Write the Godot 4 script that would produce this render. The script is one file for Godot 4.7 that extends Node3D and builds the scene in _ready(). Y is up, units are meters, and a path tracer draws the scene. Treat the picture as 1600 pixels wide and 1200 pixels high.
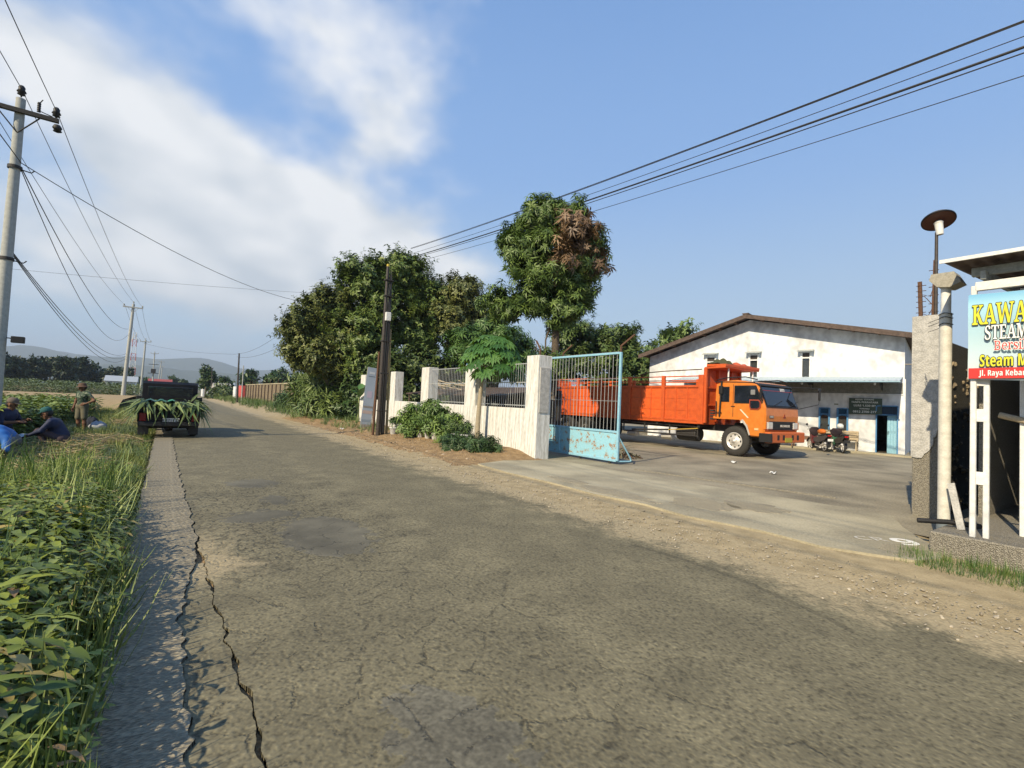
extends Node3D
# A village road beside a warehouse yard. World frame: the road runs along -Z, y up, metres.

class MB:
	var v := PackedVector3Array()
	var n := PackedVector3Array()
	var uv := PackedVector2Array()
	var c := PackedColorArray()
	var ix := PackedInt32Array()
	var col := Color(1, 1, 1)
	func tri(a: Vector3, b: Vector3, d: Vector3) -> MB:
		var m := (d - a).cross(b - a).normalized()
		var k := v.size()
		v.append(a); v.append(b); v.append(d)
		for i in 3:
			n.append(m); c.append(col); ix.append(k + i)
		uv.append(Vector2(0, 0)); uv.append(Vector2(1, 0)); uv.append(Vector2(1, 1))
		return self
	func quad(a: Vector3, b: Vector3, d: Vector3, e: Vector3) -> MB:
		var m := (d - a).cross(b - a).normalized()
		var k := v.size()
		v.append(a); v.append(b); v.append(d); v.append(e)
		for i in 4:
			n.append(m); c.append(col)
		uv.append(Vector2(0, 0)); uv.append(Vector2(1, 0)); uv.append(Vector2(1, 1)); uv.append(Vector2(0, 1))
		for i in [0, 1, 2, 0, 2, 3]:
			ix.append(k + i)
		return self
	# a face turned so that its normal points away from the given inner point
	func face(p: Array, inner: Vector3) -> void:
		var m: Vector3 = (p[2] - p[0]).cross(p[1] - p[0])
		if m.dot(p[0] - inner) < 0.0:
			p.reverse()
		if p.size() == 3:
			tri(p[0], p[1], p[2])
		else:
			quad(p[0], p[1], p[2], p[3])
	func box(at: Vector3, size: Vector3, b := Basis(), bev := 0.0) -> MB:
		var h := size * 0.5
		bev = min(bev, 0.45 * min(size.x, min(size.y, size.z)))
		if bev <= 0.0:
			for ax in 3:
				for s in [-1.0, 1.0]:
					var p := []
					for q in [[-1, -1], [1, -1], [1, 1], [-1, 1]]:
						var t := Vector3()
						t[ax] = s * h[ax]
						t[(ax + 1) % 3] = q[0] * h[(ax + 1) % 3]
						t[(ax + 2) % 3] = q[1] * h[(ax + 2) % 3]
						p.append(at + b * t)
					face(p, at)
			return self
		var g := h - Vector3(bev, bev, bev)
		for ax in 3:
			var i1 := (ax + 1) % 3
			var i2 := (ax + 2) % 3
			for s in [-1.0, 1.0]:
				var p := []
				for q in [[-1, -1], [1, -1], [1, 1], [-1, 1]]:
					var t := Vector3()
					t[ax] = s * h[ax]; t[i1] = q[0] * g[i1]; t[i2] = q[1] * g[i2]
					p.append(at + b * t)
				face(p, at)
			for s1 in [-1.0, 1.0]:
				for s2 in [-1.0, 1.0]:
					var p := []
					for e in [[-1, 0], [1, 0], [1, 1], [-1, 1]]:
						var t := Vector3()
						t[ax] = e[0] * g[ax]
						t[i1] = s1 * (h[i1] if e[1] == 0 else g[i1])
						t[i2] = s2 * (g[i2] if e[1] == 0 else h[i2])
						p.append(at + b * t)
					face(p, at)
		for sx in [-1.0, 1.0]:
			for sy in [-1.0, 1.0]:
				for sz in [-1.0, 1.0]:
					face([at + b * Vector3(sx * h.x, sy * g.y, sz * g.z), at + b * Vector3(sx * g.x, sy * h.y, sz * g.z), at + b * Vector3(sx * g.x, sy * g.y, sz * h.z)], at)
		return self
	# a bar of rectangular section between two points
	func bar(p: Vector3, q: Vector3, w: float, d: float, bev := 0.0) -> MB:
		var z := (q - p).normalized()
		var x := Vector3.UP.cross(z) if abs(z.y) < 0.95 else Vector3.RIGHT.cross(z)
		x = x.normalized()
		return box((p + q) * 0.5, Vector3(w, d, (q - p).length()), Basis(x, z.cross(x), z), bev)
	func tube(p: PackedVector3Array, r: PackedFloat32Array, sides := 8, caps := true) -> MB:
		var k0 := v.size()
		var x := Vector3()
		for i in p.size():
			var t := (p[min(i + 1, p.size() - 1)] - p[max(i - 1, 0)]).normalized()
			if i == 0:
				x = (Vector3.UP if abs(t.y) < 0.9 else Vector3.RIGHT).cross(t).normalized()
			else:
				x = (x - t * x.dot(t)).normalized()
			var y := t.cross(x)
			for s in sides + 1:
				var a := TAU * s / sides
				var m := x * cos(a) + y * sin(a)
				v.append(p[i] + m * r[min(i, r.size() - 1)]); n.append(m); c.append(col); uv.append(Vector2(float(s) / sides, i))
		var w := sides + 1
		for i in p.size() - 1:
			for s in sides:
				var a := k0 + i * w + s
				for j in [a, a + w, a + 1, a + 1, a + w, a + w + 1]:
					ix.append(j)
		if caps:
			for e in [0, p.size() - 1]:
				var t: Vector3 = (p[1] - p[0]).normalized() * -1.0 if e == 0 else (p[e] - p[e - 1]).normalized()
				var k := v.size()
				v.append(p[e]); n.append(t); c.append(col); uv.append(Vector2())
				for s in sides + 1:
					v.append(v[k0 + e * w + s]); n.append(t); c.append(col); uv.append(Vector2())
				for s in sides:
					if e == 0:
						ix.append(k); ix.append(k + 1 + s); ix.append(k + 2 + s)
					else:
						ix.append(k); ix.append(k + 2 + s); ix.append(k + 1 + s)
		return self
	func rod(p: Vector3, q: Vector3, r: float, r2 := -1.0, sides := 8) -> MB:
		return tube(PackedVector3Array([p, q]), PackedFloat32Array([r, r if r2 < 0 else r2]), sides)
	# profile of (radius, height) turned round the y axis of t
	func lathe(pr: Array, seg := 24, t := Transform3D(), sharp := true) -> MB:
		for i in pr.size() - 1:
			var a: Vector2 = pr[i]
			var b: Vector2 = pr[i + 1]
			var dn := Vector2(b.y - a.y, a.x - b.x).normalized()
			var na := dn
			var nb := dn
			if not sharp:
				if i > 0:
					var z: Vector2 = pr[i - 1]
					na = (dn + Vector2(a.y - z.y, z.x - a.x).normalized()).normalized()
				if i < pr.size() - 2:
					var z: Vector2 = pr[i + 2]
					nb = (dn + Vector2(z.y - b.y, b.x - z.x).normalized()).normalized()
			var k := v.size()
			for s in seg + 1:
				var an := TAU * s / seg
				var cs := cos(an)
				var sn := sin(an)
				v.append(t * Vector3(a.x * cs, a.y, a.x * sn)); n.append((t.basis * Vector3(na.x * cs, na.y, na.x * sn)).normalized())
				v.append(t * Vector3(b.x * cs, b.y, b.x * sn)); n.append((t.basis * Vector3(nb.x * cs, nb.y, nb.x * sn)).normalized())
				c.append(col); c.append(col); uv.append(Vector2()); uv.append(Vector2())
			for s in seg:
				var q := k + s * 2
				for j in [q, q + 2, q + 1, q + 2, q + 3, q + 1]:
					ix.append(j)
		return self
	# outline (x, y) pushed out along z from z0 to z1
	func prism(o: PackedVector2Array, z0: float, z1: float, t := Transform3D()) -> MB:
		var mid := Vector2()
		var area := 0.0
		for i in o.size():
			mid += o[i] / o.size()
			area += o[i].cross(o[(i + 1) % o.size()])
		var ti := Geometry2D.triangulate_polygon(o)
		for k in range(0, ti.size(), 3):
			var a := o[ti[k]]
			var b := o[ti[k + 1]]
			var d := o[ti[k + 2]]
			if (b - a).cross(d - a) < 0:
				var s := b
				b = d; d = s
			tri(t * Vector3(a.x, a.y, z1), t * Vector3(d.x, d.y, z1), t * Vector3(b.x, b.y, z1))
			tri(t * Vector3(a.x, a.y, z0), t * Vector3(b.x, b.y, z0), t * Vector3(d.x, d.y, z0))
		for i in o.size():
			var a := o[i]
			var b := o[(i + 1) % o.size()]
			if area < 0:
				var s := a
				a = b; b = s
			quad(t * Vector3(a.x, a.y, z0), t * Vector3(a.x, a.y, z1), t * Vector3(b.x, b.y, z1), t * Vector3(b.x, b.y, z0))
		return self
	# a sheet f(i/nx, j/ny) -> point, smooth
	func sheet(nx: int, ny: int, f: Callable) -> MB:
		var k := v.size()
		for j in ny + 1:
			for i in nx + 1:
				v.append(f.call(float(i) / nx, float(j) / ny)); c.append(col); uv.append(Vector2(float(i) / nx, float(j) / ny)); n.append(Vector3.UP)
		var w := nx + 1
		for j in ny + 1:
			for i in w:
				var a := v[k + j * w + max(i - 1, 0)]
				var b := v[k + j * w + min(i + 1, nx)]
				var d := v[k + max(j - 1, 0) * w + i]
				var e := v[k + min(j + 1, ny) * w + i]
				n[k + j * w + i] = (e - d).cross(b - a).normalized()
		for j in ny:
			for i in nx:
				var q := k + j * w + i
				for z in [q, q + 1, q + w, q + 1, q + w + 1, q + w]:
					ix.append(z)
		return self
	# one leaf: a folded blade, four or eight faces
	func leaf(at: Vector3, dir: Vector3, up: Vector3, len: float, wid: float, droop := 0.2, fine := false) -> MB:
		dir = dir.normalized()
		var side := dir.cross(up).normalized()
		var u := side.cross(dir).normalized()
		var ts := [0.0, 0.3, 0.65, 1.0] if fine else [0.0, 0.42, 1.0]
		var ws := [0.0, 1.0, 0.75, 0.0] if fine else [0.0, 1.0, 0.0]
		var k := v.size()
		for i in ts.size():
			var t: float = ts[i]
			var m := at + dir * len * t - u * droop * len * t * t
			var h: float = wid * 0.5 * ws[i]
			for s in [-1.0, 0.0, 1.0]:
				v.append(m + side * h * s + u * (abs(s) * h * 0.35))
				n.append((u + side * (-0.3 * s) + dir * (droop * t)).normalized())
				c.append(col); uv.append(Vector2(s * 0.5 + 0.5, t))
		for i in ts.size() - 1:
			for s in 2:
				var a := k + i * 3 + s
				for z in [a, a + 3, a + 1, a + 1, a + 3, a + 4]:
					ix.append(z)
		return self
	func mesh(m: Material = null) -> ArrayMesh:
		var a := []
		a.resize(Mesh.ARRAY_MAX)
		a[Mesh.ARRAY_VERTEX] = v; a[Mesh.ARRAY_NORMAL] = n; a[Mesh.ARRAY_TEX_UV] = uv; a[Mesh.ARRAY_COLOR] = c; a[Mesh.ARRAY_INDEX] = ix
		var r := ArrayMesh.new()
		r.add_surface_from_arrays(Mesh.PRIMITIVE_TRIANGLES, a)
		if m:
			r.surface_set_material(0, m)
		return r

var used := {}
var M := {}
var rng := RandomNumberGenerator.new()

func numbered(s: String) -> String:
	var k: int = used.get(s, -1) + 1
	used[s] = k
	return s if k == 0 else "%s_%03d" % [s, k]
func tag(o: Node, label := "", category := "", group := "", kind := "") -> Node:
	if label: o.set_meta("label", label)
	if category: o.set_meta("category", category)
	if group: o.set_meta("group", group)
	if kind: o.set_meta("kind", kind)
	return o
func thing(called: String, label: String, category: String, at := Vector3.ZERO, turn := 0.0, group := "") -> Node3D:
	var o := Node3D.new()
	o.name = numbered(called)
	add_child(o)
	o.position = at
	o.rotation.y = turn
	tag(o, label, category, group)
	return o
func show_mesh(m: Mesh, called: String, mat: Material, parent: Node = null, xf := Transform3D()) -> MeshInstance3D:
	var o := MeshInstance3D.new()
	o.mesh = m
	if mat: o.material_override = mat
	o.transform = xf
	if parent == null:
		o.name = numbered(called)
		add_child(o)
	else:
		o.name = called
		parent.add_child(o, true)
	return o
func put(b: MB, called: String, mat: Material, parent: Node = null, xf := Transform3D()) -> MeshInstance3D:
	return show_mesh(b.mesh(), called, mat, parent, xf)
func setting(b: MB, called: String, mat: Material) -> MeshInstance3D:
	var o := put(b, called, mat)
	o.set_meta("kind", "structure")
	return o
func scatter(called: String, mesh: Mesh, mat: Material, xs: Array, cols: Array, parent: Node = null) -> MultiMeshInstance3D:
	var mm := MultiMesh.new()
	mm.transform_format = MultiMesh.TRANSFORM_3D
	mm.use_colors = true
	mm.mesh = mesh
	mm.instance_count = xs.size()
	for i in xs.size():
		mm.set_instance_transform(i, xs[i])
		mm.set_instance_color(i, cols[i % cols.size()])
	var o := MultiMeshInstance3D.new()
	o.multimesh = mm
	o.material_override = mat
	if parent == null:
		o.name = numbered(called)
		add_child(o)
	else:
		o.name = called
		parent.add_child(o, true)
		o.set_meta("kind", "stuff")
	return o

# ---- materials: colours are given as linear reflectances
func lin(r: float, g: float, b: float) -> Color:
	return Color(r, g, b).linear_to_srgb()
var noise_cache := {}
func noise_bytes(sd: int, freq: float, w: int, h: int, kind := 0, oct := 4, seamless := true) -> PackedByteArray:
	var key := "%d_%f_%d_%d_%d_%d" % [sd, freq, w, h, kind, oct]
	if not noise_cache.has(key):
		var f := FastNoiseLite.new()
		f.seed = sd
		f.frequency = freq
		f.noise_type = FastNoiseLite.TYPE_CELLULAR if kind == 2 else (FastNoiseLite.TYPE_VALUE if kind == 1 else FastNoiseLite.TYPE_SIMPLEX)
		if kind == 2:
			f.cellular_return_type = FastNoiseLite.RETURN_DISTANCE2_SUB
			f.cellular_jitter = 1.0
			f.fractal_type = FastNoiseLite.FRACTAL_NONE
			f.domain_warp_enabled = true
			f.domain_warp_amplitude = 0.35 / freq
			f.domain_warp_frequency = freq * 1.6
			f.domain_warp_fractal_octaves = 3
		else:
			f.fractal_octaves = oct
		var im := f.get_seamless_image(w, h) if seamless else f.get_image(w, h)
		im.convert(Image.FORMAT_L8)
		noise_cache[key] = im.get_data()
	return noise_cache[key]
# two colours mixed by fine and coarse noise
func mottle(lo: Color, hi: Color, sd: int, f1: float, f2: float, fine := 0.5, size := 512, con := 1.6) -> ImageTexture:
	var a := noise_bytes(sd, f1, size, size, 0, 3)
	var b := noise_bytes(sd + 7, f2, size, size, 0, 4)
	var lut := PackedByteArray()
	for i in 256:
		var t := clampf((i / 255.0 - 0.5) * con + 0.5, 0, 1)
		var q := lo.lerp(hi, t).linear_to_srgb()
		lut.append(int(q.r * 255)); lut.append(int(q.g * 255)); lut.append(int(q.b * 255))
	var o := PackedByteArray()
	o.resize(size * size * 3)
	var fi := int(fine * 256)
	for i in size * size:
		var k := ((a[i] * fi + b[i] * (256 - fi)) >> 8) * 3
		o[i * 3] = lut[k]; o[i * 3 + 1] = lut[k + 1]; o[i * 3 + 2] = lut[k + 2]
	return ImageTexture.create_from_image(Image.create_from_data(size, size, false, Image.FORMAT_RGB8, o))
func relief(sd: int, f: float, size := 512, kind := 0) -> ImageTexture:
	return ImageTexture.create_from_image(Image.create_from_data(size, size, false, Image.FORMAT_L8, noise_bytes(sd, f, size, size, kind, 4)))
func plain(col: Color, rough := 0.7, metal := 0.0) -> StandardMaterial3D:
	var m := StandardMaterial3D.new()
	m.albedo_color = lin(col.r, col.g, col.b)
	m.roughness = rough
	m.metallic = metal
	return m
func surf(lo: Color, hi: Color, rough: float, metres: float, sd: int, f1 := 0.06, f2 := 0.01, fine := 0.5, bump := 0.0, stretch := Vector3(1, 1, 1), con := 1.6, size := 256) -> StandardMaterial3D:
	var m := StandardMaterial3D.new()
	f1 *= 512.0 / size
	f2 *= 512.0 / size
	m.albedo_texture = mottle(lo, hi, sd, f1, f2, fine, size, con)
	m.roughness = rough
	m.uv1_triplanar = true
	m.uv1_scale = stretch / metres
	if bump > 0:
		m.heightmap_enabled = true
		m.heightmap_texture = relief(sd, f1, size)
		m.heightmap_scale = bump
	return m
func leafy(back := 0.5) -> StandardMaterial3D:
	var m := StandardMaterial3D.new()
	m.vertex_color_use_as_albedo = true
	m.roughness = 0.5
	m.cull_mode = BaseMaterial3D.CULL_DISABLED
	m.backlight_enabled = true
	m.backlight = Color(back * 0.8, back, back * 0.3)
	return m
func vcol(rough := 0.7) -> StandardMaterial3D:
	var m := StandardMaterial3D.new()
	m.vertex_color_use_as_albedo = true
	m.roughness = rough
	return m
func glass(tint: Color, alpha := 0.55) -> StandardMaterial3D:
	var m := plain(tint, 0.04)
	m.albedo_color.a = alpha
	m.transparency = BaseMaterial3D.TRANSPARENCY_ALPHA
	m.metallic_specular = 0.6
	return m
func rnd(a: float, b: float) -> float:
	return rng.randf_range(a, b)
func dirv() -> Vector3:
	var z := rnd(-1, 1)
	var a := rnd(0, TAU)
	return Vector3(sqrt(1 - z * z) * cos(a), z, sqrt(1 - z * z) * sin(a))
func text(s: String, size: float, depth: float, mat: Material, parent: Node, xf: Transform3D, fat := false, serif := false, called := "lettering", wide := 0.0) -> MeshInstance3D:
	var t := TextMesh.new()
	var f := SystemFont.new()
	f.font_names = PackedStringArray(["Droid Serif" if serif else "Droid Sans"])
	if fat:
		f.font_weight = 800
	t.font = f
	t.text = s
	t.font_size = 64
	t.pixel_size = size / 46.0
	t.depth = depth
	t.curve_step = 1.0
	if wide > 0.0:   # set flush left and drawn out to a given width
		t.horizontal_alignment = HORIZONTAL_ALIGNMENT_LEFT
		var bb := t.get_aabb()
		xf.basis = xf.basis.scaled_local(Vector3(wide / bb.size.x, 1, 1))
	return show_mesh(t, called, mat, parent, xf)

func strip_edge(z: float) -> float:   # right edge of the concrete strip
	var t := smoothstep(-6.0, -3.6, z)
	return lerpf(crack_x(z), 0.16 + 0.05 * nz.get_noise_1d(z * 60.0) + 0.035 * nz.get_noise_1d(z * 110.0), t)
func crack_x(z: float) -> float:
	var b := 0.21 + 0.30 * exp(z / 6.5)
	if z < -16.0:
		b = 0.24
	return b + 0.045 * nz.get_noise_1d(z * 42.0) + 0.012 * nz.get_noise_1d(z * 110.0)
var nz := FastNoiseLite.new()

func sky_panorama() -> ImageTexture:
	var w := 1536
	var h := 768
	var d := PackedFloat32Array()
	d.resize(w * h * 3)
	var f := FastNoiseLite.new()
	f.seed = 11; f.frequency = 1.0; f.fractal_octaves = 5; f.fractal_gain = 0.52
	var g := FastNoiseLite.new()
	g.seed = 5; g.frequency = 1.0; g.fractal_octaves = 2
	var zen := Color(0.105, 0.245, 0.56)
	var mid := Color(0.25, 0.435, 0.775)
	var hor := Color(0.46, 0.63, 0.80)
	# cloud masses: azimuth from -Z towards +X, elevation, half widths along and across, tilt, all in degrees; round the whole horizon
	var masses := [[-4.0, 24.0, 13.0, 5.0, -0.25, 1.15], [4.0, 18.5, 14.0, 6.0, -0.2, 1.2], [20.0, 16.5, 12.0, 4.5, -0.1, 1.0], [12.0, 35.0, 10.0, 6.0, 0.2, 0.72], [21.0, 29.0, 6.0, 5.0, 0.6, 0.62], [14.0, 23.0, 8.0, 4.0, 0.5, 0.45], [-2.0, 11.0, 22.0, 5.0, 0.0, 0.9], [15.0, 10.0, 14.0, 4.0, 0.1, 0.85],
		[-40.0, 21.0, 18.0, 6.0, 0.1, 1.0], [-75.0, 27.0, 16.0, 7.0, -0.2, 1.0], [-70.0, 14.0, 22.0, 4.0, 0.1, 0.8], [-115.0, 18.0, 18.0, 5.0, 0.1, 0.9], [-155.0, 26.0, 17.0, 6.0, -0.2, 0.9], [165.0, 14.0, 22.0, 5.0, 0.1, 0.9], [125.0, 33.0, 15.0, 5.0, 0.3, 0.6]]
	for j in h:
		var el := PI * (0.5 - (j + 0.5) / h)
		var eld := rad_to_deg(el)
		if eld < -1.5:
			for i in w:
				var k := (j * w + i) * 3
				d[k] = 0.125; d[k + 1] = 0.13; d[k + 2] = 0.115
			continue
		var t := clampf(eld / 90.0, 0, 1)
		var base := hor.lerp(mid, smoothstep(0.04, 0.30, t)).lerp(zen, smoothstep(0.2, 0.7, t))
		for i in w:
			var ph := TAU * (i + 0.5) / w - PI / 2
			var x := cos(ph)
			var z := sin(ph)
			var az := rad_to_deg(atan2(x, -z))
			var c := 0.0
			if eld < 62.0:
				for m in masses:
					var da: float = wrapf(az - m[0], -180.0, 180.0) * cos(el)
					if absf(da) > m[2] * 2.6:
						continue
					var de: float = eld - m[1] - m[4] * da
					var q: float = (da / m[2]) * (da / m[2]) + (de / m[3]) * (de / m[3])
					if q < 6.0:
						c += m[5] * exp(-q)
			# a low bank of grey cloud near the horizon, thinner to the east
			c += 0.78 * smoothstep(7.0, 1.0, eld) * (0.62 + 0.38 * cos(deg_to_rad(az + 30.0)))
			var col := base
			if c > 0.02:
				var p := Vector3(x * cos(el), sin(el) * 1.7, z * cos(el))
				var n := f.get_noise_3dv(p * 3.2)
				var n2 := f.get_noise_3dv(p * 9.0 + Vector3(4, 1, 2))
				var dens := clampf(c * 1.05 - 0.16 + 0.60 * n + 0.30 * n2, 0, 1)
				dens = smoothstep(0.0, 1.1, dens)
				var lit := clampf(0.62 + 0.9 * g.get_noise_3dv(p * 6.0 + Vector3(9, 3, 0)) + 0.35 * n2 + (eld - 14.0) * 0.012, 0, 1)
				var cc := Color(0.60, 0.655, 0.72).lerp(Color(0.88, 0.895, 0.915), lit)
				cc = cc.lerp(Color(0.46, 0.54, 0.62), smoothstep(10.0, 2.0, eld) * 0.75)
				col = base.lerp(cc, dens)
			var k := (j * w + i) * 3
			d[k] = col.r * 0.80; d[k + 1] = col.g * 0.80; d[k + 2] = col.b * 0.80
	return ImageTexture.create_from_image(Image.create_from_data(w, h, false, Image.FORMAT_RGBF, d.to_byte_array()))

func road_maps(w: int, h: int, near: bool) -> Array:
	# 5.12 m across (x 0 .. 5.12), 10.24 m along; grain, cracks, repairs and the sand that has blown over the right edge
	var mpp := 5.12 / w
	var s := 0.005 / mpp
	var n1 := noise_bytes(21, 0.30 / s if near else 0.45, w, h, 1, 2, not near)
	var n2 := noise_bytes(22, 0.006 / s, w, h, 0, 5, not near)
	var c1 := noise_bytes(23, 0.0155 / s, w, h, 2, 1, not near)
	var c2 := noise_bytes(24, 0.06 / s, w, h, 2, 1, not near)
	var n3 := noise_bytes(25, 0.03 / s, w, h, 0, 4, not near)
	var a := PackedByteArray()
	var b := PackedByteArray()
	a.resize(w * h * 3)
	b.resize(w * h)
	# repairs: x, z, half sizes, darkness
	var rep := [[1.48, -5.42, 0.44, 0.82, 0.88], [1.0, -6.55, 0.40, 0.30, 0.74], [1.31, -7.42, 0.17, 0.36, 0.79], [1.22, -8.9, 0.34, 0.42, 0.91], [1.12, -1.90, 0.26, 0.45, 0.90]]
	var lut := PackedByteArray()
	for i in 1024:
		lut.append(int(Color(i / 2047.0, 0, 0).linear_to_srgb().r * 255.0))
	for j in h:
		var z := 0.6 - (j + 0.5) * mpp
		for i in w:
			var x := (i + 0.5) * mpp
			var k := j * w + i
			var coarse := (n2[k] - 128) / 128.0
			var wob := (n3[k] - 128) / 128.0
			var g := n1[k] / 255.0
			var hh := 120.0 + 90.0 * (g - 0.5)
			var l := 0.138 * (0.66 + 0.70 * g) * (1.0 + 0.20 * coarse)
			l *= 1.0 + 0.07 * cos((x - 0.55) * TAU / 1.75) * (0.6 + coarse)   # lanes worn by tyres
			if g < 0.36:   # pits between the stones
				l *= 0.45 + 1.5 * g
			elif g > 0.74:   # bare stones
				l *= 1.0 + 1.3 * (g - 0.74)
			var rr := 1.13
			var bb := 0.60
			var smooth_ := 0.0
			if near:
				for q in (rep if x < 2.3 else []):
					var dx: float = (x - q[0] + 0.12 * wob + 0.05 * coarse) / q[2]
					var dz: float = (z - q[1] + 0.16 * wob) / q[3]
					var e := dx * dx + dz * dz
					if e < 1.0:
						smooth_ = minf((1.0 - e) * 6.0, 1.0)
						l = lerpf(l, 0.120 * q[4] * ((0.9 + 0.2 * g) if q[4] != 0.90 else (0.55 + 1.1 * g)) * (1.0 + 0.35 * coarse), smooth_)
						rr = 1.08; bb = 0.72
						hh = lerpf(hh, 128.0 + 20.0 * (g - 0.5), smooth_)
				# the cracked left side of the carriageway
				var big := 0.0 if x > 3.6 else smoothstep(2.9, 1.7, x + 0.5 * coarse) * smoothstep(-6.2, -4.2, z + 0.7 * wob)
				var craze := 0.0 if x > 3.4 else smoothstep(2.6, 1.5, x + 0.6 * coarse) * smoothstep(-10.5, -8.0, z) * smoothstep(-3.9, -4.9, z + 0.5 * wob) * (1.0 - smooth_)
				if c1[k] < 11 and big > 0.12:
					var q := (1.0 - c1[k] / 11.0) * minf(1.0, big * 1.6) * (0.55 + 0.45 * g) * clampf(0.55 + 1.6 * wob + 0.5 * coarse, 0.0, 1.0)
					l *= 1.0 - 0.75 * q
					hh -= 110.0 * q
				if c2[k] < 60 and craze > 0.1:
					var q := (1.0 - c2[k] / 60.0) * craze * clampf(0.65 + 1.4 * wob, 0.0, 1.0)
					l *= 1.0 - 0.62 * q
					hh -= 90.0 * q
				# a long tyre scar
				var scar := 4.34 - 0.14 * (z + 2.9) * (z + 2.9)
				if absf(x - scar) < 0.035 + 0.02 * wob and z > -3.6 and z < -1.4:
					l *= 0.72
					hh -= 14.0
			elif c1[k] < 10 and n2[k] > 150:
				l *= 0.7
				hh -= 40.0
			# sand over the edges
			var sand := smoothstep(4.25, 4.95, x + 0.32 * coarse + 0.22 * wob + 0.18 * (g - 0.5))
			sand = maxf(sand, 0.85 * smoothstep(0.75, 0.40, x + 0.2 * coarse + 0.12 * wob) * smoothstep(-6.5, -5.2, z) * smoothstep(-4.2, -4.8, z) if near else 0.0)
			var r := l * rr
			var gg := l
			var bl := l * bb
			if sand > 0.0:
				var ln := 0.29 * (0.7 + 0.6 * g)
				r = lerpf(r, ln * 1.22, sand); gg = lerpf(gg, ln * 1.0, sand); bl = lerpf(bl, ln * 0.60, sand)
			a[k * 3] = lut[mini(1023, int(r * 2047.0))]
			a[k * 3 + 1] = lut[mini(1023, int(gg * 2047.0))]
			a[k * 3 + 2] = lut[mini(1023, int(bl * 2047.0))]
			b[k] = clampi(int(hh), 0, 255)
	return [ImageTexture.create_from_image(Image.create_from_data(w, h, false, Image.FORMAT_RGB8, a)), ImageTexture.create_from_image(Image.create_from_data(w, h, false, Image.FORMAT_L8, b))]

func road_mat(maps: Array) -> StandardMaterial3D:
	var m := StandardMaterial3D.new()
	m.albedo_texture = maps[0]
	m.roughness = 0.88
	m.heightmap_enabled = true
	m.heightmap_texture = maps[1]
	m.heightmap_scale = 1.6
	return m
# a strip of road surface between two edge functions, with turned-down sides; UV in the road map's frame
func road_piece(x0: Callable, x1: Callable, z0: float, z1: float, step: float, cols: int, y: float) -> MB:
	var b := MB.new()
	var rows := int(ceil((z0 - z1) / step))
	var w := cols + 3
	for j in rows + 1:
		var z := lerpf(z0, z1, float(j) / rows)
		var a: float = x0.call(z)
		var e: float = x1.call(z)
		for i in w:
			var t := clampf(float(i - 1) / cols, 0, 1)
			var x := lerpf(a, e, t)
			var down := 0.07 if i == 0 or i == w - 1 else 0.0
			b.v.append(Vector3(x, y - down + 0.02 * sin(PI * clampf((x - 0.3) / 4.4, 0, 1)), z))
			b.n.append(Vector3.UP)
			b.c.append(Color.WHITE)
			b.uv.append(Vector2(x / 5.12, (0.6 - z) / 10.24))
	for j in rows:
		for i in w - 1:
			var q := j * w + i
			for k in [q, q + w, q + 1, q + 1, q + w, q + w + 1]:
				b.ix.append(k)
	return b

func _ready() -> void:
	rng.seed = 4
	nz.seed = 3
	nz.frequency = 0.05
	# ---- camera: a phone held at 1.5 m, tilted a little
	var cam := Camera3D.new()
	cam.name = "camera"
	add_child(cam)
	cam.transform = Transform3D(Basis(Vector3(0.81428788, 0.04491952, 0.57872056), Vector3(-0.05945844, 0.99821165, 0.00618104), Vector3(-0.57740795, -0.03944297, 0.81550249)).orthonormalized(), Vector3(0, 1.5, 0))
	cam.fov = 76.57
	cam.far = 12000.0
	# ---- sky, sun, exposure
	var we := WorldEnvironment.new()
	we.name = "world"
	var e := Environment.new()
	e.background_mode = Environment.BG_SKY
	var sky := Sky.new()
	var pm := PanoramaSkyMaterial.new()
	pm.panorama = sky_panorama()
	sky.sky_material = pm
	e.sky = sky
	e.tonemap_mode = Environment.TONE_MAPPER_LINEAR
	e.tonemap_exposure = 1.36
	e.sdfgi_enabled = true
	e.ssao_enabled = true
	e.ssil_enabled = true
	e.fog_enabled = true
	e.fog_density = 0.00027
	e.fog_light_color = Color(0.80, 0.87, 0.95)
	we.environment = e
	add_child(we)
	var sun := DirectionalLight3D.new()
	sun.name = "sun"
	add_child(sun)
	sun.light_energy = 1.6
	sun.light_color = Color(1.0, 0.93, 0.80)
	sun.light_angular_distance = 0.5
	sun.shadow_enabled = true
	sun.look_at_from_position(Vector3(-0.786, 0.574, 0.229) * 50.0, Vector3.ZERO)
	make_materials()
	build_ground()
	build_wall()
	build_gate()
	build_kiosk()
	build_warehouse()
	build_truck()
	build_yard_things()
	build_poles()
	build_far()
	build_trees()
	build_bank_plants()
	build_pickup()
	build_people()
	build_verge()

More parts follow.
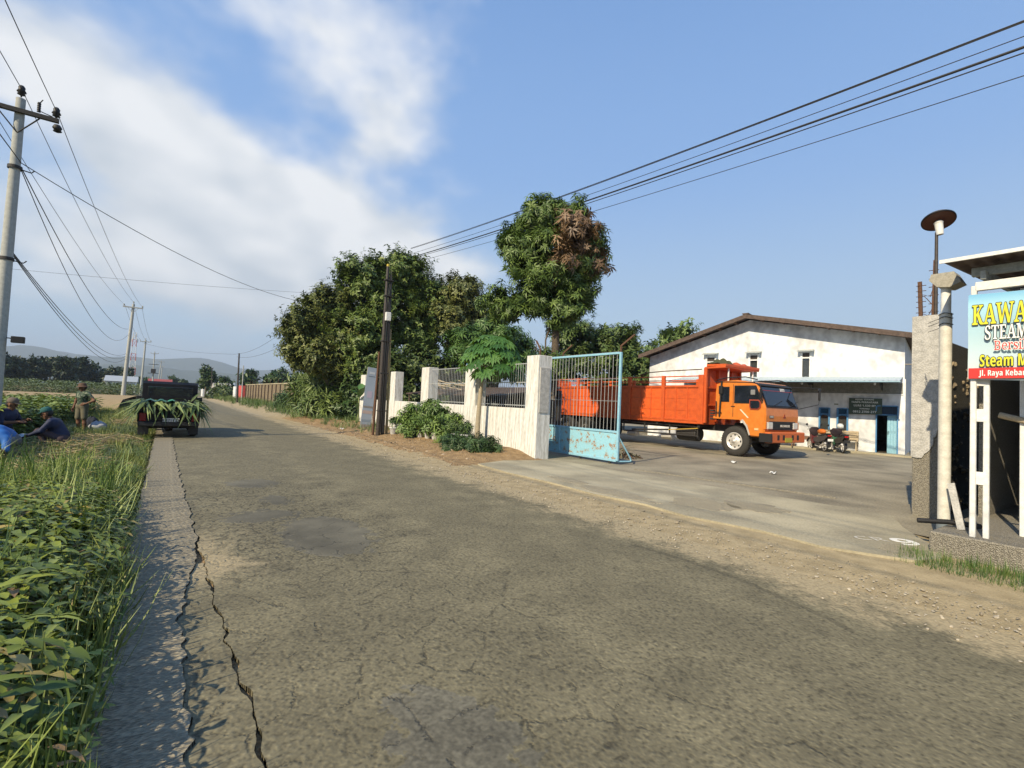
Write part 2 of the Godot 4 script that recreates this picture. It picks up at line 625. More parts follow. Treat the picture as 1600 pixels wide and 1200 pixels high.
func make_materials() -> void:
	M.soil = surf(Color(0.19, 0.12, 0.055), Color(0.42, 0.285, 0.14), 0.95, 2.0, 31, 0.09, 0.012, 0.5, 3.0)
	M.sand = surf(Color(0.24, 0.19, 0.105), Color(0.47, 0.38, 0.225), 0.95, 2.4, 33, 0.22, 0.012, 0.55, 1.5)
	M.darksoil = surf(Color(0.035, 0.028, 0.02), Color(0.09, 0.07, 0.045), 0.95, 1.5, 35, 0.09, 0.02, 0.6, 4.0)
	M.concrete = surf(Color(0.24, 0.215, 0.15), Color(0.48, 0.43, 0.295), 0.9, 5.0, 37, 0.2, 0.006, 0.4, 0.8, Vector3(1, 1, 1), 1.5, 512)
	M.strip = surf(Color(0.19, 0.165, 0.115), Color(0.38, 0.335, 0.235), 0.92, 0.9, 39, 0.07, 0.01, 0.6, 2.2, Vector3(0.45, 1, 1.4))
	M.yard = surf(Color(0.13, 0.115, 0.08), Color(0.38, 0.335, 0.235), 0.92, 6.5, 41, 0.25, 0.006, 0.5, 1.2, Vector3(1, 1, 1), 1.5, 512)
	M.white = surf(Color(0.46, 0.45, 0.41), Color(0.80, 0.80, 0.77), 0.85, 2.2, 43, 0.06, 0.012, 0.5, 0.3, Vector3(3.2, 0.3, 3.2), 1.9)
	M.facade = surf(Color(0.52, 0.535, 0.55), Color(0.82, 0.84, 0.85), 0.85, 6.0, 45, 0.03, 0.008, 0.4, 0.2, Vector3(1, 0.7, 1), 2.2)
	M.cement = surf(Color(0.32, 0.315, 0.295), Color(0.54, 0.53, 0.50), 0.9, 1.4, 47, 0.08, 0.015, 0.5, 0.6)
	M.rough_cement = surf(Color(0.16, 0.145, 0.115), Color(0.40, 0.37, 0.30), 0.95, 0.8, 49, 0.09, 0.03, 0.6, 2.5)
	M.moss = surf(Color(0.015, 0.017, 0.01), Color(0.10, 0.085, 0.05), 0.95, 0.7, 51, 0.07, 0.03, 0.5, 5.0)
	M.stone = surf(Color(0.10, 0.08, 0.055), Color(0.34, 0.27, 0.17), 0.95, 2.2, 53, 0.055, 0.012, 0.7, 5.0, Vector3(1, 1, 1), 2.4)
	M.rust = surf(Color(0.05, 0.028, 0.018), Color(0.16, 0.08, 0.045), 0.9, 0.5, 55, 0.08, 0.03, 0.5)
	M.blue = surf(Color(0.19, 0.42, 0.56), Color(0.32, 0.55, 0.66), 0.55, 1.2, 57, 0.06, 0.015, 0.5)
	M.gatepanel = gate_paint()
	M.bar = plain(Color(0.42, 0.44, 0.44), 0.5, 0.3)
	M.bluepipe = plain(Color(0.10, 0.24, 0.45), 0.5)
	M.orange = surf(Color(0.48, 0.08, 0.017), Color(0.66, 0.118, 0.022), 0.48, 1.9, 59, 0.07, 0.012, 0.45)
	M.cab = surf(Color(0.60, 0.17, 0.022), Color(0.70, 0.225, 0.035), 0.3, 1.6, 61, 0.05, 0.012, 0.4)
	M.cab.clearcoat_enabled = true
	M.cab.clearcoat = 0.35
	M.cab.clearcoat_roughness = 0.15
	M.tyre = surf(Color(0.018, 0.017, 0.016), Color(0.05, 0.047, 0.042), 0.85, 0.6, 63, 0.08, 0.02, 0.5)
	M.silver = plain(Color(0.62, 0.60, 0.56), 0.4, 0.35)
	M.black = plain(Color(0.012, 0.012, 0.013), 0.6)
	M.darkmetal = surf(Color(0.012, 0.012, 0.012), Color(0.045, 0.04, 0.036), 0.7, 0.6, 65, 0.06, 0.02, 0.5)
	M.pvc = surf(Color(0.50, 0.48, 0.41), Color(0.70, 0.68, 0.60), 0.5, 0.9, 67, 0.06, 0.015, 0.4)
	M.whitepaint = surf(Color(0.62, 0.63, 0.61), Color(0.80, 0.80, 0.78), 0.5, 0.9, 69, 0.06, 0.015, 0.4)
	M.zinc = surf(Color(0.30, 0.33, 0.33), Color(0.46, 0.49, 0.48), 0.5, 1.0, 71, 0.06, 0.02, 0.4)
	M.rooftin = surf(Color(0.055, 0.038, 0.03), Color(0.13, 0.092, 0.074), 0.8, 2.0, 73, 0.05, 0.015, 0.5)
	M.wood = surf(Color(0.36, 0.29, 0.19), Color(0.54, 0.45, 0.31), 0.8, 0.8, 75, 0.08, 0.02, 0.5, 0.3, Vector3(0.3, 2, 2))
	M.bark = surf(Color(0.055, 0.042, 0.03), Color(0.20, 0.155, 0.11), 0.95, 0.7, 77, 0.07, 0.02, 0.6, 3.0, Vector3(1.5, 0.4, 1.5))
	M.leaf = leafy(0.35)
	M.leaf.roughness = 0.5
	M.cable = plain(Color(0.02, 0.02, 0.022), 0.6)
	M.polecement = surf(Color(0.30, 0.31, 0.29), Color(0.46, 0.47, 0.44), 0.85, 1.0, 79, 0.06, 0.015, 0.5)
	M.polesteel = surf(Color(0.022, 0.019, 0.017), Color(0.07, 0.055, 0.045), 0.5, 0.8, 81, 0.06, 0.015, 0.5)
	M.hill = surf(Color(0.02, 0.035, 0.02), Color(0.06, 0.075, 0.04), 0.95, 400.0, 129, 0.05, 0.015, 0.5)
	M.petiole = plain(Color(0.16, 0.20, 0.07), 0.6)
	M.papleaf = []
	for q in [Color(0.035, 0.10, 0.022), Color(0.055, 0.14, 0.03), Color(0.085, 0.18, 0.04)]:
		var pl := leafy(0.45)
		pl.vertex_color_use_as_albedo = false
		pl.albedo_color = lin(q.r, q.g, q.b)
		M.papleaf.append(pl)
	M.v = vcol()
	M.spall = surf(Color(0.34, 0.295, 0.20), Color(0.72, 0.64, 0.46), 0.95, 0.5, 85, 0.11, 0.03, 0.7, 3.0, Vector3(1, 1, 1), 2.2)
	M.dark = plain(Color(0.006, 0.006, 0.007), 0.9)

func gate_paint() -> StandardMaterial3D:
	# pale blue sheet steel whose paint has flaked to rust in patches
	var n := 512
	var a := noise_bytes(91, 0.012, n, n, 0, 5)
	var b := noise_bytes(92, 0.06, n, n, 0, 4)
	var o := PackedByteArray()
	o.resize(n * n * 3)
	for i in n * n:
		var f := (a[i] * 0.6 + b[i] * 0.4) / 255.0
		var q := Color(0.22, 0.47, 0.60).lerp(Color(0.33, 0.60, 0.70), b[i] / 255.0)
		if f > 0.57:
			q = q.lerp(Color(0.36, 0.36, 0.27), smoothstep(0.57, 0.62, f) * 0.6)
		if f > 0.645:
			q = q.lerp(Color(0.30, 0.15, 0.07), smoothstep(0.645, 0.69, f))
		q = q.linear_to_srgb()
		o[i * 3] = int(q.r * 255); o[i * 3 + 1] = int(q.g * 255); o[i * 3 + 2] = int(q.b * 255)
	var m := StandardMaterial3D.new()
	m.albedo_texture = ImageTexture.create_from_image(Image.create_from_data(n, n, false, Image.FORMAT_RGB8, o))
	m.roughness = 0.6
	m.uv1_triplanar = true
	m.uv1_scale = Vector3.ONE / 1.7
	return m

func field_y(x: float, z: float) -> float:
	return -0.05 + 0.05 * nz.get_noise_2d(x * 12.0, z * 12.0) + 0.10 * smoothstep(-0.3, -1.2, x) * (0.6 + nz.get_noise_2d(x * 5.0 + 90.0, z * 5.0))
func bank_y(x: float, z: float) -> float:
	var t := smoothstep(5.2, 8.0, x)
	var along := smoothstep(-10.2, -11.6, z)
	return 0.004 + along * (0.19 * t + 0.06 * t * nz.get_noise_2d(x * 14.0, z * 14.0)) + 0.035 * nz.get_noise_2d(x * 45.0, z * 45.0) * smoothstep(5.0, 5.8, x) * along
func build_ground() -> void:
	var b := MB.new()
	b.sheet(60, 60, func(u: float, v: float) -> Vector3:
		var p := (u - 0.5) * 2.0
		var q := (v - 0.5) * 2.0
		return Vector3(sign(p) * pow(absf(p), 4.0) * 7000.0, -0.14, sign(q) * pow(absf(q), 4.0) * 7000.0))
	setting(b, "ground", surf(Color(0.07, 0.065, 0.03), Color(0.17, 0.15, 0.08), 0.95, 14.0, 29, 0.05, 0.01, 0.5))
	# left verge and field
	b = MB.new()
	b.sheet(90, 130, func(u: float, v: float) -> Vector3:
		var x := -0.215 - 90.0 * pow(1.0 - u, 2.6)
		var z := 6.0 - 150.0 * pow(v, 1.7)
		return Vector3(x, field_y(x, z) - 0.06, z))
	setting(b, "field", surf(Color(0.035, 0.045, 0.014), Color(0.15, 0.14, 0.06), 0.95, 3.0, 28, 0.08, 0.012, 0.5, 3.0))
	# the carriageway, broken off its concrete edge strip along an open crack
	var near := road_mat(road_maps(1024, 2048, true))
	var gap := func(z: float) -> float: return 0.003 + 0.024 * maxf(0.0, nz.get_noise_1d(z * 60.0 + 400.0) + 0.15)
	setting(road_piece(func(z: float) -> float: return crack_x(z) + gap.call(z), func(z: float) -> float: return 5.05 + 0.02 * sin(z), 0.55, -9.6, 0.025, 24, 0.0), "road", near)
	setting(road_piece(func(z: float) -> float: return strip_edge(z) + 0.004, func(z: float) -> float: return maxf(strip_edge(z) + 0.006, crack_x(z) - gap.call(z)), 0.55, -5.0, 0.025, 6, -0.004), "road_edge", near)
	setting(road_piece(func(z: float) -> float: return crack_x(z) + gap.call(z), func(z: float) -> float: return 5.05 + 0.02 * sin(z), -9.6, -80.0, 0.1, 10, 0.0), "road_beyond", road_mat(road_maps(512, 1024, false)))
	setting(road_piece(func(_z: float) -> float: return 0.26, func(_z: float) -> float: return 5.05, -80.0, -420.0, 10.0, 4, 0.0), "road_far", M.yard)
	setting(road_piece(func(z: float) -> float: return -0.20 + 0.025 * nz.get_noise_1d(z * 30.0), strip_edge, 2.0, -80.0, 0.04, 4, 0.012), "concrete_strip", M.strip)
	b = MB.new()
	b.sheet(4, 200, func(u: float, v: float) -> Vector3: return Vector3(lerpf(0.02, 0.78, u), -0.024 + 0.012 * nz.get_noise_2d(u * 300.0, v * 3000.0), lerpf(1.0, -30.0, v)))
	setting(b, "crack_fill", M.soil)
	# sandy shoulder, earth bank before the wall, yard, drive
	b = MB.new()
	b.sheet(30, 220, func(u: float, v: float) -> Vector3:
		var x := 4.85 + 3.6 * u
		var z := 4.0 - 100.0 * pow(v, 1.4)
		var y := bank_y(x, z) - 0.006
		if z > -10.0: y = -0.006 + 0.008 * nz.get_noise_2d(x * 40, z * 40)
		return Vector3(x, y - 0.10 * smoothstep(7.2, 8.3, x) * smoothstep(-2.2, -1.5, z), z))
	setting(b, "shoulder", M.sand)
	b = MB.new()
	b.sheet(40, 120, func(u: float, v: float) -> Vector3:
		var z := -9.9 - 22.0 * v
		var x := lerpf(5.55 + 0.3 * nz.get_noise_1d(z * 12.0), 8.4, u)
		var lift := 0.012 * minf(1.0, minf(u * 8.0, minf(v * 30.0, (1.0 - v) * 30.0))) - 0.012
		return Vector3(x, bank_y(x, z) + lift * 2.0 + 0.012, z))
	setting(b, "earth_bank", M.soil)
	b = MB.new()
	b.sheet(30, 30, func(u: float, v: float) -> Vector3: return Vector3(8.2 + 40.0 * u, 0.004 + 0.012 * nz.get_noise_2d(u * 300.0, v * 300.0), 9.0 - 52.0 * v))
	setting(b, "yard", M.yard)
	# concrete apron, worn to its gravel in places: an irregular slab with a real edge
	b = MB.new()
	var o := PackedVector2Array()
	for p in [[6.15, 9.95], [6.05, 8.6], [6.12, 7.2], [6.05, 6.0], [6.22, 5.0], [6.12, 4.2], [6.3, 3.2], [6.25, 2.5], [6.6, 1.75], [7.0, 1.62], [7.45, 1.75], [7.9, 2.05], [8.5, 2.4], [9.3, 2.75], [9.25, 4.0], [8.95, 6.0], [8.8, 8.0], [8.7, 10.1], [8.1, 10.15], [7.2, 10.35]]:
		o.append(Vector2(p[0] + 0.03 * nz.get_noise_1d(p[1] * 400.0), p[1]))
	b.prism(o, -0.06, 0.022, Transform3D(Basis(Vector3(1, 0, 0), Vector3(0, 0, -1), Vector3(0, 1, 0)), Vector3.ZERO))
	setting(b, "concrete_apron", M.concrete)
	# spalled patches on the apron
	for q in [[7.15, -4.6, 0.42, 0.55], [7.75, -4.1, 0.35, 0.45], [6.45, -5.9, 0.25, 0.9], [6.6, -7.3, 0.2, 0.5], [7.0, -1.95, 0.35, 0.2]]:
		b = MB.new()
		o = PackedVector2Array()
		for k in 26:
			var a := TAU * k / 26
			var rr := 1.0 + 0.45 * nz.get_noise_2d(k * 130.0, q[0] * 99.0)
			o.append(Vector2(q[0] + q[2] * rr * cos(a), -q[1] + q[3] * rr * sin(a)))
		b.prism(o, 0.0, 0.0265, Transform3D(Basis(Vector3(1, 0, 0), Vector3(0, 0, -1), Vector3(0, 1, 0)), Vector3.ZERO))
		setting(b, "spalled_concrete", M.spall)
	# the gate's floor rail
	b = MB.new()
	b.bar(Vector3(9.45, 0.016, -8.0), Vector3(10.25, 0.016, -3.9), 0.05, 0.034)
	tag(put(b, "gate_rail", M.rough_cement), "worn grey floor rail of the sliding gate across the drive", "rail")
	# painted mark on the apron
	var mk := thing("painted_mark", "white painted letters and a nine on the concrete apron", "road marking", Vector3(7.28, 0.0285, -2.28), deg_to_rad(-42))
	var flat := Basis(Vector3(1, 0, 0), -PI / 2)
	var faint := plain(Color(0.50, 0.48, 0.42), 0.8)
	text("CR", 0.17, 0.003, faint, mk, Transform3D(flat.scaled(Vector3(1.3, 1, 1)), Vector3(-0.12, 0.0, 0)), false)
	text("9", 0.30, 0.003, plain(Color(0.78, 0.77, 0.72), 0.7), mk, Transform3D(flat.scaled(Vector3(1.3, 1, 1)), Vector3(0.26, 0.0, 0.05)), true)

func build_wall() -> void:
	var t := thing("boundary_wall", "white plastered boundary wall with pillars and iron grille beside the gate", "wall", Vector3(8.3, 0, 0))
	# pillars: z from, z to, height
	var pil := [[-10.45, -11.0, 2.86, 0.48], [-13.75, -14.45, 2.74, 0.42], [-17.3, -17.95, 2.76, 0.42], [-20.7, -21.25, 2.68, 0.4], [-24.7, -25.4, 2.62, 0.4]]
	for k in pil.size():
		var p: Array = pil[k]
		var b := MB.new()
		b.box(Vector3(p[3] * 0.5 - 0.03, p[2] * 0.5 - 0.1, (p[0] + p[1]) * 0.5), Vector3(p[3], p[2] + 0.2, p[0] - p[1]), Basis(), 0.012)
		put(b, "pillar", M.white, t)
		if k == 0:
			continue
		var q: Array = pil[k - 1]
		var z0: float = q[1]
		var z1: float = p[0]
		b = MB.new()
		b.box(Vector3(0.09, 0.62, (z0 + z1) * 0.5), Vector3(0.18, 1.5, z0 - z1 - 0.004), Basis(), 0.008)
		put(b, "low_wall", M.white, t)
		if k == 3 or k == 4:
			continue
		var gr := Node3D.new()
		gr.name = "grille"
		t.add_child(gr, true)
		for h in [1.45, 2.12, 2.66]:
			b = MB.new()
			b.bar(Vector3(0.1, h, z0 - 0.01), Vector3(0.1, h, z1 + 0.01), 0.012, 0.025)
			put(b, "rail", M.bar, gr)
		var rod := MB.new()
		rod.rod(Vector3(0, 0, 0), Vector3(0, 1.3, 0), 0.007, -1, 5)
		var rm := rod.mesh()
		var n := int((z0 - z1) / 0.115)
		for i in n:
			show_mesh(rm, "bar", M.bar, gr, Transform3D(Basis(), Vector3(0.1, 1.385, lerpf(z0 - 0.1, z1 + 0.1, float(i) / (n - 1)))))
		b = MB.new()
		b.rod(Vector3(0.06, 1.37, z0 - 0.07), Vector3(0.06, 2.8, z0 - 0.07), 0.028)
		put(b, "blue_post", M.bluepipe, gr)
	# concrete block let into the gate pillar, dark plinth stains are in the plaster
	var b2 := MB.new()
	b2.box(Vector3(0.2, 1.9, -10.44), Vector3(0.34, 1.25, 0.03), Basis(), 0.006)
	put(b2, "render_patch", M.cement, t)
	var sp := thing("pillar_spike", "bent rusty angle iron with barbed wire standing on the gate pillar", "spike", Vector3(8.5, 2.86, -10.7))
	b2 = MB.new()
	b2.bar(Vector3(0, -0.02, 0), Vector3(0, 0.22, 0), 0.035, 0.035)
	b2.bar(Vector3(0, 0.2, 0), Vector3(0.05, 0.46, -0.26), 0.035, 0.035)
	put(b2, "angle_iron", M.rust, sp)
	b2 = MB.new()
	b2.tube(PackedVector3Array([Vector3(0, 0.1, 0), Vector3(-0.1, 0.22, -0.18), Vector3(0.03, 0.3, -0.1), Vector3(0.1, 0.2, -0.3), Vector3(0.05, 0.46, -0.26)]), PackedFloat32Array([0.005]), 5)
	put(b2, "barbed_wire", M.rust, sp)
	# lean-to shed with a stack of timber seen through the opening
	var s := thing("timber_shed", "low dark lean-to shed with rusty roof behind the boundary wall", "shed", Vector3(9.2, 0, -17.5))
	var bb := MB.new()
	bb.box(Vector3(1.6, 1.95, -0.6), Vector3(2.6, 0.05, 8.5), Basis(Vector3(0, 0, 1), 0.16))
	put(bb, "roof", M.rooftin, s)
	bb = MB.new()
	bb.box(Vector3(2.9, 1.0, -0.6), Vector3(0.1, 2.1, 8.4))
	put(bb, "back_wall", M.darkmetal, s)
	for z in [-4.6, -0.4, 3.4]:
		bb = MB.new()
		bb.rod(Vector3(0.4, 0, z), Vector3(0.4, 1.76, z), 0.05)
		put(bb, "post", M.bark, s)
	for k in 14:
		bb = MB.new()
		var z := rnd(-3.5, -0.5)
		bb.rod(Vector3(rnd(0.2, 1.2), 1.95 + 0.03 * k * 0.6, z + rnd(0.4, 1.4)), Vector3(rnd(0.3, 1.5), 2.15 + 0.025 * k, z - rnd(0.8, 1.8)), 0.022, 0.016, 6)
		put(bb, "pole", M.wood, s)

func build_gate() -> void:
	var t := thing("sliding_gate", "pale blue steel sliding gate with rust patches and thin vertical bars", "gate", Vector3(9.8, 0, 0))
	var z0 := -8.88
	var z1 := -12.15
	var b := MB.new()
	for h in [0.10, 0.86, 2.97]:
		b = MB.new()
		b.bar(Vector3(0, h, z0 - 0.034), Vector3(0, h, z1 + 0.034), 0.056, 0.06, 0.006)
		put(b, "rail", M.blue, t)
	for z in [z0, z1]:
		b = MB.new()
		b.bar(Vector3(0, 0.10, z), Vector3(0, 2.99, z), 0.066, 0.066, 0.008)
		put(b, "post", M.blue, t)
	b = MB.new()
	b.bar(Vector3(-0.02, 0.12, -11.2), Vector3(-0.02, 0.85, -11.2), 0.05, 0.05, 0.006)
	put(b, "stile", M.blue, t)
	for r in [[z0 - 0.03, -11.18], [-11.22, z1 + 0.03]]:
		b = MB.new()
		b.box(Vector3(0.005, 0.48, (r[0] + r[1]) * 0.5), Vector3(0.012, 0.72, r[0] - r[1]))
		put(b, "sheet_panel", M.gatepanel, t)
	var rod := MB.new()
	rod.rod(Vector3(0, 0, 0), Vector3(0, 2.07, 0), 0.0075, -1, 5)
	var rm := rod.mesh()
	for i in 23:
		show_mesh(rm, "bar", M.bar, t, Transform3D(Basis(), Vector3(0, 0.88, lerpf(z0 - 0.13, z1 + 0.13, i / 22.0))))
	b = MB.new()
	for h in [1.68, 2.28]:
		b.rod(Vector3(0.012, h, z0), Vector3(0.012, h, z1), 0.007, -1, 5)
	put(b, "tie_rod", M.bar, t)
	b = MB.new()
	b.bar(Vector3(0, 3.0, z0 - 0.02), Vector3(0, 3.0, z1 + 0.1), 0.03, 0.02)
	put(b, "rusty_strip", M.rust, t)
	b = MB.new()
	b.tube(PackedVector3Array([Vector3(0.02, 0.74, z0), Vector3(0.42, 0.17, z0 + 0.08), Vector3(0.45, 0.1, z0 + 0.08), Vector3(0.38, 0.085, z0 + 0.08), Vector3(0.02, 0.085, z0)]), PackedFloat32Array([0.022]), 8)
	put(b, "foot_brace", M.blue, t)
	for z in [-9.15, -10.3, -11.9]:
		b = MB.new()
		b.lathe([Vector2(0, -0.02), Vector2(0.05, -0.02), Vector2(0.05, 0.02), Vector2(0, 0.02)], 14, Transform3D(Basis(Vector3(0, 0, 1), PI / 2), Vector3(0, 0.055, z)))
		put(b, "wheel", M.darkmetal, t)
	b = MB.new()
	b.bar(Vector3(0, 2.96, z0), Vector3(0, 3.18, z0), 0.04, 0.04)
	b.bar(Vector3(0, 3.16, z0), Vector3(0.1, 3.44, z0 + 0.36), 0.04, 0.04)
	put(b, "spike", M.rust, t)
	b = MB.new()
	b.bar(Vector3(0, 2.98, -11.2), Vector3(0, 3.1, -11.2), 0.035, 0.035)
	b.bar(Vector3(0, 3.09, -11.2), Vector3(0.1, 3.34, -10.92), 0.035, 0.035)
	put(b, "spike", M.rust, t)

func build_kiosk() -> void:
	# the other gate pillar, its lower plaster fallen off
	var t := thing("concrete_pillar", "grey cement gate pillar with plaster broken off its lower half", "pillar", Vector3(9.8, 0, -2.48))
	var b := MB.new()
	b.box(Vector3(0.25, 1.55, 0), Vector3(0.5, 3.24, 0.36), Basis(), 0.015)
	put(b, "core", M.rough_cement, t)
	b = MB.new()
	var o := PackedVector2Array([Vector2(-0.19, 3.19), Vector2(0.185, 3.19), Vector2(0.185, 1.42), Vector2(0.14, 1.38), Vector2(0.12, 1.28), Vector2(0.09, 1.26), Vector2(0.09, 1.16), Vector2(0.04, 1.05), Vector2(-0.02, 0.99), Vector2(-0.05, 0.93), Vector2(-0.11, 0.92), Vector2(-0.19, 0.94)])
	b.prism(o, 0.0, 0.024, Transform3D(Basis(Vector3(0, 0, 1), Vector3(0, 1, 0), Vector3(-1, 0, 0)), Vector3(0.002, 0, 0)))
	put(b, "plaster", M.cement, t)
	var sp := thing("barbed_spikes", "rusty angle irons wound with barbed wire on the cement pillar", "spike", Vector3(9.95, 3.17, -2.48))
	for q in [[0.02, -0.13, -0.02, 0.62], [0.06, 0.02, 0.02, 0.95]]:
		b = MB.new()
		b.bar(Vector3(q[0], -0.02, q[1]), Vector3(q[0], q[3], q[1] + q[2]), 0.05, 0.04)
		put(b, "angle_iron", M.rust, sp)
		for k in 6:
			var y: float = 0.1 + q[3] * k / 7.0
			b = MB.new()
			b.rod(Vector3(q[0] - 0.05, y, q[1] - 0.05), Vector3(q[0] + 0.05, y + 0.02, q[1] + 0.05), 0.006, -1, 5)
			put(b, "barb", M.rust, sp)
	b = MB.new()
	b.tube(PackedVector3Array([Vector3(0.02, 0.1, -0.13), Vector3(0.03, 0.05, -0.04), Vector3(0.06, 0.2, 0.02), Vector3(0.04, 0.33, -0.06), Vector3(0.02, 0.42, -0.14), Vector3(0.05, 0.36, -0.02), Vector3(0.06, 0.6, 0.04)]), PackedFloat32Array([0.006]), 5)
	put(b, "barbed_wire", M.rust, sp)
	# solar lamp on a pole
	t = thing("solar_lamp", "round solar lamp with rusty brown underside on a pole above the cement pillar", "lamp", Vector3(10.0, 3.17, -2.43))
	b = MB.new()
	b.tube(PackedVector3Array([Vector3(0, -0.02, 0), Vector3(0, 0.95, 0), Vector3(0, 1.40, 0)]), PackedFloat32Array([0.026, 0.024, 0.022]), 10)
	put(b, "pole", M.polesteel, t)
	var tilt := Transform3D(Basis(Vector3(1, 0, 0), deg_to_rad(-14)) * Basis(Vector3(0, 0, 1), deg_to_rad(-22)), Vector3(0.0, 1.60, 0.02))
	b = MB.new()
	b.lathe([Vector2(0, -0.004), Vector2(0.07, -0.006), Vector2(0.18, -0.014), Vector2(0.21, -0.026), Vector2(0.214, -0.015), Vector2(0.2, 0.02), Vector2(0.08, 0.04), Vector2(0, 0.044)], 40, tilt, false)
	put(b, "disc", surf(Color(0.10, 0.035, 0.02), Color(0.17, 0.065, 0.035), 0.6, 0.6, 87, 0.05, 0.02, 0.4), t)
	b = MB.new()
	b.lathe([Vector2(0.209, -0.027), Vector2(0.222, -0.024), Vector2(0.222, -0.004), Vector2(0.209, -0.006)], 40, tilt)
	put(b, "rim", M.black, t)
	b = MB.new()
	b.lathe([Vector2(0, -0.23), Vector2(0.045, -0.23), Vector2(0.05, -0.2), Vector2(0.056, -0.05), Vector2(0.065, -0.03), Vector2(0.04, 0.0), Vector2(0, 0.0)], 24, Transform3D(Basis(Vector3(1, 0, 0), deg_to_rad(-6)), Vector3(0, 1.58, 0.02)))
	put(b, "lamp_body", M.whitepaint, t)
	# mossy side wall running back from the pillar
	t = thing("mossy_wall", "dark mossy stone wall between the kiosk and the yard", "wall", Vector3(10.32, 0, -2.36))
	b = MB.new()
	b.box(Vector3(4.0, 1.35, -0.12), Vector3(8.0, 3.0, 0.22), Basis(), 0.02)
	put(b, "masonry", M.moss, t)
	rng.seed = 77
	for k in 240:
		var x := rnd(0.02, 4.6)
		var y := rnd(0.05, 2.5)
		var s := rnd(0.035, 0.1)
		b = MB.new()
		b.lathe([Vector2(0, -0.5), Vector2(0.7, -0.3), Vector2(1.0, 0.05), Vector2(0.6, 0.4), Vector2(0, 0.5)], 6, Transform3D(Basis(dirv(), rnd(0, 3.0)).scaled(Vector3(s, s * 0.7, s * 0.5)), Vector3(x, y, -0.01)))
		put(b, "stone", M.stone, t)
	# car-wash kiosk
	t = thing("roadside_kiosk", "open steel kiosk with tin roof white posts and dark interior beside the cement pillar", "kiosk", Vector3(7.4, 0, -1.4))
	b = MB.new()
	b.box(Vector3(2.9, 0.06, 2.2), Vector3(6.1, 0.38, 5.2), Basis(), 0.012)
	put(b, "plinth", M.rough_cement, t)
	for q in [[0.0, -0.06, 3.06], [0.05, 0.04, 2.3], [0.0, 3.0, 3.06], [0.62, 0.24, 3.1], [0.62, 0.40, 3.1], [0.62, 3.0, 3.1]]:
		b = MB.new()
		b.bar(Vector3(q[0], 0.2, q[1]), Vector3(q[0], q[2], q[1]), 0.05, 0.05, 0.006)
		put(b, "post", M.whitepaint, t)
	for h in [0.9, 1.6, 2.0]:
		b = MB.new()
		b.bar(Vector3(0.02, h, -0.06), Vector3(0.04, h, 0.04), 0.03, 0.14)
		put(b, "spacer", M.whitepaint, t)
		b = MB.new()
		b.bar(Vector3(0.62, h, 0.24), Vector3(0.62, h, 0.40), 0.035, 0.04)
		put(b, "spacer", M.whitepaint, t)
	b = MB.new()
	b.bar(Vector3(0.0, 3.05, -0.05), Vector3(0.0, 3.05, 4.4), 0.05, 0.1, 0.006)
	put(b, "beam", M.whitepaint, t)
	b = MB.new()
	b.bar(Vector3(-0.05, 3.17, 0.02), Vector3(3.4, 3.42, 0.02), 0.05, 0.1, 0.006)
	put(b, "beam", M.zinc, t)
	b = MB.new()
	b.bar(Vector3(0.1, 3.24, -0.1), Vector3(0.1, 3.24, 4.4), 0.06, 0.1, 0.006)
	put(b, "purlin", M.zinc, t)
	# corrugated roof
	b = MB.new()
	b.sheet(160, 2, func(u: float, v: float) -> Vector3: return Vector3(lerpf(-0.28, 5.9, v), 3.33 + 0.012 * cos(u * 160.0 * 1.4) + lerpf(0, 0.42, v), lerpf(-0.29, 4.6, u)))
	b.sheet(160, 2, func(u: float, v: float) -> Vector3: return Vector3(lerpf(5.9, -0.28, v), 3.322 + 0.012 * cos(u * 160.0 * 1.4) + lerpf(0.42, 0, v), lerpf(-0.29, 4.6, u)))
	put(b, "roof", M.rooftin, t)
	b = MB.new()
	b.bar(Vector3(-0.285, 3.33, -0.30), Vector3(-0.285, 3.33, 4.6), 0.02, 0.04)
	put(b, "fascia", M.whitepaint, t)
	b = MB.new()
	b.box(Vector3(5.6, 1.7, 2.2), Vector3(0.12, 3.1, 5.2))
	put(b, "back_wall", M.rough_cement, t)
	for z in [-0.3, 4.75]:
		b = MB.new()
		b.box(Vector3(3.6 if z < 0 else 2.8, 1.7, z), Vector3(3.9 if z < 0 else 5.5, 3.05, 0.06))
		put(b, "side_wall", M.rough_cement, t)
	b = MB.new()
	b.box(Vector3(1.0, 1.7, 3.1), Vector3(0.08, 3.05, 3.2))
	put(b, "front_panel", M.rough_cement, t)
	b = MB.new()
	b.tube(PackedVector3Array([Vector3(0.58, 1.62, 0.05), Vector3(0.57, 1.55, 0.3), Vector3(0.57, 1.52, 0.7)]), PackedFloat32Array([0.035]), 8)
	put(b, "hose", M.wood, t)
	# floodlight-like gutter hopper and PVC downpipe
	t = thing("downpipe", "cream plastic downpipe beside the cement pillar under the kiosk gutter", "pipe", Vector3(7.98, 0, -1.84))
	b = MB.new()
	b.rod(Vector3(0, 0.25, 0), Vector3(0.0, 2.88, 0.0), 0.064, -1, 20)
	put(b, "pipe", M.pvc, t)
	b = MB.new()
	b.rod(Vector3(0, 2.88, 0), Vector3(0.0, 3.2, 0.0), 0.052, -1, 20)
	put(b, "upper_pipe", M.whitepaint, t)
	b = MB.new()
	b.lathe([Vector2(0.066, 0.0), Vector2(0.074, 0.0), Vector2(0.074, 0.12), Vector2(0.066, 0.12)], 20, Transform3D(Basis(), Vector3(0, 0.12, 0)))
	b.rod(Vector3(0, 0.06, 0), Vector3(0, 0.26, 0), 0.0665, -1, 20)
	put(b, "foot_sleeve", plain(Color(0.16, 0.19, 0.21), 0.6), t)
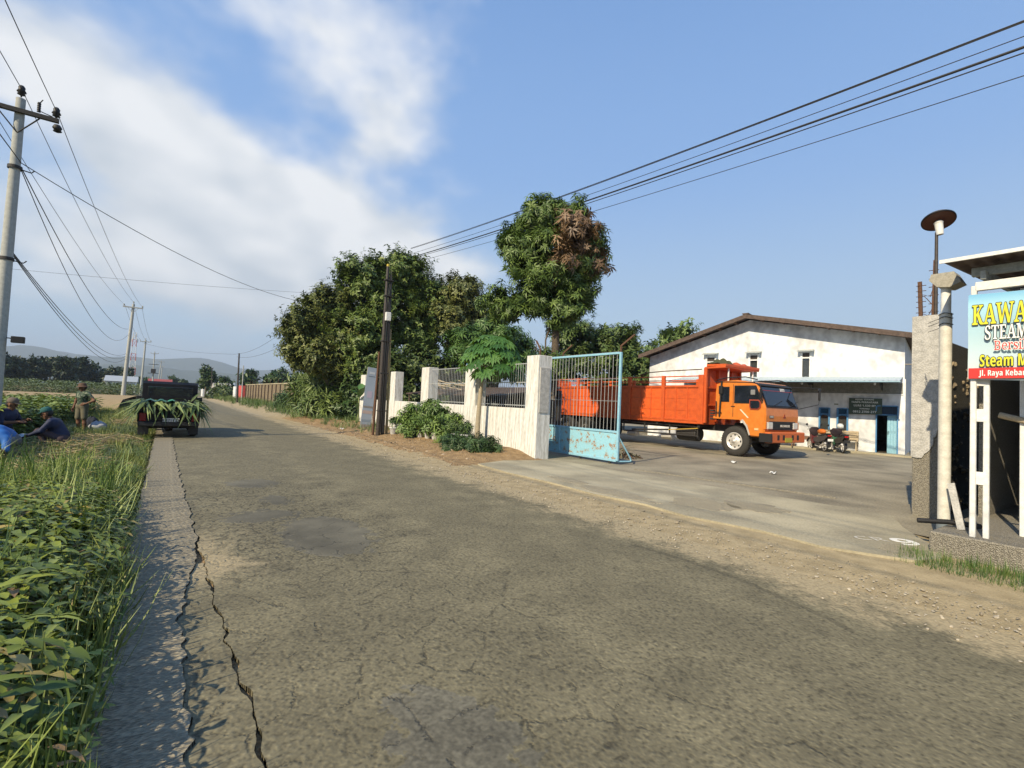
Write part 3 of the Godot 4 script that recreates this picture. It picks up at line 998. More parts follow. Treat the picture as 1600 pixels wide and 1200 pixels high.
	for y in [2.74, 2.82, 2.87]:
		b = MB.new()
		var ring := PackedVector3Array()
		for k in 17:
			ring.append(Vector3(0.071 * cos(TAU * k / 16), y + 0.01 * sin(k), 0.071 * sin(TAU * k / 16)))
		ring.append(Vector3(0.9, y + 0.05, -0.4))
		b.tube(ring, PackedFloat32Array([0.004]), 4)
		put(b, "tie_wire", M.darkmetal, t)
	b = MB.new()
	b.prism(PackedVector2Array([Vector2(-0.12, 0.19), Vector2(0.10, 0.19), Vector2(0.17, 0.05), Vector2(0.06, 0.0), Vector2(-0.06, 0.02), Vector2(-0.14, 0.11)]), -0.1, 0.16, Transform3D(Basis(Vector3(0, 0, 1), Vector3(0, 1, 0), Vector3(-1, 0, 0)), Vector3(0.04, 3.19, 0.0)))
	put(b, "gutter_box", surf(Color(0.26, 0.245, 0.20), Color(0.40, 0.375, 0.31), 0.7, 0.6, 93, 0.05, 0.02, 0.5), t)
	b = MB.new()
	b.tube(PackedVector3Array([Vector3(-0.25, 0.27, -0.2), Vector3(-0.1, 0.29, 0.05), Vector3(-0.02, 0.28, 0.2), Vector3(0.1, 0.27, 0.3)]), PackedFloat32Array([0.03]), 8)
	tag(put(b, "black_hose", M.black, null, Transform3D(Basis(), Vector3(7.85, 0.02, -1.8))), "black rubber hose lying round the foot of the downpipe", "hose")
	b = MB.new()
	b.bar(Vector3(0, 0, 0), Vector3(0.1, 0.52, -0.12), 0.07, 0.02)
	tag(put(b, "plank", M.cement, null, Transform3D(Basis(), Vector3(7.72, 0.25, -1.62))), "short grey board leaning beside the downpipe foot", "board")
	banner()

func banner() -> void:
	var t := thing("shop_banner", "light blue printed vinyl banner with yellow lettering on the kiosk front", "banner", Vector3(7.36, 2.0, -1.5))
	# local: x along the banner (world +z), y up, z towards the road
	t.rotation.y = -PI / 2
	var b := MB.new()
	b.sheet(24, 16, func(u: float, v: float) -> Vector3: return Vector3(2.6 * u, 0.96 - 0.96 * v - 0.015 * sin(u * 9.0), 0.012 * sin(u * 14.0 + v * 3.0) + 0.01 * sin(v * 8.0)))
	var g := Gradient.new()
	g.set_color(0, lin(0.16, 0.42, 0.66))
	g.set_color(1, lin(0.56, 0.62, 0.62))
	g.add_point(0.12, lin(0.34, 0.62, 0.76))
	var gt := GradientTexture2D.new()
	gt.gradient = g
	gt.fill_to = Vector2(0, 1)
	gt.width = 16
	gt.height = 128
	var m := StandardMaterial3D.new()
	m.albedo_texture = gt
	m.roughness = 0.55
	put(b, "vinyl", m, t)
	var yel := plain(Color(0.72, 0.66, 0.03), 0.55)
	var dk := plain(Color(0.02, 0.03, 0.02), 0.6)
	var wh := plain(Color(0.80, 0.82, 0.80), 0.55)
	var red := plain(Color(0.62, 0.03, 0.025), 0.55)
	var lines := [["KAWA", 0.225, 0.035, 0.715, 0.43, yel, dk, true, true], ["STEAM", 0.155, 0.14, 0.51, 0.33, wh, dk, true, true], ["Bersih", 0.10, 0.215, 0.365, 0.27, red, wh, false, true], ["Steam Mo", 0.125, 0.10, 0.20, 0.42, yel, dk, true, false], ["Jl. Raya Kebang", 0.06, 0.10, 0.065, 0.40, wh, null, true, false]]
	for l in lines:
		if l[6] != null:
			for q in [[-1, 0], [1, 0], [0, -1], [0, 1], [-0.7, -0.7], [0.7, 0.7], [-0.7, 0.7], [0.7, -0.7]]:
				text(l[0], l[1], 0.002, l[6], t, Transform3D(Basis(), Vector3(l[2] + 0.005 * q[0], l[3] + 0.008 * q[1], 0.029 + 0.0003 * q[0] + 0.0002 * q[1])), l[7], l[8], "letter_outline", l[4])
		text(l[0], l[1], 0.002, l[5], t, Transform3D(Basis(), Vector3(l[2], l[3], 0.033)), l[7], l[8], "lettering", l[4])
	b = MB.new()
	b.box(Vector3(1.3, 0.065, 0.024), Vector3(2.58, 0.115, 0.004))
	put(b, "red_band", red, t)

func wheel(parent: Node, at: Vector3, r: float, w: float, rim_mat: Material, holes: int, face: float) -> void:
	# axle along local x; face = side the hub looks to
	var x := Transform3D(Basis(Vector3(0, 0, 1), -PI / 2 * face), at)
	var b := MB.new()
	b.lathe([Vector2(r * 0.55, -w), Vector2(r * 0.86, -w), Vector2(r * 0.97, -w * 0.85), Vector2(r, -w * 0.6), Vector2(r, -w * 0.4), Vector2(r * 0.97, -w * 0.1), Vector2(r * 0.86, 0.0), Vector2(r * 0.7, 0.012), Vector2(r * 0.57, -0.01), Vector2(r * 0.54, -0.03)], 48, x, false)
	var t := put(b, "wheel", M.tyre, parent)
	b = MB.new()
	for k in 40:
		var a := TAU * k / 40
		b.box(x * Vector3(r * cos(a), -w * 0.5, r * sin(a)), Vector3(0.02, w * 0.72, 0.035), x.basis * Basis(Vector3(0, 1, 0), -a), 0.004)
	put(b, "tread", M.tyre, t)
	b = MB.new()
	b.lathe([Vector2(r * 0.57, -0.012), Vector2(r * 0.585, 0.0), Vector2(r * 0.54, 0.005), Vector2(r * 0.5, -0.04), Vector2(r * 0.40, -0.055), Vector2(r * 0.30, -0.03), Vector2(r * 0.24, 0.0), Vector2(r * 0.12, 0.01), Vector2(r * 0.11, 0.05), Vector2(0, 0.055)], 40, x, false)
	put(b, "rim", rim_mat, t)
	b = MB.new()
	for k in holes:
		var a := TAU * k / holes
		b.lathe([Vector2(0, 0.0), Vector2(r * 0.065, 0.0), Vector2(r * 0.07, -0.02)], 12, x * Transform3D(Basis(), Vector3(r * 0.40 * cos(a), -0.046, r * 0.40 * sin(a))))
	put(b, "hand_hole", M.black, t)
	b = MB.new()
	for k in holes:
		var a := TAU * (k + 0.5) / holes
		b.lathe([Vector2(0.016, -0.02), Vector2(0.016, 0.02), Vector2(0, 0.022)], 6, x * Transform3D(Basis(), Vector3(r * 0.2 * cos(a), 0.0, r * 0.2 * sin(a))))
	put(b, "lug_nut", M.silver, t)

func build_truck() -> void:
	# local: x across (0 = the side towards the road), y up, -z towards the tail; the near front wheel's contact is the origin
	var t := thing("cargo_truck", "orange long wheelbase cargo truck with slatted steel sides parked in the yard", "truck", Vector3(16.24, 0.012, -9.36), deg_to_rad(-2.8))
	var W := 2.12
	# --- cab as a loft of cross sections along z: each a rounded outline in x,y
	var b := MB.new()
	var prof := PackedVector2Array([Vector2(-1.0, 0.72), Vector2(-1.06, 1.05), Vector2(-1.08, 1.45), Vector2(-1.06, 1.72), Vector2(-0.98, 1.95), Vector2(-0.84, 2.36), Vector2(-0.76, 2.5), Vector2(-0.6, 2.58), Vector2(0.0, 2.66), Vector2(0.6, 2.62), Vector2(0.78, 2.52), Vector2(0.82, 2.3), Vector2(0.84, 1.28), Vector2(0.56, 1.28), Vector2(-0.15, 1.28), Vector2(-0.36, 1.2), Vector2(-0.5, 1.02), Vector2(-0.56, 0.72)])
	# side outline (s, h) extruded across with rounded flanks
	var cs := [[0.05, 0.0], [0.0, 0.06], [0.0, W - 0.06], [0.05, W]]
	for k in cs.size() - 1:
		var a: Array = cs[k]
		var c2: Array = cs[k + 1]
		for i in prof.size():
			var p := prof[i]
			var q := prof[(i + 1) % prof.size()]
			var ctr := Vector2(-0.12, 1.75)
			var f := func(pt: Vector2, ins: float, xx: float) -> Vector3:
				var d := (ctr - pt).normalized() * ins
				return Vector3(xx, pt.y + d.y, -(pt.x + d.x))
			b.face([f.call(p, a[0], a[1]), f.call(q, a[0], a[1]), f.call(q, c2[0], c2[1]), f.call(p, c2[0], c2[1])], Vector3(W * 0.5, 1.8, 0.1))
	for s in [0, 1]:
		var pp := PackedVector2Array()
		for p in prof:
			var d := (Vector2(-0.12, 1.75) - p).normalized() * 0.05
			pp.append(p + d)
		var ti := Geometry2D.triangulate_polygon(pp)
		for k in range(0, ti.size(), 3):
			var xx := 0.0 if s == 0 else W
			b.face([Vector3(xx, pp[ti[k]].y, -pp[ti[k]].x), Vector3(xx, pp[ti[k + 1]].y, -pp[ti[k + 1]].x), Vector3(xx, pp[ti[k + 2]].y, -pp[ti[k + 2]].x)], Vector3(W * 0.5, 1.5, 0.2))
	put(b, "cab", M.cab, t)
	var gl := glass(Color(0.012, 0.016, 0.024), 0.93)
	var seal: Material = M.black
	# side windows with dark seals (x = near side), door gap, handle
	var quadside := func(pts: Array, x: float) -> MB:
		var m := MB.new()
		var o := PackedVector2Array()
		for p in pts:
			o.append(Vector2(p[0], p[1]))
		m.prism(o, 0.0, 0.012, Transform3D(Basis(Vector3(0, 0, -1), Vector3(0, 1, 0), Vector3(-1, 0, 0)), Vector3(x, 0, 0)))
		return m
	for sd in [0, 1]:
		var x := 0.0 if sd == 0 else W + 0.012
		var dr := Node3D.new()
		dr.name = "door"
		t.add_child(dr, true)
		put(quadside.call([[0.05, 2.46], [-0.74, 2.46], [-0.86, 2.2], [-0.93, 1.84], [0.05, 1.84]], x), "window_seal", seal, dr)
		put(quadside.call([[0.02, 2.43], [-0.72, 2.43], [-0.83, 2.19], [-0.895, 1.88], [0.02, 1.88]], x - (0.014 if sd == 0 else -0.014)), "window", gl, dr)
		put(quadside.call([[-0.52, 1.98], [-0.86, 1.98], [-0.93, 1.9], [-0.93, 1.72], [-0.84, 1.64], [-0.56, 1.64], [-0.52, 1.74]], x - (0.016 if sd == 0 else -0.016)), "lower_window_seal", plain(Color(0.30, 0.05, 0.02), 0.5), dr)
		put(quadside.call([[-0.56, 1.94], [-0.84, 1.94], [-0.89, 1.88], [-0.89, 1.74], [-0.82, 1.68], [-0.59, 1.68], [-0.56, 1.76]], x - (0.03 if sd == 0 else -0.03)), "lower_window", gl, dr)
		put(quadside.call([[0.16, 1.74], [0.02, 1.74], [0.02, 1.715], [0.16, 1.715]], x - (0.01 if sd == 0 else -0.01)), "handle", seal, dr)
		put(quadside.call([[0.10, 2.5], [0.085, 2.5], [0.085, 1.3], [0.10, 1.3]], x + (0.006 if sd == 0 else -0.006)), "door_gap", seal, dr)
		put(quadside.call([[-0.17, 1.62], [-0.21, 1.64], [-0.50, 1.36], [-0.46, 1.34]], x - (0.002 if sd == 0 else -0.002)), "stripe", plain(Color(0.75, 0.62, 0.45), 0.5), dr)
		put(quadside.call([[0.60, 2.42], [0.24, 2.42], [0.24, 1.88], [0.60, 1.88]], x), "rear_quarter_seal", seal, t)
		put(quadside.call([[0.57, 2.39], [0.27, 2.39], [0.27, 1.91], [0.57, 1.91]], x - (0.014 if sd == 0 else -0.014)), "rear_quarter_window", gl, t)
		put(quadside.call([[0.84, 1.36], [-0.2, 1.36], [-0.36, 1.26], [-0.46, 1.14], [-0.40, 1.10], [-0.33, 1.18], [-0.18, 1.27], [0.84, 1.27]], x - (0.02 if sd == 0 else -0.02)), "wheel_arch_trim", M.cab, t)
		put(quadside.call([[-0.30, 1.30], [-0.48, 1.08], [-0.58, 0.78], [-0.54, 0.76], [-0.42, 1.06], [-0.24, 1.26]], x - (0.03 if sd == 0 else -0.03)), "mudguard_flash", M.silver, t)
		put(quadside.call([[-0.72, 1.02], [-0.86, 1.02], [-0.86, 0.95], [-0.72, 0.95]], x - (0.012 if sd == 0 else -0.012)), "side_lamp", plain(Color(0.80, 0.50, 0.25), 0.3), t)
		put(quadside.call([[0.84, 2.62], [-0.7, 2.58], [-0.7, 2.55], [0.84, 2.585]], x + (0.004 if sd == 0 else -0.004)), "rain_rail", seal, t)
	# windscreen, its seal and printed band; the front slopes from (-0.98,1.95) to (-0.84,2.36)
	var scr := func(x0: float, x1: float, h0: float, h1: float, off: float) -> MB:
		var m := MB.new()
		var fz := func(h: float) -> float: return lerpf(1.035, 0.77, (h - 1.78) / 0.70)
		var o: Array = [Vector3(x0, h0, fz.call(h0) + off), Vector3(x1, h0, fz.call(h0) + off), Vector3(x1, h1, fz.call(h1) + off), Vector3(x0, h1, fz.call(h1) + off)]
		m.face(o.duplicate(), Vector3(W * 0.5, 2.0, 0))
		return m
	put(scr.call(0.06, W - 0.06, 1.74, 2.52, 0.03), "windscreen_seal", seal, t)
	var ws := put(scr.call(0.12, W - 0.12, 1.80, 2.46, 0.045), "windscreen", gl, t)
	put(scr.call(0.14, W - 0.14, 2.30, 2.315, 0.052), "red_line", plain(Color(0.35, 0.02, 0.02), 0.5), ws)
	text("3777", 0.10, 0.004, plain(Color(0.8, 0.8, 0.78), 0.5), ws, Transform3D(Basis(Vector3(1, 0, 0), deg_to_rad(-20)), Vector3(1.35, 2.36, 0.875)), true)
	for q in [[0.5, 0.2], [1.5, 0.2]]:
		b = MB.new()
		b.bar(Vector3(q[0], 1.79, 1.09), Vector3(q[0] + 0.6, 1.98, 1.02), 0.02, 0.012)
		put(b, "wiper", seal, t)
	b = MB.new()
	b.prism(PackedVector2Array([Vector2(0.62, 2.50), Vector2(0.86, 2.44), Vector2(0.88, 2.47), Vector2(0.64, 2.56)]), 0.04, W - 0.04, Transform3D(Basis(Vector3(0, 0, 1), Vector3(0, 1, 0), Vector3(-1, 0, 0)), Vector3(W, 0, 0)))
	put(b, "sun_visor", M.black, t)
	# grille, lamps, badge, lettering
	b = MB.new()
	b.box(Vector3(W * 0.5, 1.12, 1.06), Vector3(1.62, 0.30, 0.05), Basis(), 0.01)
	var gr := put(b, "grille", M.black, t)
	for k in 4:
		b = MB.new()
		b.box(Vector3(W * 0.5, 1.02 + 0.065 * k, 1.088), Vector3(1.55, 0.018, 0.014))
		put(b, "slat", M.darkmetal, gr)
	text("MITSUBISHI", 0.075, 0.01, M.silver, gr, Transform3D(Basis(), Vector3(W * 0.5 + 0.12, 1.12, 1.10)), true)
	for x in [0.27, W - 0.27]:
		b = MB.new()
		b.box(Vector3(x, 1.12, 1.07), Vector3(0.32, 0.24, 0.06), Basis(), 0.015)
		var hl := put(b, "headlight", M.silver, t)
		b = MB.new()
		b.box(Vector3(x, 1.12, 1.105), Vector3(0.27, 0.19, 0.012), Basis(), 0.004)
		put(b, "lens", plain(Color(0.66, 0.66, 0.62), 0.12), hl)
		b = MB.new()
		b.box(Vector3(0.055 if x < 1 else W - 0.055, 1.12, 1.05), Vector3(0.09, 0.24, 0.06), Basis(), 0.01)
		put(b, "turn_signal", plain(Color(0.72, 0.20, 0.02), 0.25), t)
	# three-diamond badge and FUSO plate
	var bd := Node3D.new()
	bd.name = "badge"
	t.add_child(bd, true)
	for a in [90.0, 210.0, 330.0]:
		b = MB.new()
		var d := Vector2.from_angle(deg_to_rad(a))
		var n2 := Vector2(-d.y, d.x)
		b.prism(PackedVector2Array([Vector2(), d * 0.045 + n2 * 0.026, d * 0.09, d * 0.045 - n2 * 0.026]), 0, 0.012, Transform3D(Basis(), Vector3(W * 0.5 + 0.1, 1.44, 1.083)))
		put(b, "diamond", plain(Color(0.25, 0.02, 0.015), 0.4), bd)
	b = MB.new()
	b.box(Vector3(0.36, 1.42, 1.083), Vector3(0.26, 0.09, 0.014), Basis(), 0.004)
	var fp := put(b, "name_plate", plain(Color(0.10, 0.09, 0.08), 0.4), t)
	text("FUSO", 0.055, 0.004, M.silver, fp, Transform3D(Basis(), Vector3(0.36, 1.42, 1.093)), true)
	# bumper with tow slots and number plate
	b = MB.new()
	b.box(Vector3(W * 0.5, 0.74, 1.17), Vector3(W + 0.06, 0.36, 0.22), Basis(), 0.03)
	var bm := put(b, "bumper", surf(Color(0.50, 0.10, 0.02), Color(0.66, 0.16, 0.03), 0.5, 0.8, 95, 0.06, 0.02, 0.5), t)
	b = MB.new()
	b.box(Vector3(0.0, 0.72, 1.10), Vector3(0.1, 0.30, 0.42), Basis(), 0.02)
	put(b, "bumper_corner", M.black, bm)
	for x in [0.45, 0.78, W - 0.78, W - 0.45]:
		b = MB.new()
		b.box(Vector3(x, 0.74, 1.278), Vector3(0.13, 0.17, 0.012))
		put(b, "slot", M.black, bm)
	b = MB.new()
	b.box(Vector3(W * 0.5 + 0.02, 0.66, 1.285), Vector3(0.44, 0.15, 0.012))
	put(b, "number_plate", plain(Color(0.42, 0.36, 0.03), 0.5), bm)
	# mirrors on arms
	for sd in [0, 1]:
		var x := -0.16 if sd == 0 else W + 0.62
		var z := 1.0 if sd == 0 else 1.45
		var mr := Node3D.new()
		mr.name = "mirror"
		t.add_child(mr, true)
		b = MB.new()
		b.box(Vector3(x, 2.18 if sd == 0 else 2.22, z), Vector3(0.20, 0.34, 0.07), Basis(Vector3(0, 1, 0), 0.4), 0.03)
		if sd == 1:
			b.box(Vector3(x - 0.02, 2.42, z), Vector3(0.18, 0.16, 0.07), Basis(Vector3(0, 0, 1), 0.5), 0.03)
		put(b, "mirror_head", M.black, mr)
		b = MB.new()
		if sd == 0:
			b.rod(Vector3(0.03, 2.44, 0.85), Vector3(x, 2.34, z), 0.014)
			b.rod(Vector3(0.0, 1.95, 0.98), Vector3(x, 2.02, z), 0.014)
		else:
			b.rod(Vector3(W - 0.02, 2.5, 0.8), Vector3(x, 2.5, z), 0.014)
			b.tube(PackedVector3Array([Vector3(W - 0.02, 1.72, 1.02), Vector3(x - 0.05, 1.92, z), Vector3(x - 0.02, 2.06, z)]), PackedFloat32Array([0.014]))
		put(b, "mirror_arm", M.black, mr)
	b = MB.new()
	b.box(Vector3(-0.06, 2.22, 0.66), Vector3(0.05, 0.18, 0.16), Basis(), 0.02)
	put(b, "round_mirror", plain(Color(0.22, 0.22, 0.22), 0.4), t)
	# air intake stack and ladder behind the door
	b = MB.new()
	b.rod(Vector3(-0.06, 1.35, -0.58), Vector3(-0.06, 2.62, -0.52), 0.03)
	b.rod(Vector3(-0.06, 1.35, -0.72), Vector3(-0.06, 1.9, -0.72), 0.018)
	b.rod(Vector3(-0.06, 1.5, -0.78), Vector3(-0.06, 1.5, -0.5), 0.015)
	b.box(Vector3(-0.06, 2.3, -0.54), Vector3(0.1, 0.3, 0.14), Basis(), 0.02)
	put(b, "intake_stack", M.black, t)
	b = MB.new()
	for k in 4:
		b.box(Vector3(0.25, 1.25 + 0.1 * k, -0.98), Vector3(0.4, 0.06, 0.14), Basis(), 0.01)
	put(b, "battery_box", M.darkmetal, t)
	# --- bed
	var s0 := 1.25
	var s1 := 11.8
	b = MB.new()
	b.box(Vector3(W * 0.5, 1.08, -(s0 + s1) * 0.5), Vector3(W + 0.1, 0.12, s1 - s0), Basis(), 0.01)
	put(b, "bed_floor", M.orange, t)
	var posts := [1.37, 3.14, 4.97, 6.81, 8.43, 10.14, 11.72]
	var pan_mats := [M.orange, surf(Color(0.66, 0.10, 0.016), Color(0.80, 0.14, 0.028), 0.42, 1.3, 97, 0.05, 0.012, 0.4)]
	for sd in [0, 1]:
		var x := -0.02 if sd == 0 else W + 0.02
		var out := -1.0 if sd == 0 else 1.0
		for k in posts.size():
			b = MB.new()
			b.box(Vector3(x + out * 0.02, 1.95, -posts[k]), Vector3(0.1, 1.84, 0.16 if k > 0 else 0.22), Basis(), 0.012)
			put(b, "post", M.orange, t)
			if k == posts.size() - 1:
				continue
			var a: float = posts[k] + 0.085
			var e: float = posts[k + 1] - 0.085
			var pn := Node3D.new()
			pn.name = "side_panel"
			t.add_child(pn, true)
			b = MB.new()
			b.box(Vector3(x + out * -0.012, 1.78, -(a + e) * 0.5), Vector3(0.03, 1.30, e - a))
			put(b, "sheet", pan_mats[k % 2], pn)
			for h in [1.16, 2.43]:
				b = MB.new()
				b.box(Vector3(x + out * 0.012, h, -(a + e) * 0.5), Vector3(0.07, 0.08, e - a), Basis(), 0.008)
				put(b, "edge_rail", M.orange, pn)
			for j in 2:
				var z := -lerpf(a, e, (j + 1) / 3.0)
				b = MB.new()
				b.box(Vector3(x + out * 0.016, 1.795, z), Vector3(0.04, 1.19, 0.06), Basis(), 0.008)
				put(b, "stiffener", M.orange, pn)
			for h in [1.52, 1.98]:
				b = MB.new()
				b.box(Vector3(x + out * 0.008, h, -(a + e) * 0.5), Vector3(0.012, 0.022, e - a - 0.02))
				put(b, "seam", M.orange, pn)
			for h in [2.60, 2.83]:
				b = MB.new()
				b.bar(Vector3(x, h, -a), Vector3(x, h, -e), 0.045, 0.04, 0.006)
				put(b, "top_rail", M.orange, pn)
	# headboard, tailboard, and the peak over the cab with a folded tarpaulin
	b = MB.new()
	b.box(Vector3(W * 0.5, 2.1, -s0 - 0.03), Vector3(W + 0.02, 2.06, 0.05))
	put(b, "headboard", M.orange, t)
	for x in [0.0, 0.75, 1.55, W]:
		b = MB.new()
		b.box(Vector3(x, 2.12, -s0 + 0.04), Vector3(0.10, 2.08, 0.10), Basis(), 0.01)
		put(b, "headboard_post", M.orange, t)
	for h in [1.75, 2.4]:
		b = MB.new()
		b.box(Vector3(W * 0.5, h, -s0 + 0.025), Vector3(W, 0.07, 0.05), Basis(), 0.008)
		put(b, "headboard_rib", M.orange, t)
	b = MB.new()
	b.box(Vector3(W * 0.5, 2.0, -s1 + 0.03), Vector3(W, 1.8, 0.05))
	put(b, "tailboard", M.orange, t)
	b = MB.new()
	b.box(Vector3(W * 0.5, 3.13, -0.85), Vector3(W + 0.02, 0.07, 0.85), Basis(Vector3(1, 0, 0), -0.02), 0.01)
	var pk := put(b, "peak_platform", M.orange, t)
	b = MB.new()
	for x in [0.02, W - 0.02]:
		b.bar(Vector3(x, 3.22, -1.2), Vector3(x, 3.2, -0.45), 0.04, 0.09, 0.006)
	b.bar(Vector3(0.0, 3.2, -0.43), Vector3(W, 3.2, -0.43), 0.04, 0.09, 0.006)
	put(b, "peak_rail", M.orange, pk)
	b = MB.new()
	for x in [0.3, W - 0.3]:
		b.rod(Vector3(x, 2.6, -0.5), Vector3(x, 3.12, -0.5), 0.03)
	put(b, "peak_support", M.whitepaint, pk)
	b = MB.new()
	b.tube(PackedVector3Array([Vector3(0.0, 2.66, -0.75), Vector3(0.02, 2.74, -0.4), Vector3(0.02, 2.76, 0.35), Vector3(0.1, 2.66, 0.72)]), PackedFloat32Array([0.02]))
	b.tube(PackedVector3Array([Vector3(W, 2.66, -0.75), Vector3(W - 0.02, 2.74, -0.4), Vector3(W - 0.02, 2.76, 0.35), Vector3(W - 0.1, 2.66, 0.72)]), PackedFloat32Array([0.02]))
	put(b, "roof_rail", M.black, t)
	b = MB.new()
	b.tube(PackedVector3Array([Vector3(0.0, 2.86, -4.7), Vector3(0.0, 3.02, -4.0), Vector3(0.0, 3.06, -3.2), Vector3(0.0, 3.08, -1.4)]), PackedFloat32Array([0.02]))
	put(b, "hand_rail", M.rust, t)
	# chassis, tanks, axles, wheels
	b = MB.new()
	for x in [0.72, W - 0.72]:
		b.box(Vector3(x, 0.92, -5.3), Vector3(0.1, 0.24, 12.4))
	for s in [1.5, 3.5, 5.5, 7.5, 9.5, 11.4]:
		b.box(Vector3(W * 0.5, 0.96, -s), Vector3(W - 0.1, 0.12, 0.1))
	put(b, "chassis", M.darkmetal, t)
	b = MB.new()
	b.rod(Vector3(0.12, 0.72, -2.9), Vector3(0.12, 0.60, -4.9), 0.035)
	b.rod(Vector3(0.12, 0.92, -1.6), Vector3(0.12, 0.92, -5.4), 0.03)
	b.rod(Vector3(0.12, 0.56, -1.6), Vector3(0.12, 0.52, -5.4), 0.03)
	for s in [1.6, 2.9, 4.2, 5.4]:
		b.rod(Vector3(0.12, 1.02, -s), Vector3(0.12, 0.52, -s), 0.03)
	put(b, "side_guard", M.darkmetal, t)
	b = MB.new()
	b.bar(Vector3(0.07, 0.86, -1.55), Vector3(0.07, 0.72, -2.9), 0.05, 0.03)
	put(b, "yellow_strut", plain(Color(0.45, 0.30, 0.05), 0.5), t)
	b = MB.new()
	b.lathe([Vector2(0, -0.45), Vector2(0.26, -0.45), Vector2(0.28, -0.42), Vector2(0.28, 0.42), Vector2(0.26, 0.45), Vector2(0, 0.45)], 24, Transform3D(Basis(Vector3(1, 0, 0), PI / 2), Vector3(0.45, 0.62, -2.2)))
	put(b, "fuel_tank", M.darkmetal, t)
	b = MB.new()
	for s in [0.0, 7.9, 9.3]:
		b.rod(Vector3(0.3, 0.52, -s), Vector3(W - 0.3, 0.52, -s), 0.09)
	b.lathe([Vector2(0, -0.3), Vector2(0.2, -0.2), Vector2(0.26, 0), Vector2(0.2, 0.2), Vector2(0, 0.3)], 16, Transform3D(Basis(), Vector3(W * 0.5, 0.52, -7.9)), false)
	b.box(Vector3(W * 0.5, 0.85, 0.2), Vector3(0.9, 0.6, 1.3), Basis(), 0.05)
	put(b, "axle", M.darkmetal, t)
	wheel(t, Vector3(0.02, 0.52, -0.03), 0.52, 0.27, M.silver, 8, -1.0)
	wheel(t, Vector3(W - 0.02, 0.52, -0.03), 0.52, 0.27, M.silver, 8, 1.0)
	for s in [7.9, 9.3]:
		wheel(t, Vector3(0.02, 0.52, -s), 0.52, 0.27, M.darkmetal, 8, -1.0)
		wheel(t, Vector3(0.33, 0.52, -s), 0.52, 0.27, M.darkmetal, 8, -1.0)
		wheel(t, Vector3(W - 0.02, 0.52, -s), 0.52, 0.27, M.darkmetal, 8, 1.0)
		wheel(t, Vector3(W - 0.33, 0.52, -s), 0.52, 0.27, M.darkmetal, 8, 1.0)
	# white drums hung below
	for s in [3.3, 5.2]:
		b = MB.new()
		b.lathe([Vector2(0, -0.25), Vector2(0.12, -0.25), Vector2(0.13, 0.25), Vector2(0, 0.25)], 16, Transform3D(Basis(Vector3(1, 0, 0), PI / 2), Vector3(0.5, 0.42, -s)))
		put(b, "air_tank", M.silver, t)
	# load on the peak: a rolled orange tarpaulin and a dark bundle
	var tp := Transform3D(t.transform.basis, t.position)
	rng.seed = 9
	b = MB.new()
	b.sheet(28, 14, func(u: float, v: float) -> Vector3:
		var a := PI * v
		var r := 0.17 + 0.05 * sin(u * 23.0) + 0.04 * sin(u * 11.0 + v * 7.0)
		return Vector3(lerpf(0.7, 2.15, u), 3.17 + r * sin(a) * (0.55 + 0.45 * sin(PI * u)), -0.8 + 0.33 * cos(a) * (0.8 + 0.1 * sin(u * 17.0))))
	tag(put(b, "tarpaulin", surf(Color(0.34, 0.06, 0.025), Color(0.62, 0.13, 0.05), 0.7, 0.6, 99, 0.06, 0.02, 0.5), null, tp), "crumpled orange tarpaulin folded on the truck's cab platform", "tarpaulin")
	b = MB.new()
	b.sheet(24, 12, func(u: float, v: float) -> Vector3:
		var a := PI * v
		var r := 0.24 + 0.06 * sin(u * 31.0) + 0.05 * sin(v * 9.0 + u * 9.0)
		return Vector3(lerpf(0.0, 1.05, u), 3.17 + r * sin(a) * (0.6 + 0.4 * sin(PI * u)), -0.9 + 0.3 * cos(a)))
	tag(put(b, "cargo_net", surf(Color(0.02, 0.025, 0.012), Color(0.11, 0.11, 0.05), 0.9, 0.35, 101, 0.1, 0.03, 0.6), null, tp), "dark green net bundle heaped on the truck's headboard platform", "net")

# wall band from x0 to x1, y0 to y1, with openings [xa, xb, ya, yb] left free
func wall_band(b: MB, x0: float, x1: float, y0: float, y1: float, z0: float, z1: float, holes: Array) -> void:
	var x := x0
	var zc := (z0 + z1) * 0.5
	var d := z1 - z0
	for h in holes:
		if h[0] > x:
			b.box(Vector3((x + h[0]) * 0.5, (y0 + y1) * 0.5, zc), Vector3(h[0] - x, y1 - y0, d))
		if h[2] > y0:
			b.box(Vector3((h[0] + h[1]) * 0.5, (y0 + h[2]) * 0.5, zc), Vector3(h[1] - h[0], h[2] - y0, d))
		if h[3] < y1:
			b.box(Vector3((h[0] + h[1]) * 0.5, (h[3] + y1) * 0.5, zc), Vector3(h[1] - h[0], y1 - h[3], d))
		x = h[1]
	b.box(Vector3((x + x1) * 0.5, (y0 + y1) * 0.5, zc), Vector3(x1 - x, y1 - y0, d))

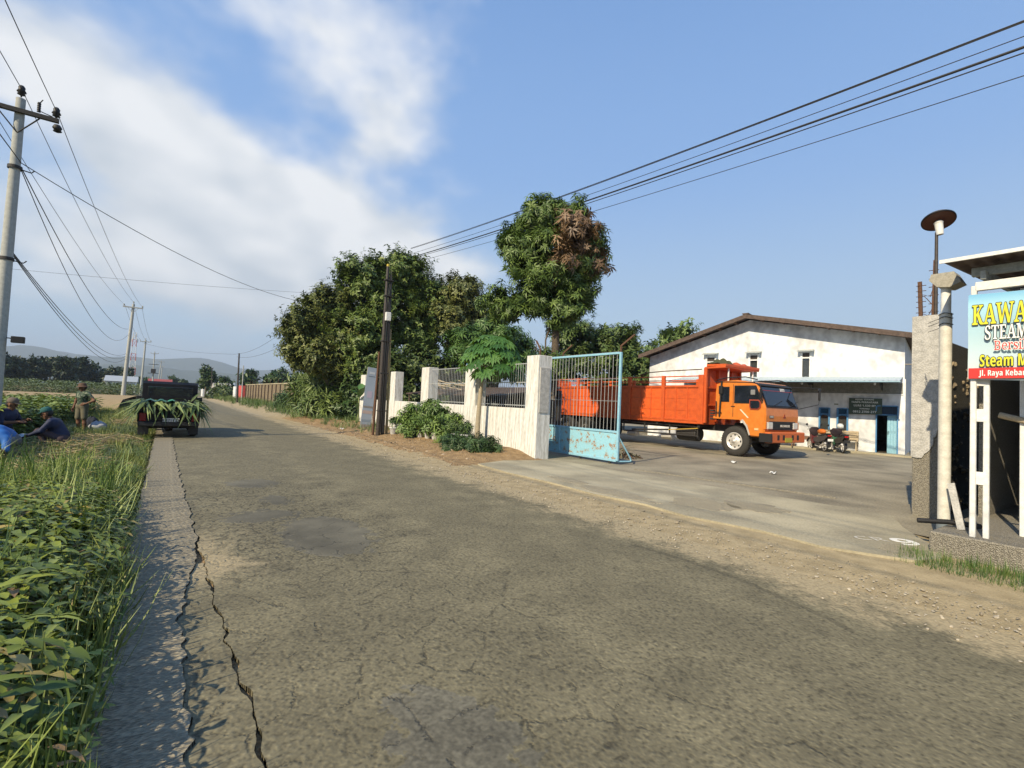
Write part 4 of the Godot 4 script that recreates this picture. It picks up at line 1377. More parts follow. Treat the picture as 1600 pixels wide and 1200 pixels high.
func build_warehouse() -> void:
	# local: x along the front from its right corner, y up, z inwards
	var t := thing("warehouse", "white gabled warehouse with brown tin roof and blue doors behind the truck", "building", Vector3(25.5, 0, -7.2), deg_to_rad(103))
	var L := 11.6
	var D := 18.0
	var b := MB.new()
	wall_band(b, 0, L, -0.1, 2.2, 0, 0.2, [[0.2, 0.95, 0.06, 2.12], [1.96, 2.38, 0.78, 1.94], [2.66, 3.08, 0.78, 1.94]])
	wall_band(b, 0, L, 2.2, 3.3, 0, 0.2, [])
	wall_band(b, 0, L, 3.3, 4.42, 0, 0.2, [[3.5, 3.82, 3.36, 4.3], [5.78, 6.14, 3.36, 4.25], [7.88, 8.3, 3.36, 4.2]])
	b.prism(PackedVector2Array([Vector2(0, 4.42), Vector2(L, 4.42), Vector2(L, 4.56), Vector2(6.2, 6.3), Vector2(0, 5.05)]), 0, 0.2)
	put(b, "front_wall", M.facade, t)
	b = MB.new()
	b.prism(PackedVector2Array([Vector2(0, -0.1), Vector2(L, -0.1), Vector2(L, 4.56), Vector2(6.2, 6.3), Vector2(0, 5.05)]), D, D + 0.2)
	put(b, "back_wall", M.facade, t)
	for s in [[0.1, 5.05], [L - 0.1, 4.56]]:
		b = MB.new()
		b.box(Vector3(s[0], s[1] * 0.5 - 0.05, D * 0.5 + 0.1), Vector3(0.2, s[1] + 0.08, D - 0.21))
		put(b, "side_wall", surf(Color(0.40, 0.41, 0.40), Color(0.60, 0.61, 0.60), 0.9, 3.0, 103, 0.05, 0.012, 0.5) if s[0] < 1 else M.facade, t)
	b = MB.new()
	b.box(Vector3(L * 0.5, 0.02, D * 0.5), Vector3(L - 0.5, 0.04, D - 0.5))
	put(b, "floor", M.darksoil, t)
	# roof slopes with ridge cap, purlins showing under the verge
	for q in [[-0.35, 5.08, 6.2, 6.40], [L + 0.35, 4.58, 6.2, 6.40]]:
		b = MB.new()
		b.prism(PackedVector2Array([Vector2(q[0], q[1] - 0.03), Vector2(q[2], q[3]), Vector2(q[2], q[3] + 0.06), Vector2(q[0], q[1] + 0.03)]), -0.75, D + 0.5)
		var rf := put(b, "roof", M.rooftin, t)
		b = MB.new()
		b.prism(PackedVector2Array([Vector2(q[0], q[1] - 0.18), Vector2(q[2], q[3] - 0.13), Vector2(q[2], q[3] + 0.075), Vector2(q[0], q[1] + 0.045)]), -0.79, -0.755)
		put(b, "verge_board", M.rooftin, rf)
		for k in 7:
			var f := (k + 0.3) / 7.0
			var x := lerpf(q[0], q[2], f)
			var y := lerpf(q[1], q[3], f) - 0.08
			b = MB.new()
			b.box(Vector3(x, y, -0.37), Vector3(0.07, 0.10, 0.72))
			put(b, "purlin", M.rust, rf)
	b = MB.new()
	b.bar(Vector3(6.2, 6.5, -0.8), Vector3(6.2, 6.5, D + 0.5), 0.3, 0.05)
	put(b, "ridge_cap", M.rooftin, t)
	# upper windows: white frames, louvres, little tin hoods
	for q in [[3.5, 3.82, 4.3], [5.78, 6.14, 4.25], [7.88, 8.3, 4.2]]:
		var w := Node3D.new()
		w.name = "upper_window"
		t.add_child(w, true)
		var xc: float = (q[0] + q[1]) * 0.5
		var wd: float = q[1] - q[0]
		b = MB.new()
		for x in [q[0] - 0.03, q[1] + 0.03]:
			b.box(Vector3(x, 3.95, -0.02), Vector3(0.09, 1.2, 0.06), Basis(), 0.006)
		b.box(Vector3(xc, q[2] - 0.02, -0.018), Vector3(wd - 0.03, 0.05, 0.056))
		put(b, "frame", M.whitepaint, w)
		b = MB.new()
		b.box(Vector3(xc, 3.82, 0.08), Vector3(wd, 0.95, 0.02))
		put(b, "pane", glass(Color(0.10, 0.11, 0.11), 0.3), w)
		b = MB.new()
		for k in 5:
			b.box(Vector3(xc, q[2] + 0.045 + 0.035 * k, -0.014), Vector3(wd - 0.03, 0.012, 0.03), Basis(Vector3(1, 0, 0), 0.6))
		b.box(Vector3(xc, q[2] + 0.12, -0.006), Vector3(wd - 0.04, 0.2, 0.01))
		put(b, "louvre", plain(Color(0.10, 0.08, 0.065), 0.8), w)
		b = MB.new()
		b.box(Vector3(xc, 4.62 + 0.0 * wd, -0.16), Vector3(wd + 0.36, 0.03, 0.36), Basis(Vector3(1, 0, 0), -0.28))
		put(b, "hood", M.zinc, w)
	# awning on iron brackets
	var an := Node3D.new()
	an.name = "awning"
	t.add_child(an, true)
	b = MB.new()
	b.sheet(110, 2, func(u: float, v: float) -> Vector3: return Vector3(lerpf(9.5, 0.05, u), lerpf(3.38, 3.06, v) + 0.012 * sin(u * 400.0), lerpf(-0.01, -2.15, v)))
	b.sheet(110, 2, func(u: float, v: float) -> Vector3: return Vector3(lerpf(0.05, 9.5, u), lerpf(3.37, 3.05, v) + 0.012 * sin((1.0 - u) * 400.0), lerpf(-0.01, -2.15, v)))
	put(b, "tin_sheet", surf(Color(0.30, 0.42, 0.50), Color(0.62, 0.68, 0.70), 0.6, 1.5, 105, 0.04, 0.015, 0.5), an)
	b = MB.new()
	b.bar(Vector3(0.02, 3.03, -2.16), Vector3(9.5, 3.03, -2.16), 0.06, 0.03)
	b.bar(Vector3(0.05, 3.02, -2.13), Vector3(9.5, 3.02, -2.13), 0.03, 0.06)
	put(b, "edge_flashing", plain(Color(0.36, 0.55, 0.66), 0.5), an)
	b = MB.new()
	b.box(Vector3(4.6, 3.10, -0.25), Vector3(8.8, 0.02, 0.03))
	for zz in [-0.7, -1.4]:
		b.bar(Vector3(0.1, 3.30 + zz * 0.15 + 0.0, zz), Vector3(9.4, 3.30 + zz * 0.15, zz), 0.05, 0.06)
	put(b, "batten", M.rust, an)
	for x in [0.75, 3.35, 6.0]:
		b = MB.new()
		b.bar(Vector3(x, 2.78, -0.03), Vector3(x, 3.3, -0.03), 0.03, 0.03)
		b.bar(Vector3(x, 3.27, -0.04), Vector3(x, 3.02, -1.9), 0.03, 0.03)
		b.tube(PackedVector3Array([Vector3(x, 2.78, -0.05), Vector3(x, 2.84, -0.5), Vector3(x, 3.0, -1.1), Vector3(x, 3.04, -1.7)]), PackedFloat32Array([0.014]), 6)
		for k in 4:
			var ring := PackedVector3Array()
			for j in 13:
				ring.append(Vector3(x, 3.08 - 0.02 * k + 0.09 * cos(TAU * j / 12), -0.2 - 0.26 * k + 0.1 * sin(TAU * j / 12)))
			b.tube(ring, PackedFloat32Array([0.012]), 6, false)
		put(b, "bracket", M.black, an)
		b = MB.new()
		b.lathe([Vector2(0, -0.16), Vector2(0.035, -0.13), Vector2(0.04, -0.05), Vector2(0.025, 0.0)], 14, Transform3D(Basis(), Vector3(x + 0.1, 3.05, -1.9)), false)
		put(b, "bulb", M.whitepaint, an)
	b = MB.new()
	b.box(Vector3(2.5, 2.86, -0.02), Vector3(4.9, 0.46, 0.03))
	put(b, "fascia_board", surf(Color(0.16, 0.16, 0.145), Color(0.28, 0.28, 0.25), 0.9, 2.0, 107, 0.05, 0.015, 0.5), t)
	b = MB.new()
	b.box(Vector3(2.5, 2.60, -0.025), Vector3(4.95, 0.05, 0.05), Basis(), 0.006)
	put(b, "string_course", M.facade, t)
	b = MB.new()
	b.box(Vector3(0.08, 1.62, -0.012), Vector3(0.24, 3.3, 0.02))
	put(b, "corner_pilaster", M.facade, t)
	# lower windows in blue frames
	var bl := surf(Color(0.055, 0.18, 0.36), Color(0.09, 0.26, 0.48), 0.5, 0.8, 109, 0.05, 0.02, 0.4)
	for x in [1.96, 2.66]:
		var w := Node3D.new()
		w.name = "window"
		t.add_child(w, true)
		b = MB.new()
		b.box(Vector3(x + 0.02, 1.36, 0.0), Vector3(0.07, 1.18, 0.16), Basis(), 0.008)
		b.box(Vector3(x + 0.40, 1.36, 0.0), Vector3(0.07, 1.18, 0.16), Basis(), 0.008)
		for y in [0.79, 1.66, 1.93]:
			b.box(Vector3(x + 0.21, y, 0.0), Vector3(0.31, 0.05, 0.15), Basis(), 0.008)
		put(b, "frame", bl, w)
		b = MB.new()
		var o := PackedVector2Array([Vector2(0.055, 1.64)])
		for k in 9:
			var a := PI * k / 8
			o.append(Vector2(0.21 - 0.155 * cos(a), 1.54 + 0.07 * sin(a)))
		o.append(Vector2(0.365, 1.64))
		b.prism(o, -0.03, 0.03, Transform3D(Basis(), Vector3(x, 0, 0)))
		put(b, "arch", bl, w)
		b = MB.new()
		b.box(Vector3(x + 0.21, 1.22, 0.05), Vector3(0.31, 0.83, 0.015))
		put(b, "pane", glass(Color(0.10, 0.11, 0.11), 0.3), w)
		for k in 4:
			b = MB.new()
			b.box(Vector3(x + 0.21, 1.72 + 0.05 * k, 0.0), Vector3(0.31, 0.012, 0.05), Basis(Vector3(1, 0, 0), 0.5))
			put(b, "louvre", bl, w)
	# double door: one leaf shut, one open on the dark inside
	var dr := Node3D.new()
	dr.name = "door"
	t.add_child(dr, true)
	b = MB.new()
	b.box(Vector3(0.21, 1.08, 0.0), Vector3(0.05, 2.04, 0.18), Basis(), 0.008)
	b.box(Vector3(0.94, 1.08, 0.0), Vector3(0.05, 2.04, 0.18), Basis(), 0.008)
	for y in [1.72, 2.1]:
		b.box(Vector3(0.575, y, 0.0), Vector3(0.68, 0.05, 0.17), Basis(), 0.008)
	put(b, "frame", bl, dr)
	b = MB.new()
	for k in 5:
		b.box(Vector3(0.575, 1.78 + 0.06 * k, 0.0), Vector3(0.68, 0.012, 0.05))
	for x in [0.4, 0.75]:
		b.box(Vector3(x, 1.91, 0.0), Vector3(0.012, 0.34, 0.05))
	b.box(Vector3(0.575, 1.91, 0.06), Vector3(0.68, 0.34, 0.012))
	put(b, "transom_grid", plain(Color(0.03, 0.07, 0.14), 0.5), dr)
	b = MB.new()
	b.box(Vector3(0.40, 0.88, 0.02), Vector3(0.33, 1.62, 0.04), Basis(), 0.006)
	var lf := put(b, "leaf", surf(Color(0.17, 0.36, 0.46), Color(0.25, 0.46, 0.56), 0.5, 0.8, 111, 0.05, 0.02, 0.4), dr)
	for q in [[1.3, 0.55], [0.62, 0.6]]:
		b = MB.new()
		for k in 3:
			b.box(Vector3(0.30 + 0.1 * k, q[0], -0.004), Vector3(0.07, q[1], 0.014), Basis(), 0.004)
		put(b, "panel", M.blue, lf)
	b = MB.new()
	b.box(Vector3(0.53, 0.95, -0.02), Vector3(0.025, 0.14, 0.04), Basis(), 0.006)
	put(b, "handle", M.black, lf)
	b = MB.new()
	b.box(Vector3(2.4, 0.02, -0.35), Vector3(5.4, 0.12, 0.7), Basis(), 0.015)
	put(b, "step", M.concrete, t)
	b = MB.new()
	b.box(Vector3(4.2, 0.5, -0.012), Vector3(1.9, 0.16, 0.02))
	put(b, "brown_band", surf(Color(0.22, 0.13, 0.085), Color(0.33, 0.21, 0.14), 0.8, 1.0, 113, 0.05, 0.02, 0.5), t)
	b = MB.new()
	b.rod(Vector3(-0.28, 0.1, 0.05), Vector3(-0.28, 4.9, 0.05), 0.05)
	b.rod(Vector3(-0.28, 3.9, 0.05), Vector3(0.0, 3.9, 0.05), 0.03)
	put(b, "downpipe", plain(Color(0.22, 0.20, 0.18), 0.7), t)
	# for-sale banner
	var bn := thing("sale_banner", "dark green banner with white lettering hung beside the blue warehouse door", "banner", t.position, t.rotation.y)
	b = MB.new()
	b.sheet(20, 12, func(u: float, v: float) -> Vector3: return Vector3(lerpf(1.93, 0.74, u), lerpf(2.42, 1.70, v) + 0.03 * u * v, -0.09 + 0.012 * sin(u * 13.0 + v * 6.0)))
	b.sheet(20, 12, func(u: float, v: float) -> Vector3: return Vector3(lerpf(0.74, 1.93, u), lerpf(2.42, 1.70, v) + 0.03 * (1.0 - u) * v, -0.086 + 0.012 * sin((1.0 - u) * 13.0 + v * 6.0)))
	put(b, "cloth", surf(Color(0.035, 0.06, 0.042), Color(0.065, 0.10, 0.075), 0.6, 0.8, 115, 0.04, 0.02, 0.4), bn)
	var wt := plain(Color(0.72, 0.75, 0.72), 0.6)
	var rows := [["DIJUAL GUDANG", 2.36, 0.062], ["TANPA PERANTARA", 2.24, 0.075], ["LUAS 1.530 M²", 2.09, 0.085], ["HUBUNGI", 1.955, 0.055], ["0812 2700 277", 1.82, 0.092]]
	for r in rows:
		text(r[0], r[2], 0.004, wt, bn, Transform3D(Basis(Vector3(-1, 0, 0), Vector3(0, 1, 0), Vector3(0, 0, -1)), Vector3(1.36, r[1], -0.112)), true)
	b = MB.new()
	b.box(Vector3(2.42, 2.12, -0.015), Vector3(0.16, 0.06, 0.02))
	tag(put(b, "meter_plate", plain(Color(0.28, 0.28, 0.20), 0.6), null, t.transform), "small dull plate on the wall above the warehouse windows", "plate")

func bench(called: String, label: String, at: Transform3D, ln: float, slats: int, mat: Material) -> void:
	var t := thing(called, label, "bench")
	t.transform = at
	var b := MB.new()
	for x in [0.05, ln - 0.05]:
		for z in [0.04, -0.38]:
			b = MB.new()
			b.box(Vector3(x, 0.21 if z < 0 or slats == 0 else 0.42, z), Vector3(0.05, 0.42 if z < 0 or slats == 0 else 0.84, 0.05), Basis(), 0.005)
			put(b, "leg", mat, t)
	for k in 4:
		b = MB.new()
		b.box(Vector3(ln * 0.5, 0.43, 0.0 - 0.105 * k - 0.02), Vector3(ln, 0.025, 0.085), Basis(), 0.005)
		put(b, "seat_slat", mat, t)
	for k in slats:
		b = MB.new()
		b.box(Vector3(ln * 0.5, 0.52 + 0.10 * k, 0.015 + 0.01 * k), Vector3(ln, 0.085, 0.02), Basis(), 0.005)
		put(b, "back_slat", mat, t)

func motorbike(label: String, at: Vector3, to: Vector3, body: Color, accent: Color) -> Node3D:
	# local x forward, wheels on x = 0 and 1.25
	var d := (to - at)
	var t := thing("motorbike", label, "motorbike", at, atan2(-d.z, d.x), "motorbikes parked by the warehouse bench")
	t.scale = Vector3.ONE * 0.92
	var bm := plain(body, 0.3)
	var am := plain(accent, 0.35)
	var b := MB.new()
	for x in [0.0, 1.25]:
		b = MB.new()
		var xf := Transform3D(Basis(Vector3(1, 0, 0), PI / 2), Vector3(x, 0.28, 0))
		b.lathe([Vector2(0.22, -0.03), Vector2(0.255, -0.035), Vector2(0.28, 0.0), Vector2(0.255, 0.035), Vector2(0.22, 0.03), Vector2(0.22, -0.03)], 28, xf, false)
		var w := put(b, "wheel", M.tyre, t)
		b = MB.new()
		b.lathe([Vector2(0.205, -0.025), Vector2(0.222, -0.025), Vector2(0.222, 0.025), Vector2(0.205, 0.025), Vector2(0.205, -0.025)], 28, xf)
		for k in 6:
			var a := TAU * k / 6
			b.rod(Vector3(x, 0.28, 0), Vector3(x + 0.21 * cos(a), 0.28 + 0.21 * sin(a), 0), 0.012, -1, 6)
		b.lathe([Vector2(0, -0.04), Vector2(0.05, -0.04), Vector2(0.05, 0.04), Vector2(0, 0.04)], 14, xf)
		put(b, "rim", M.silver, w)
	b = MB.new()
	b.tube(PackedVector3Array([Vector3(1.25, 0.28, 0.06), Vector3(1.15, 0.6, 0.06), Vector3(1.05, 0.86, 0.05)]), PackedFloat32Array([0.022]))
	b.tube(PackedVector3Array([Vector3(1.25, 0.28, -0.06), Vector3(1.15, 0.6, -0.06), Vector3(1.05, 0.86, -0.05)]), PackedFloat32Array([0.022]))
	put(b, "fork", M.silver, t)
	b = MB.new()
	b.sheet(10, 4, func(u: float, v: float) -> Vector3:
		var a := lerpf(0.25, 2.6, u)
		return Vector3(1.25 + 0.32 * cos(a), 0.28 + 0.32 * sin(a), lerpf(-0.06, 0.06, v)))
	put(b, "front_mudguard", bm, t)
	b = MB.new()
	b.prism(PackedVector2Array([Vector2(1.12, 0.9), Vector2(1.02, 0.98), Vector2(0.96, 0.92), Vector2(0.9, 0.55), Vector2(0.75, 0.36), Vector2(0.95, 0.32), Vector2(1.08, 0.55)]), -0.13, 0.13)
	put(b, "leg_shield", am, t)
	b = MB.new()
	b.prism(PackedVector2Array([Vector2(0.82, 0.6), Vector2(0.3, 0.72), Vector2(-0.32, 0.8), Vector2(-0.42, 0.72), Vector2(-0.1, 0.52), Vector2(0.3, 0.42), Vector2(0.8, 0.42)]), -0.11, 0.11)
	put(b, "body_cover", bm, t)
	b = MB.new()
	b.prism(PackedVector2Array([Vector2(0.62, 0.70), Vector2(0.5, 0.78), Vector2(0.1, 0.80), Vector2(-0.3, 0.88), Vector2(-0.36, 0.82), Vector2(0.1, 0.72)]), -0.12, 0.12)
	put(b, "seat", M.black, t)
	b = MB.new()
	b.box(Vector3(0.5, 0.34, 0), Vector3(0.4, 0.22, 0.2), Basis(), 0.05)
	b.rod(Vector3(0.5, 0.32, 0.1), Vector3(0.45, 0.32, 0.16), 0.08)
	put(b, "engine", M.darkmetal, t)
	b = MB.new()
	b.tube(PackedVector3Array([Vector3(0.6, 0.25, -0.12), Vector3(0.2, 0.22, -0.15), Vector3(-0.1, 0.32, -0.17), Vector3(-0.38, 0.42, -0.17)]), PackedFloat32Array([0.02, 0.02, 0.045, 0.045]), 12)
	put(b, "exhaust", M.silver, t)
	b = MB.new()
	b.tube(PackedVector3Array([Vector3(0.9, 1.0, -0.34), Vector3(1.0, 1.02, -0.15), Vector3(1.02, 0.98, 0), Vector3(1.0, 1.02, 0.15), Vector3(0.9, 1.0, 0.34)]), PackedFloat32Array([0.016]))
	put(b, "handlebar", M.black, t)
	b = MB.new()
	b.box(Vector3(1.06, 0.98, 0), Vector3(0.16, 0.16, 0.24), Basis(), 0.05)
	var hl := put(b, "headlamp_cowl", bm, t)
	b = MB.new()
	b.box(Vector3(1.142, 0.98, 0), Vector3(0.02, 0.1, 0.18), Basis(), 0.008)
	put(b, "lens", M.silver, hl)
	for s in [-1.0, 1.0]:
		b = MB.new()
		b.rod(Vector3(0.96, 1.02, 0.22 * s), Vector3(0.98, 1.2, 0.32 * s), 0.008)
		b.lathe([Vector2(0, -0.012), Vector2(0.05, -0.01), Vector2(0.055, 0), Vector2(0.05, 0.01), Vector2(0, 0.012)], 16, Transform3D(Basis(Vector3(0, 0, 1), PI / 2), Vector3(0.98, 1.24, 0.33 * s)), false)
		put(b, "mirror", M.black, t)
	b = MB.new()
	b.box(Vector3(-0.40, 0.76, 0), Vector3(0.06, 0.08, 0.16), Basis(), 0.02)
	put(b, "tail_lamp", plain(Color(0.35, 0.01, 0.01), 0.25), t)
	b = MB.new()
	b.sheet(6, 3, func(u: float, v: float) -> Vector3:
		var a := lerpf(1.4, 3.4, u)
		return Vector3(0.32 * cos(a), 0.28 + 0.33 * sin(a), lerpf(-0.07, 0.07, v)))
	b.box(Vector3(-0.47, 0.56, 0), Vector3(0.02, 0.12, 0.2))
	put(b, "rear_mudguard", M.black, t)
	b = MB.new()
	b.box(Vector3(-0.484, 0.57, 0), Vector3(0.008, 0.11, 0.24))
	put(b, "number_plate", M.whitepaint if accent.r > 0.05 else M.black, t)
	b = MB.new()
	b.rod(Vector3(0.35, 0.25, -0.1), Vector3(0.25, 0.0, -0.24), 0.012)
	put(b, "side_stand", M.darkmetal, t)
	return t

func build_yard_things() -> void:
	var fx := Transform3D(Basis(Vector3(0, 1, 0), deg_to_rad(103)), Vector3(25.5, 0.08, -7.2))
	bench("slatted_bench", "pale wooden bench with slatted back against the warehouse under its windows", fx * Transform3D(Basis(), Vector3(1.55, 0, -0.12)), 1.75, 4, M.wood)
	bench("low_bench", "low brown wooden bench beside the truck's front by the warehouse wall", fx * Transform3D(Basis(), Vector3(3.95, 0, -0.5)), 1.3, 0, surf(Color(0.16, 0.09, 0.05), Color(0.26, 0.16, 0.09), 0.8, 0.8, 117, 0.06, 0.02, 0.5))
	var m1 := motorbike("dark maroon motorbike with orange bag on its seat by the bench", Vector3(23.44, 0.012, -9.4), Vector3(24.24, 0.012, -10.34), Color(0.02, 0.012, 0.014), Color(0.12, 0.02, 0.02))
	var m2 := motorbike("black and green motorbike with a helmet on its handlebar by the bench", Vector3(23.52, 0.012, -8.72), Vector3(24.5, 0.012, -9.5), Color(0.014, 0.016, 0.015), Color(0.03, 0.12, 0.06))
	var b := MB.new()
	b.sheet(16, 10, func(u: float, v: float) -> Vector3:
		var a := TAU * u
		var q := PI * v
		return Vector3(0.25 * sin(q) * cos(a) * (1 + 0.1 * sin(5 * a)), 0.13 * cos(q), 0.16 * sin(q) * sin(a)))
	tag(put(b, "bag", plain(Color(0.62, 0.16, 0.02), 0.6), null, m1.transform * Transform3D(Basis(), Vector3(0.25, 0.93, 0))), "orange bag lying on the maroon motorbike's seat", "bag")
	for q in [[m1, "dark jacket draped over the maroon motorbike's handlebar"], [m2, "dark jacket draped over the green motorbike's handlebar"]]:
		b = MB.new()
		b.sheet(18, 14, func(u: float, v: float) -> Vector3:
			var a := TAU * u
			var r := 0.085 * sin(PI * clampf(v * 0.85 + 0.12, 0, 1)) + 0.025
			return Vector3(0.92 + r * cos(a) * 0.8, lerpf(1.12, 0.70, v), 2.2 * r * sin(a) * (1.0 + 0.12 * sin(4 * a + v * 6))))
		tag(put(b, "jacket", surf(Color(0.012, 0.008, 0.01), Color(0.05, 0.03, 0.035), 0.9, 0.4, 119, 0.06, 0.02, 0.5), null, q[0].transform), q[1], "jacket")
	var h := thing("helmet", "pale grey helmet hanging on the green motorbike's mirror", "helmet")
	h.transform = m2.transform * Transform3D(Basis(), Vector3(0.95, 1.22, 0.18))
	b = MB.new()
	b.lathe([Vector2(0.10, -0.1), Vector2(0.135, -0.06), Vector2(0.145, 0.0), Vector2(0.13, 0.07), Vector2(0.08, 0.125), Vector2(0, 0.14)], 24, Transform3D(), false)
	put(b, "shell", plain(Color(0.62, 0.66, 0.66), 0.3), h)
	b = MB.new()
	b.lathe([Vector2(0.142, -0.07), Vector2(0.152, -0.02), Vector2(0.14, 0.035)], 12, Transform3D(Basis.from_scale(Vector3(1.02, 1, 0.9)), Vector3(0.012, 0, 0)), false)
	put(b, "visor", glass(Color(0.05, 0.07, 0.08), 0.7), h)
	# a bundle of dry fronds on a heap of dead leaves by the gate foot
	rng.seed = 31
	var ag := thing("dry_fronds", "bundle of dry pale palm fronds lying behind the blue gate foot", "fronds", Vector3(11.5, 0.0, -10.4))
	for k in 46:
		var a := rnd(0, TAU)
		b = MB.new()
		var el := rnd(0.15, 1.0)
		b.col = Color(0.20, 0.21, 0.09).lerp(Color(0.38, 0.34, 0.20), rnd(0, 1))
		b.leaf(Vector3(rnd(-0.12, 0.12), 0.16, rnd(-0.12, 0.12)), Vector3(cos(a), el, sin(a)), Vector3.UP, rnd(0.6, 1.05), rnd(0.025, 0.045), rnd(0.3, 0.75), true)
		put(b, "frond", M.leaf, ag)
	var xs := []
	var cols := []
	for k in 500:
		var a := rnd(0, TAU)
		var r := sqrt(rnd(0, 1))
		xs.append(Transform3D(Basis(dirv(), rnd(0, 3)).scaled(Vector3.ONE * rnd(0.5, 1.1)), Vector3(11.4 + 0.75 * r * cos(a), 0.02 + rnd(0, 0.2) * (1 - r), -10.35 + 0.75 * r * sin(a))))
		cols.append(Color(0.06, 0.04, 0.025).lerp(Color(0.20, 0.13, 0.07), rnd(0, 1)))
	b = MB.new()
	b.leaf(Vector3(), Vector3(1, 0, 0), Vector3.UP, 0.11, 0.05, 0.3)
	tag(scatter("leaf_litter", b.mesh(), M.leaf, xs, cols), "heap of brown dead leaves behind the blue gate foot", "leaf litter", "", "stuff")
	# small litter in the yard and on the verge
	for q in [[12.6, 0.02, -6.2], [13.9, 0.02, -8.0], [6.05, 0.1, -20.6]]:
		b = MB.new()
		b.sheet(6, 5, func(u: float, v: float) -> Vector3: return Vector3(0.14 * (u - 0.5) + 0.03 * sin(v * 7), 0.03 + 0.03 * sin(u * 6 + v * 4), 0.11 * (v - 0.5)))
		tag(put(b, "plastic_scrap", M.whitepaint, null, Transform3D(Basis(Vector3(0, 1, 0), rnd(0, 6)), Vector3(q[0], q[1], q[2]))), "small crumpled white plastic scrap lying on the ground", "litter", "white plastic scraps on the ground")

func wire(called: String, label: String, p: Vector3, q: Vector3, sag: float, r: float, group: String, n := 24) -> void:
	var pts := PackedVector3Array()
	for i in n + 1:
		var t := float(i) / n
		pts.append(p.lerp(q, t) - Vector3(0, sag * 4.0 * t * (1.0 - t), 0))
	var b := MB.new()
	b.tube(pts, PackedFloat32Array([r]), 5, false)
	tag(put(b, called, M.cable), label, "wire", group)

func utility_pole(label: String, at: Vector3, top: Vector3, arm: float, r: float, detail: bool) -> void:
	var t := thing("utility_pole", label, "utility pole", at, 0.0, "concrete utility poles along the field")
	var v := top - at
	var b := MB.new()
	b.tube(PackedVector3Array([Vector3(0, -0.3, 0), v * 0.5, v]), PackedFloat32Array([r, r * 0.8, r * 0.62]), 16)
	put(b, "shaft", M.polecement, t)
	var c := v - Vector3(0, 0.35, 0)
	b = MB.new()
	b.box(c + Vector3(0, 0, r * 0.8), Vector3(arm * 2.0, 0.11, 0.09), Basis(), 0.006)
	put(b, "crossarm", M.darkmetal if detail else M.polecement, t)
	b = MB.new()
	for s in [-1.0, 1.0]:
		b.rod(c + Vector3(s * arm * 0.55, -0.03, r * 0.8), c + Vector3(0, -0.55, r * 0.6), 0.016, -1, 6)
	put(b, "brace", M.darkmetal if detail else M.polecement, t)
	for s in [-0.92, 0.0, 0.92]:
		b = MB.new()
		var p: Vector3 = c + Vector3(s * arm, 0.05 if s != 0.0 else 0.40, r * 0.8 if s != 0.0 else 0.0)
		b.lathe([Vector2(0.012, 0), Vector2(0.02, 0.04), Vector2(0.065, 0.05), Vector2(0.04, 0.09), Vector2(0.075, 0.10), Vector2(0.05, 0.15), Vector2(0.055, 0.19), Vector2(0.03, 0.23), Vector2(0, 0.24)], 14, Transform3D(Basis.from_scale(Vector3.ONE * (1.25 if detail else 1.0)), p), false)
		put(b, "insulator", M.black if detail else M.polecement, t)
	if detail:
		b = MB.new()
		b.tube(PackedVector3Array([c + Vector3(0.62, 0.06, r), c + Vector3(0.36, 0.12, r), c + Vector3(0.36, 0.3, r), c + Vector3(0.42, 0.42, r)]), PackedFloat32Array([0.012]), 6)
		put(b, "jumper", M.cable, t)
		b = MB.new()
		for k in 5:
			b.lathe([Vector2(0, 0), Vector2(0.04, 0.01), Vector2(0.03, 0.05), Vector2(0, 0.05)], 12, Transform3D(Basis(), c + Vector3(0.36, 0.08 + 0.05 * k, r)))
		put(b, "arrester", M.black, t)
		b = MB.new()
		b.lathe([Vector2(0, 0.05), Vector2(0.06, 0.04), Vector2(0.1, -0.03), Vector2(0.07, -0.08), Vector2(0.09, -0.12), Vector2(0, -0.16)], 16, Transform3D(Basis(Vector3(1, 0, 0), 0.7), c + Vector3(arm - 0.02, -0.16, r)), false)
		put(b, "dead_end_insulator", M.black, t)
		for h in [4.6, 6.9]:
			b = MB.new()
			b.lathe([Vector2(r * 0.9, -0.04), Vector2(r * 0.93, -0.04), Vector2(r * 0.93, 0.04), Vector2(r * 0.9, 0.04)], 16, Transform3D(Basis(), v * (h / v.y)))
			b.tube(PackedVector3Array([v * (h / v.y), v * (h / v.y) + Vector3(0.3, -0.05, 0), v * (h / v.y) + Vector3(0.36, 0.0, 0.05)]), PackedFloat32Array([0.014]), 6)
			put(b, "cable_clamp", M.darkmetal, t)
		b = MB.new()
		b.box(Vector3(0.34, 2.62, 0.05), Vector3(0.24, 0.16, 0.14), Basis(), 0.01)
		b.rod(Vector3(0.0, 2.66, 0), Vector3(0.3, 2.64, 0.05), 0.015, -1, 6)
		put(b, "meter_box", M.black, t)

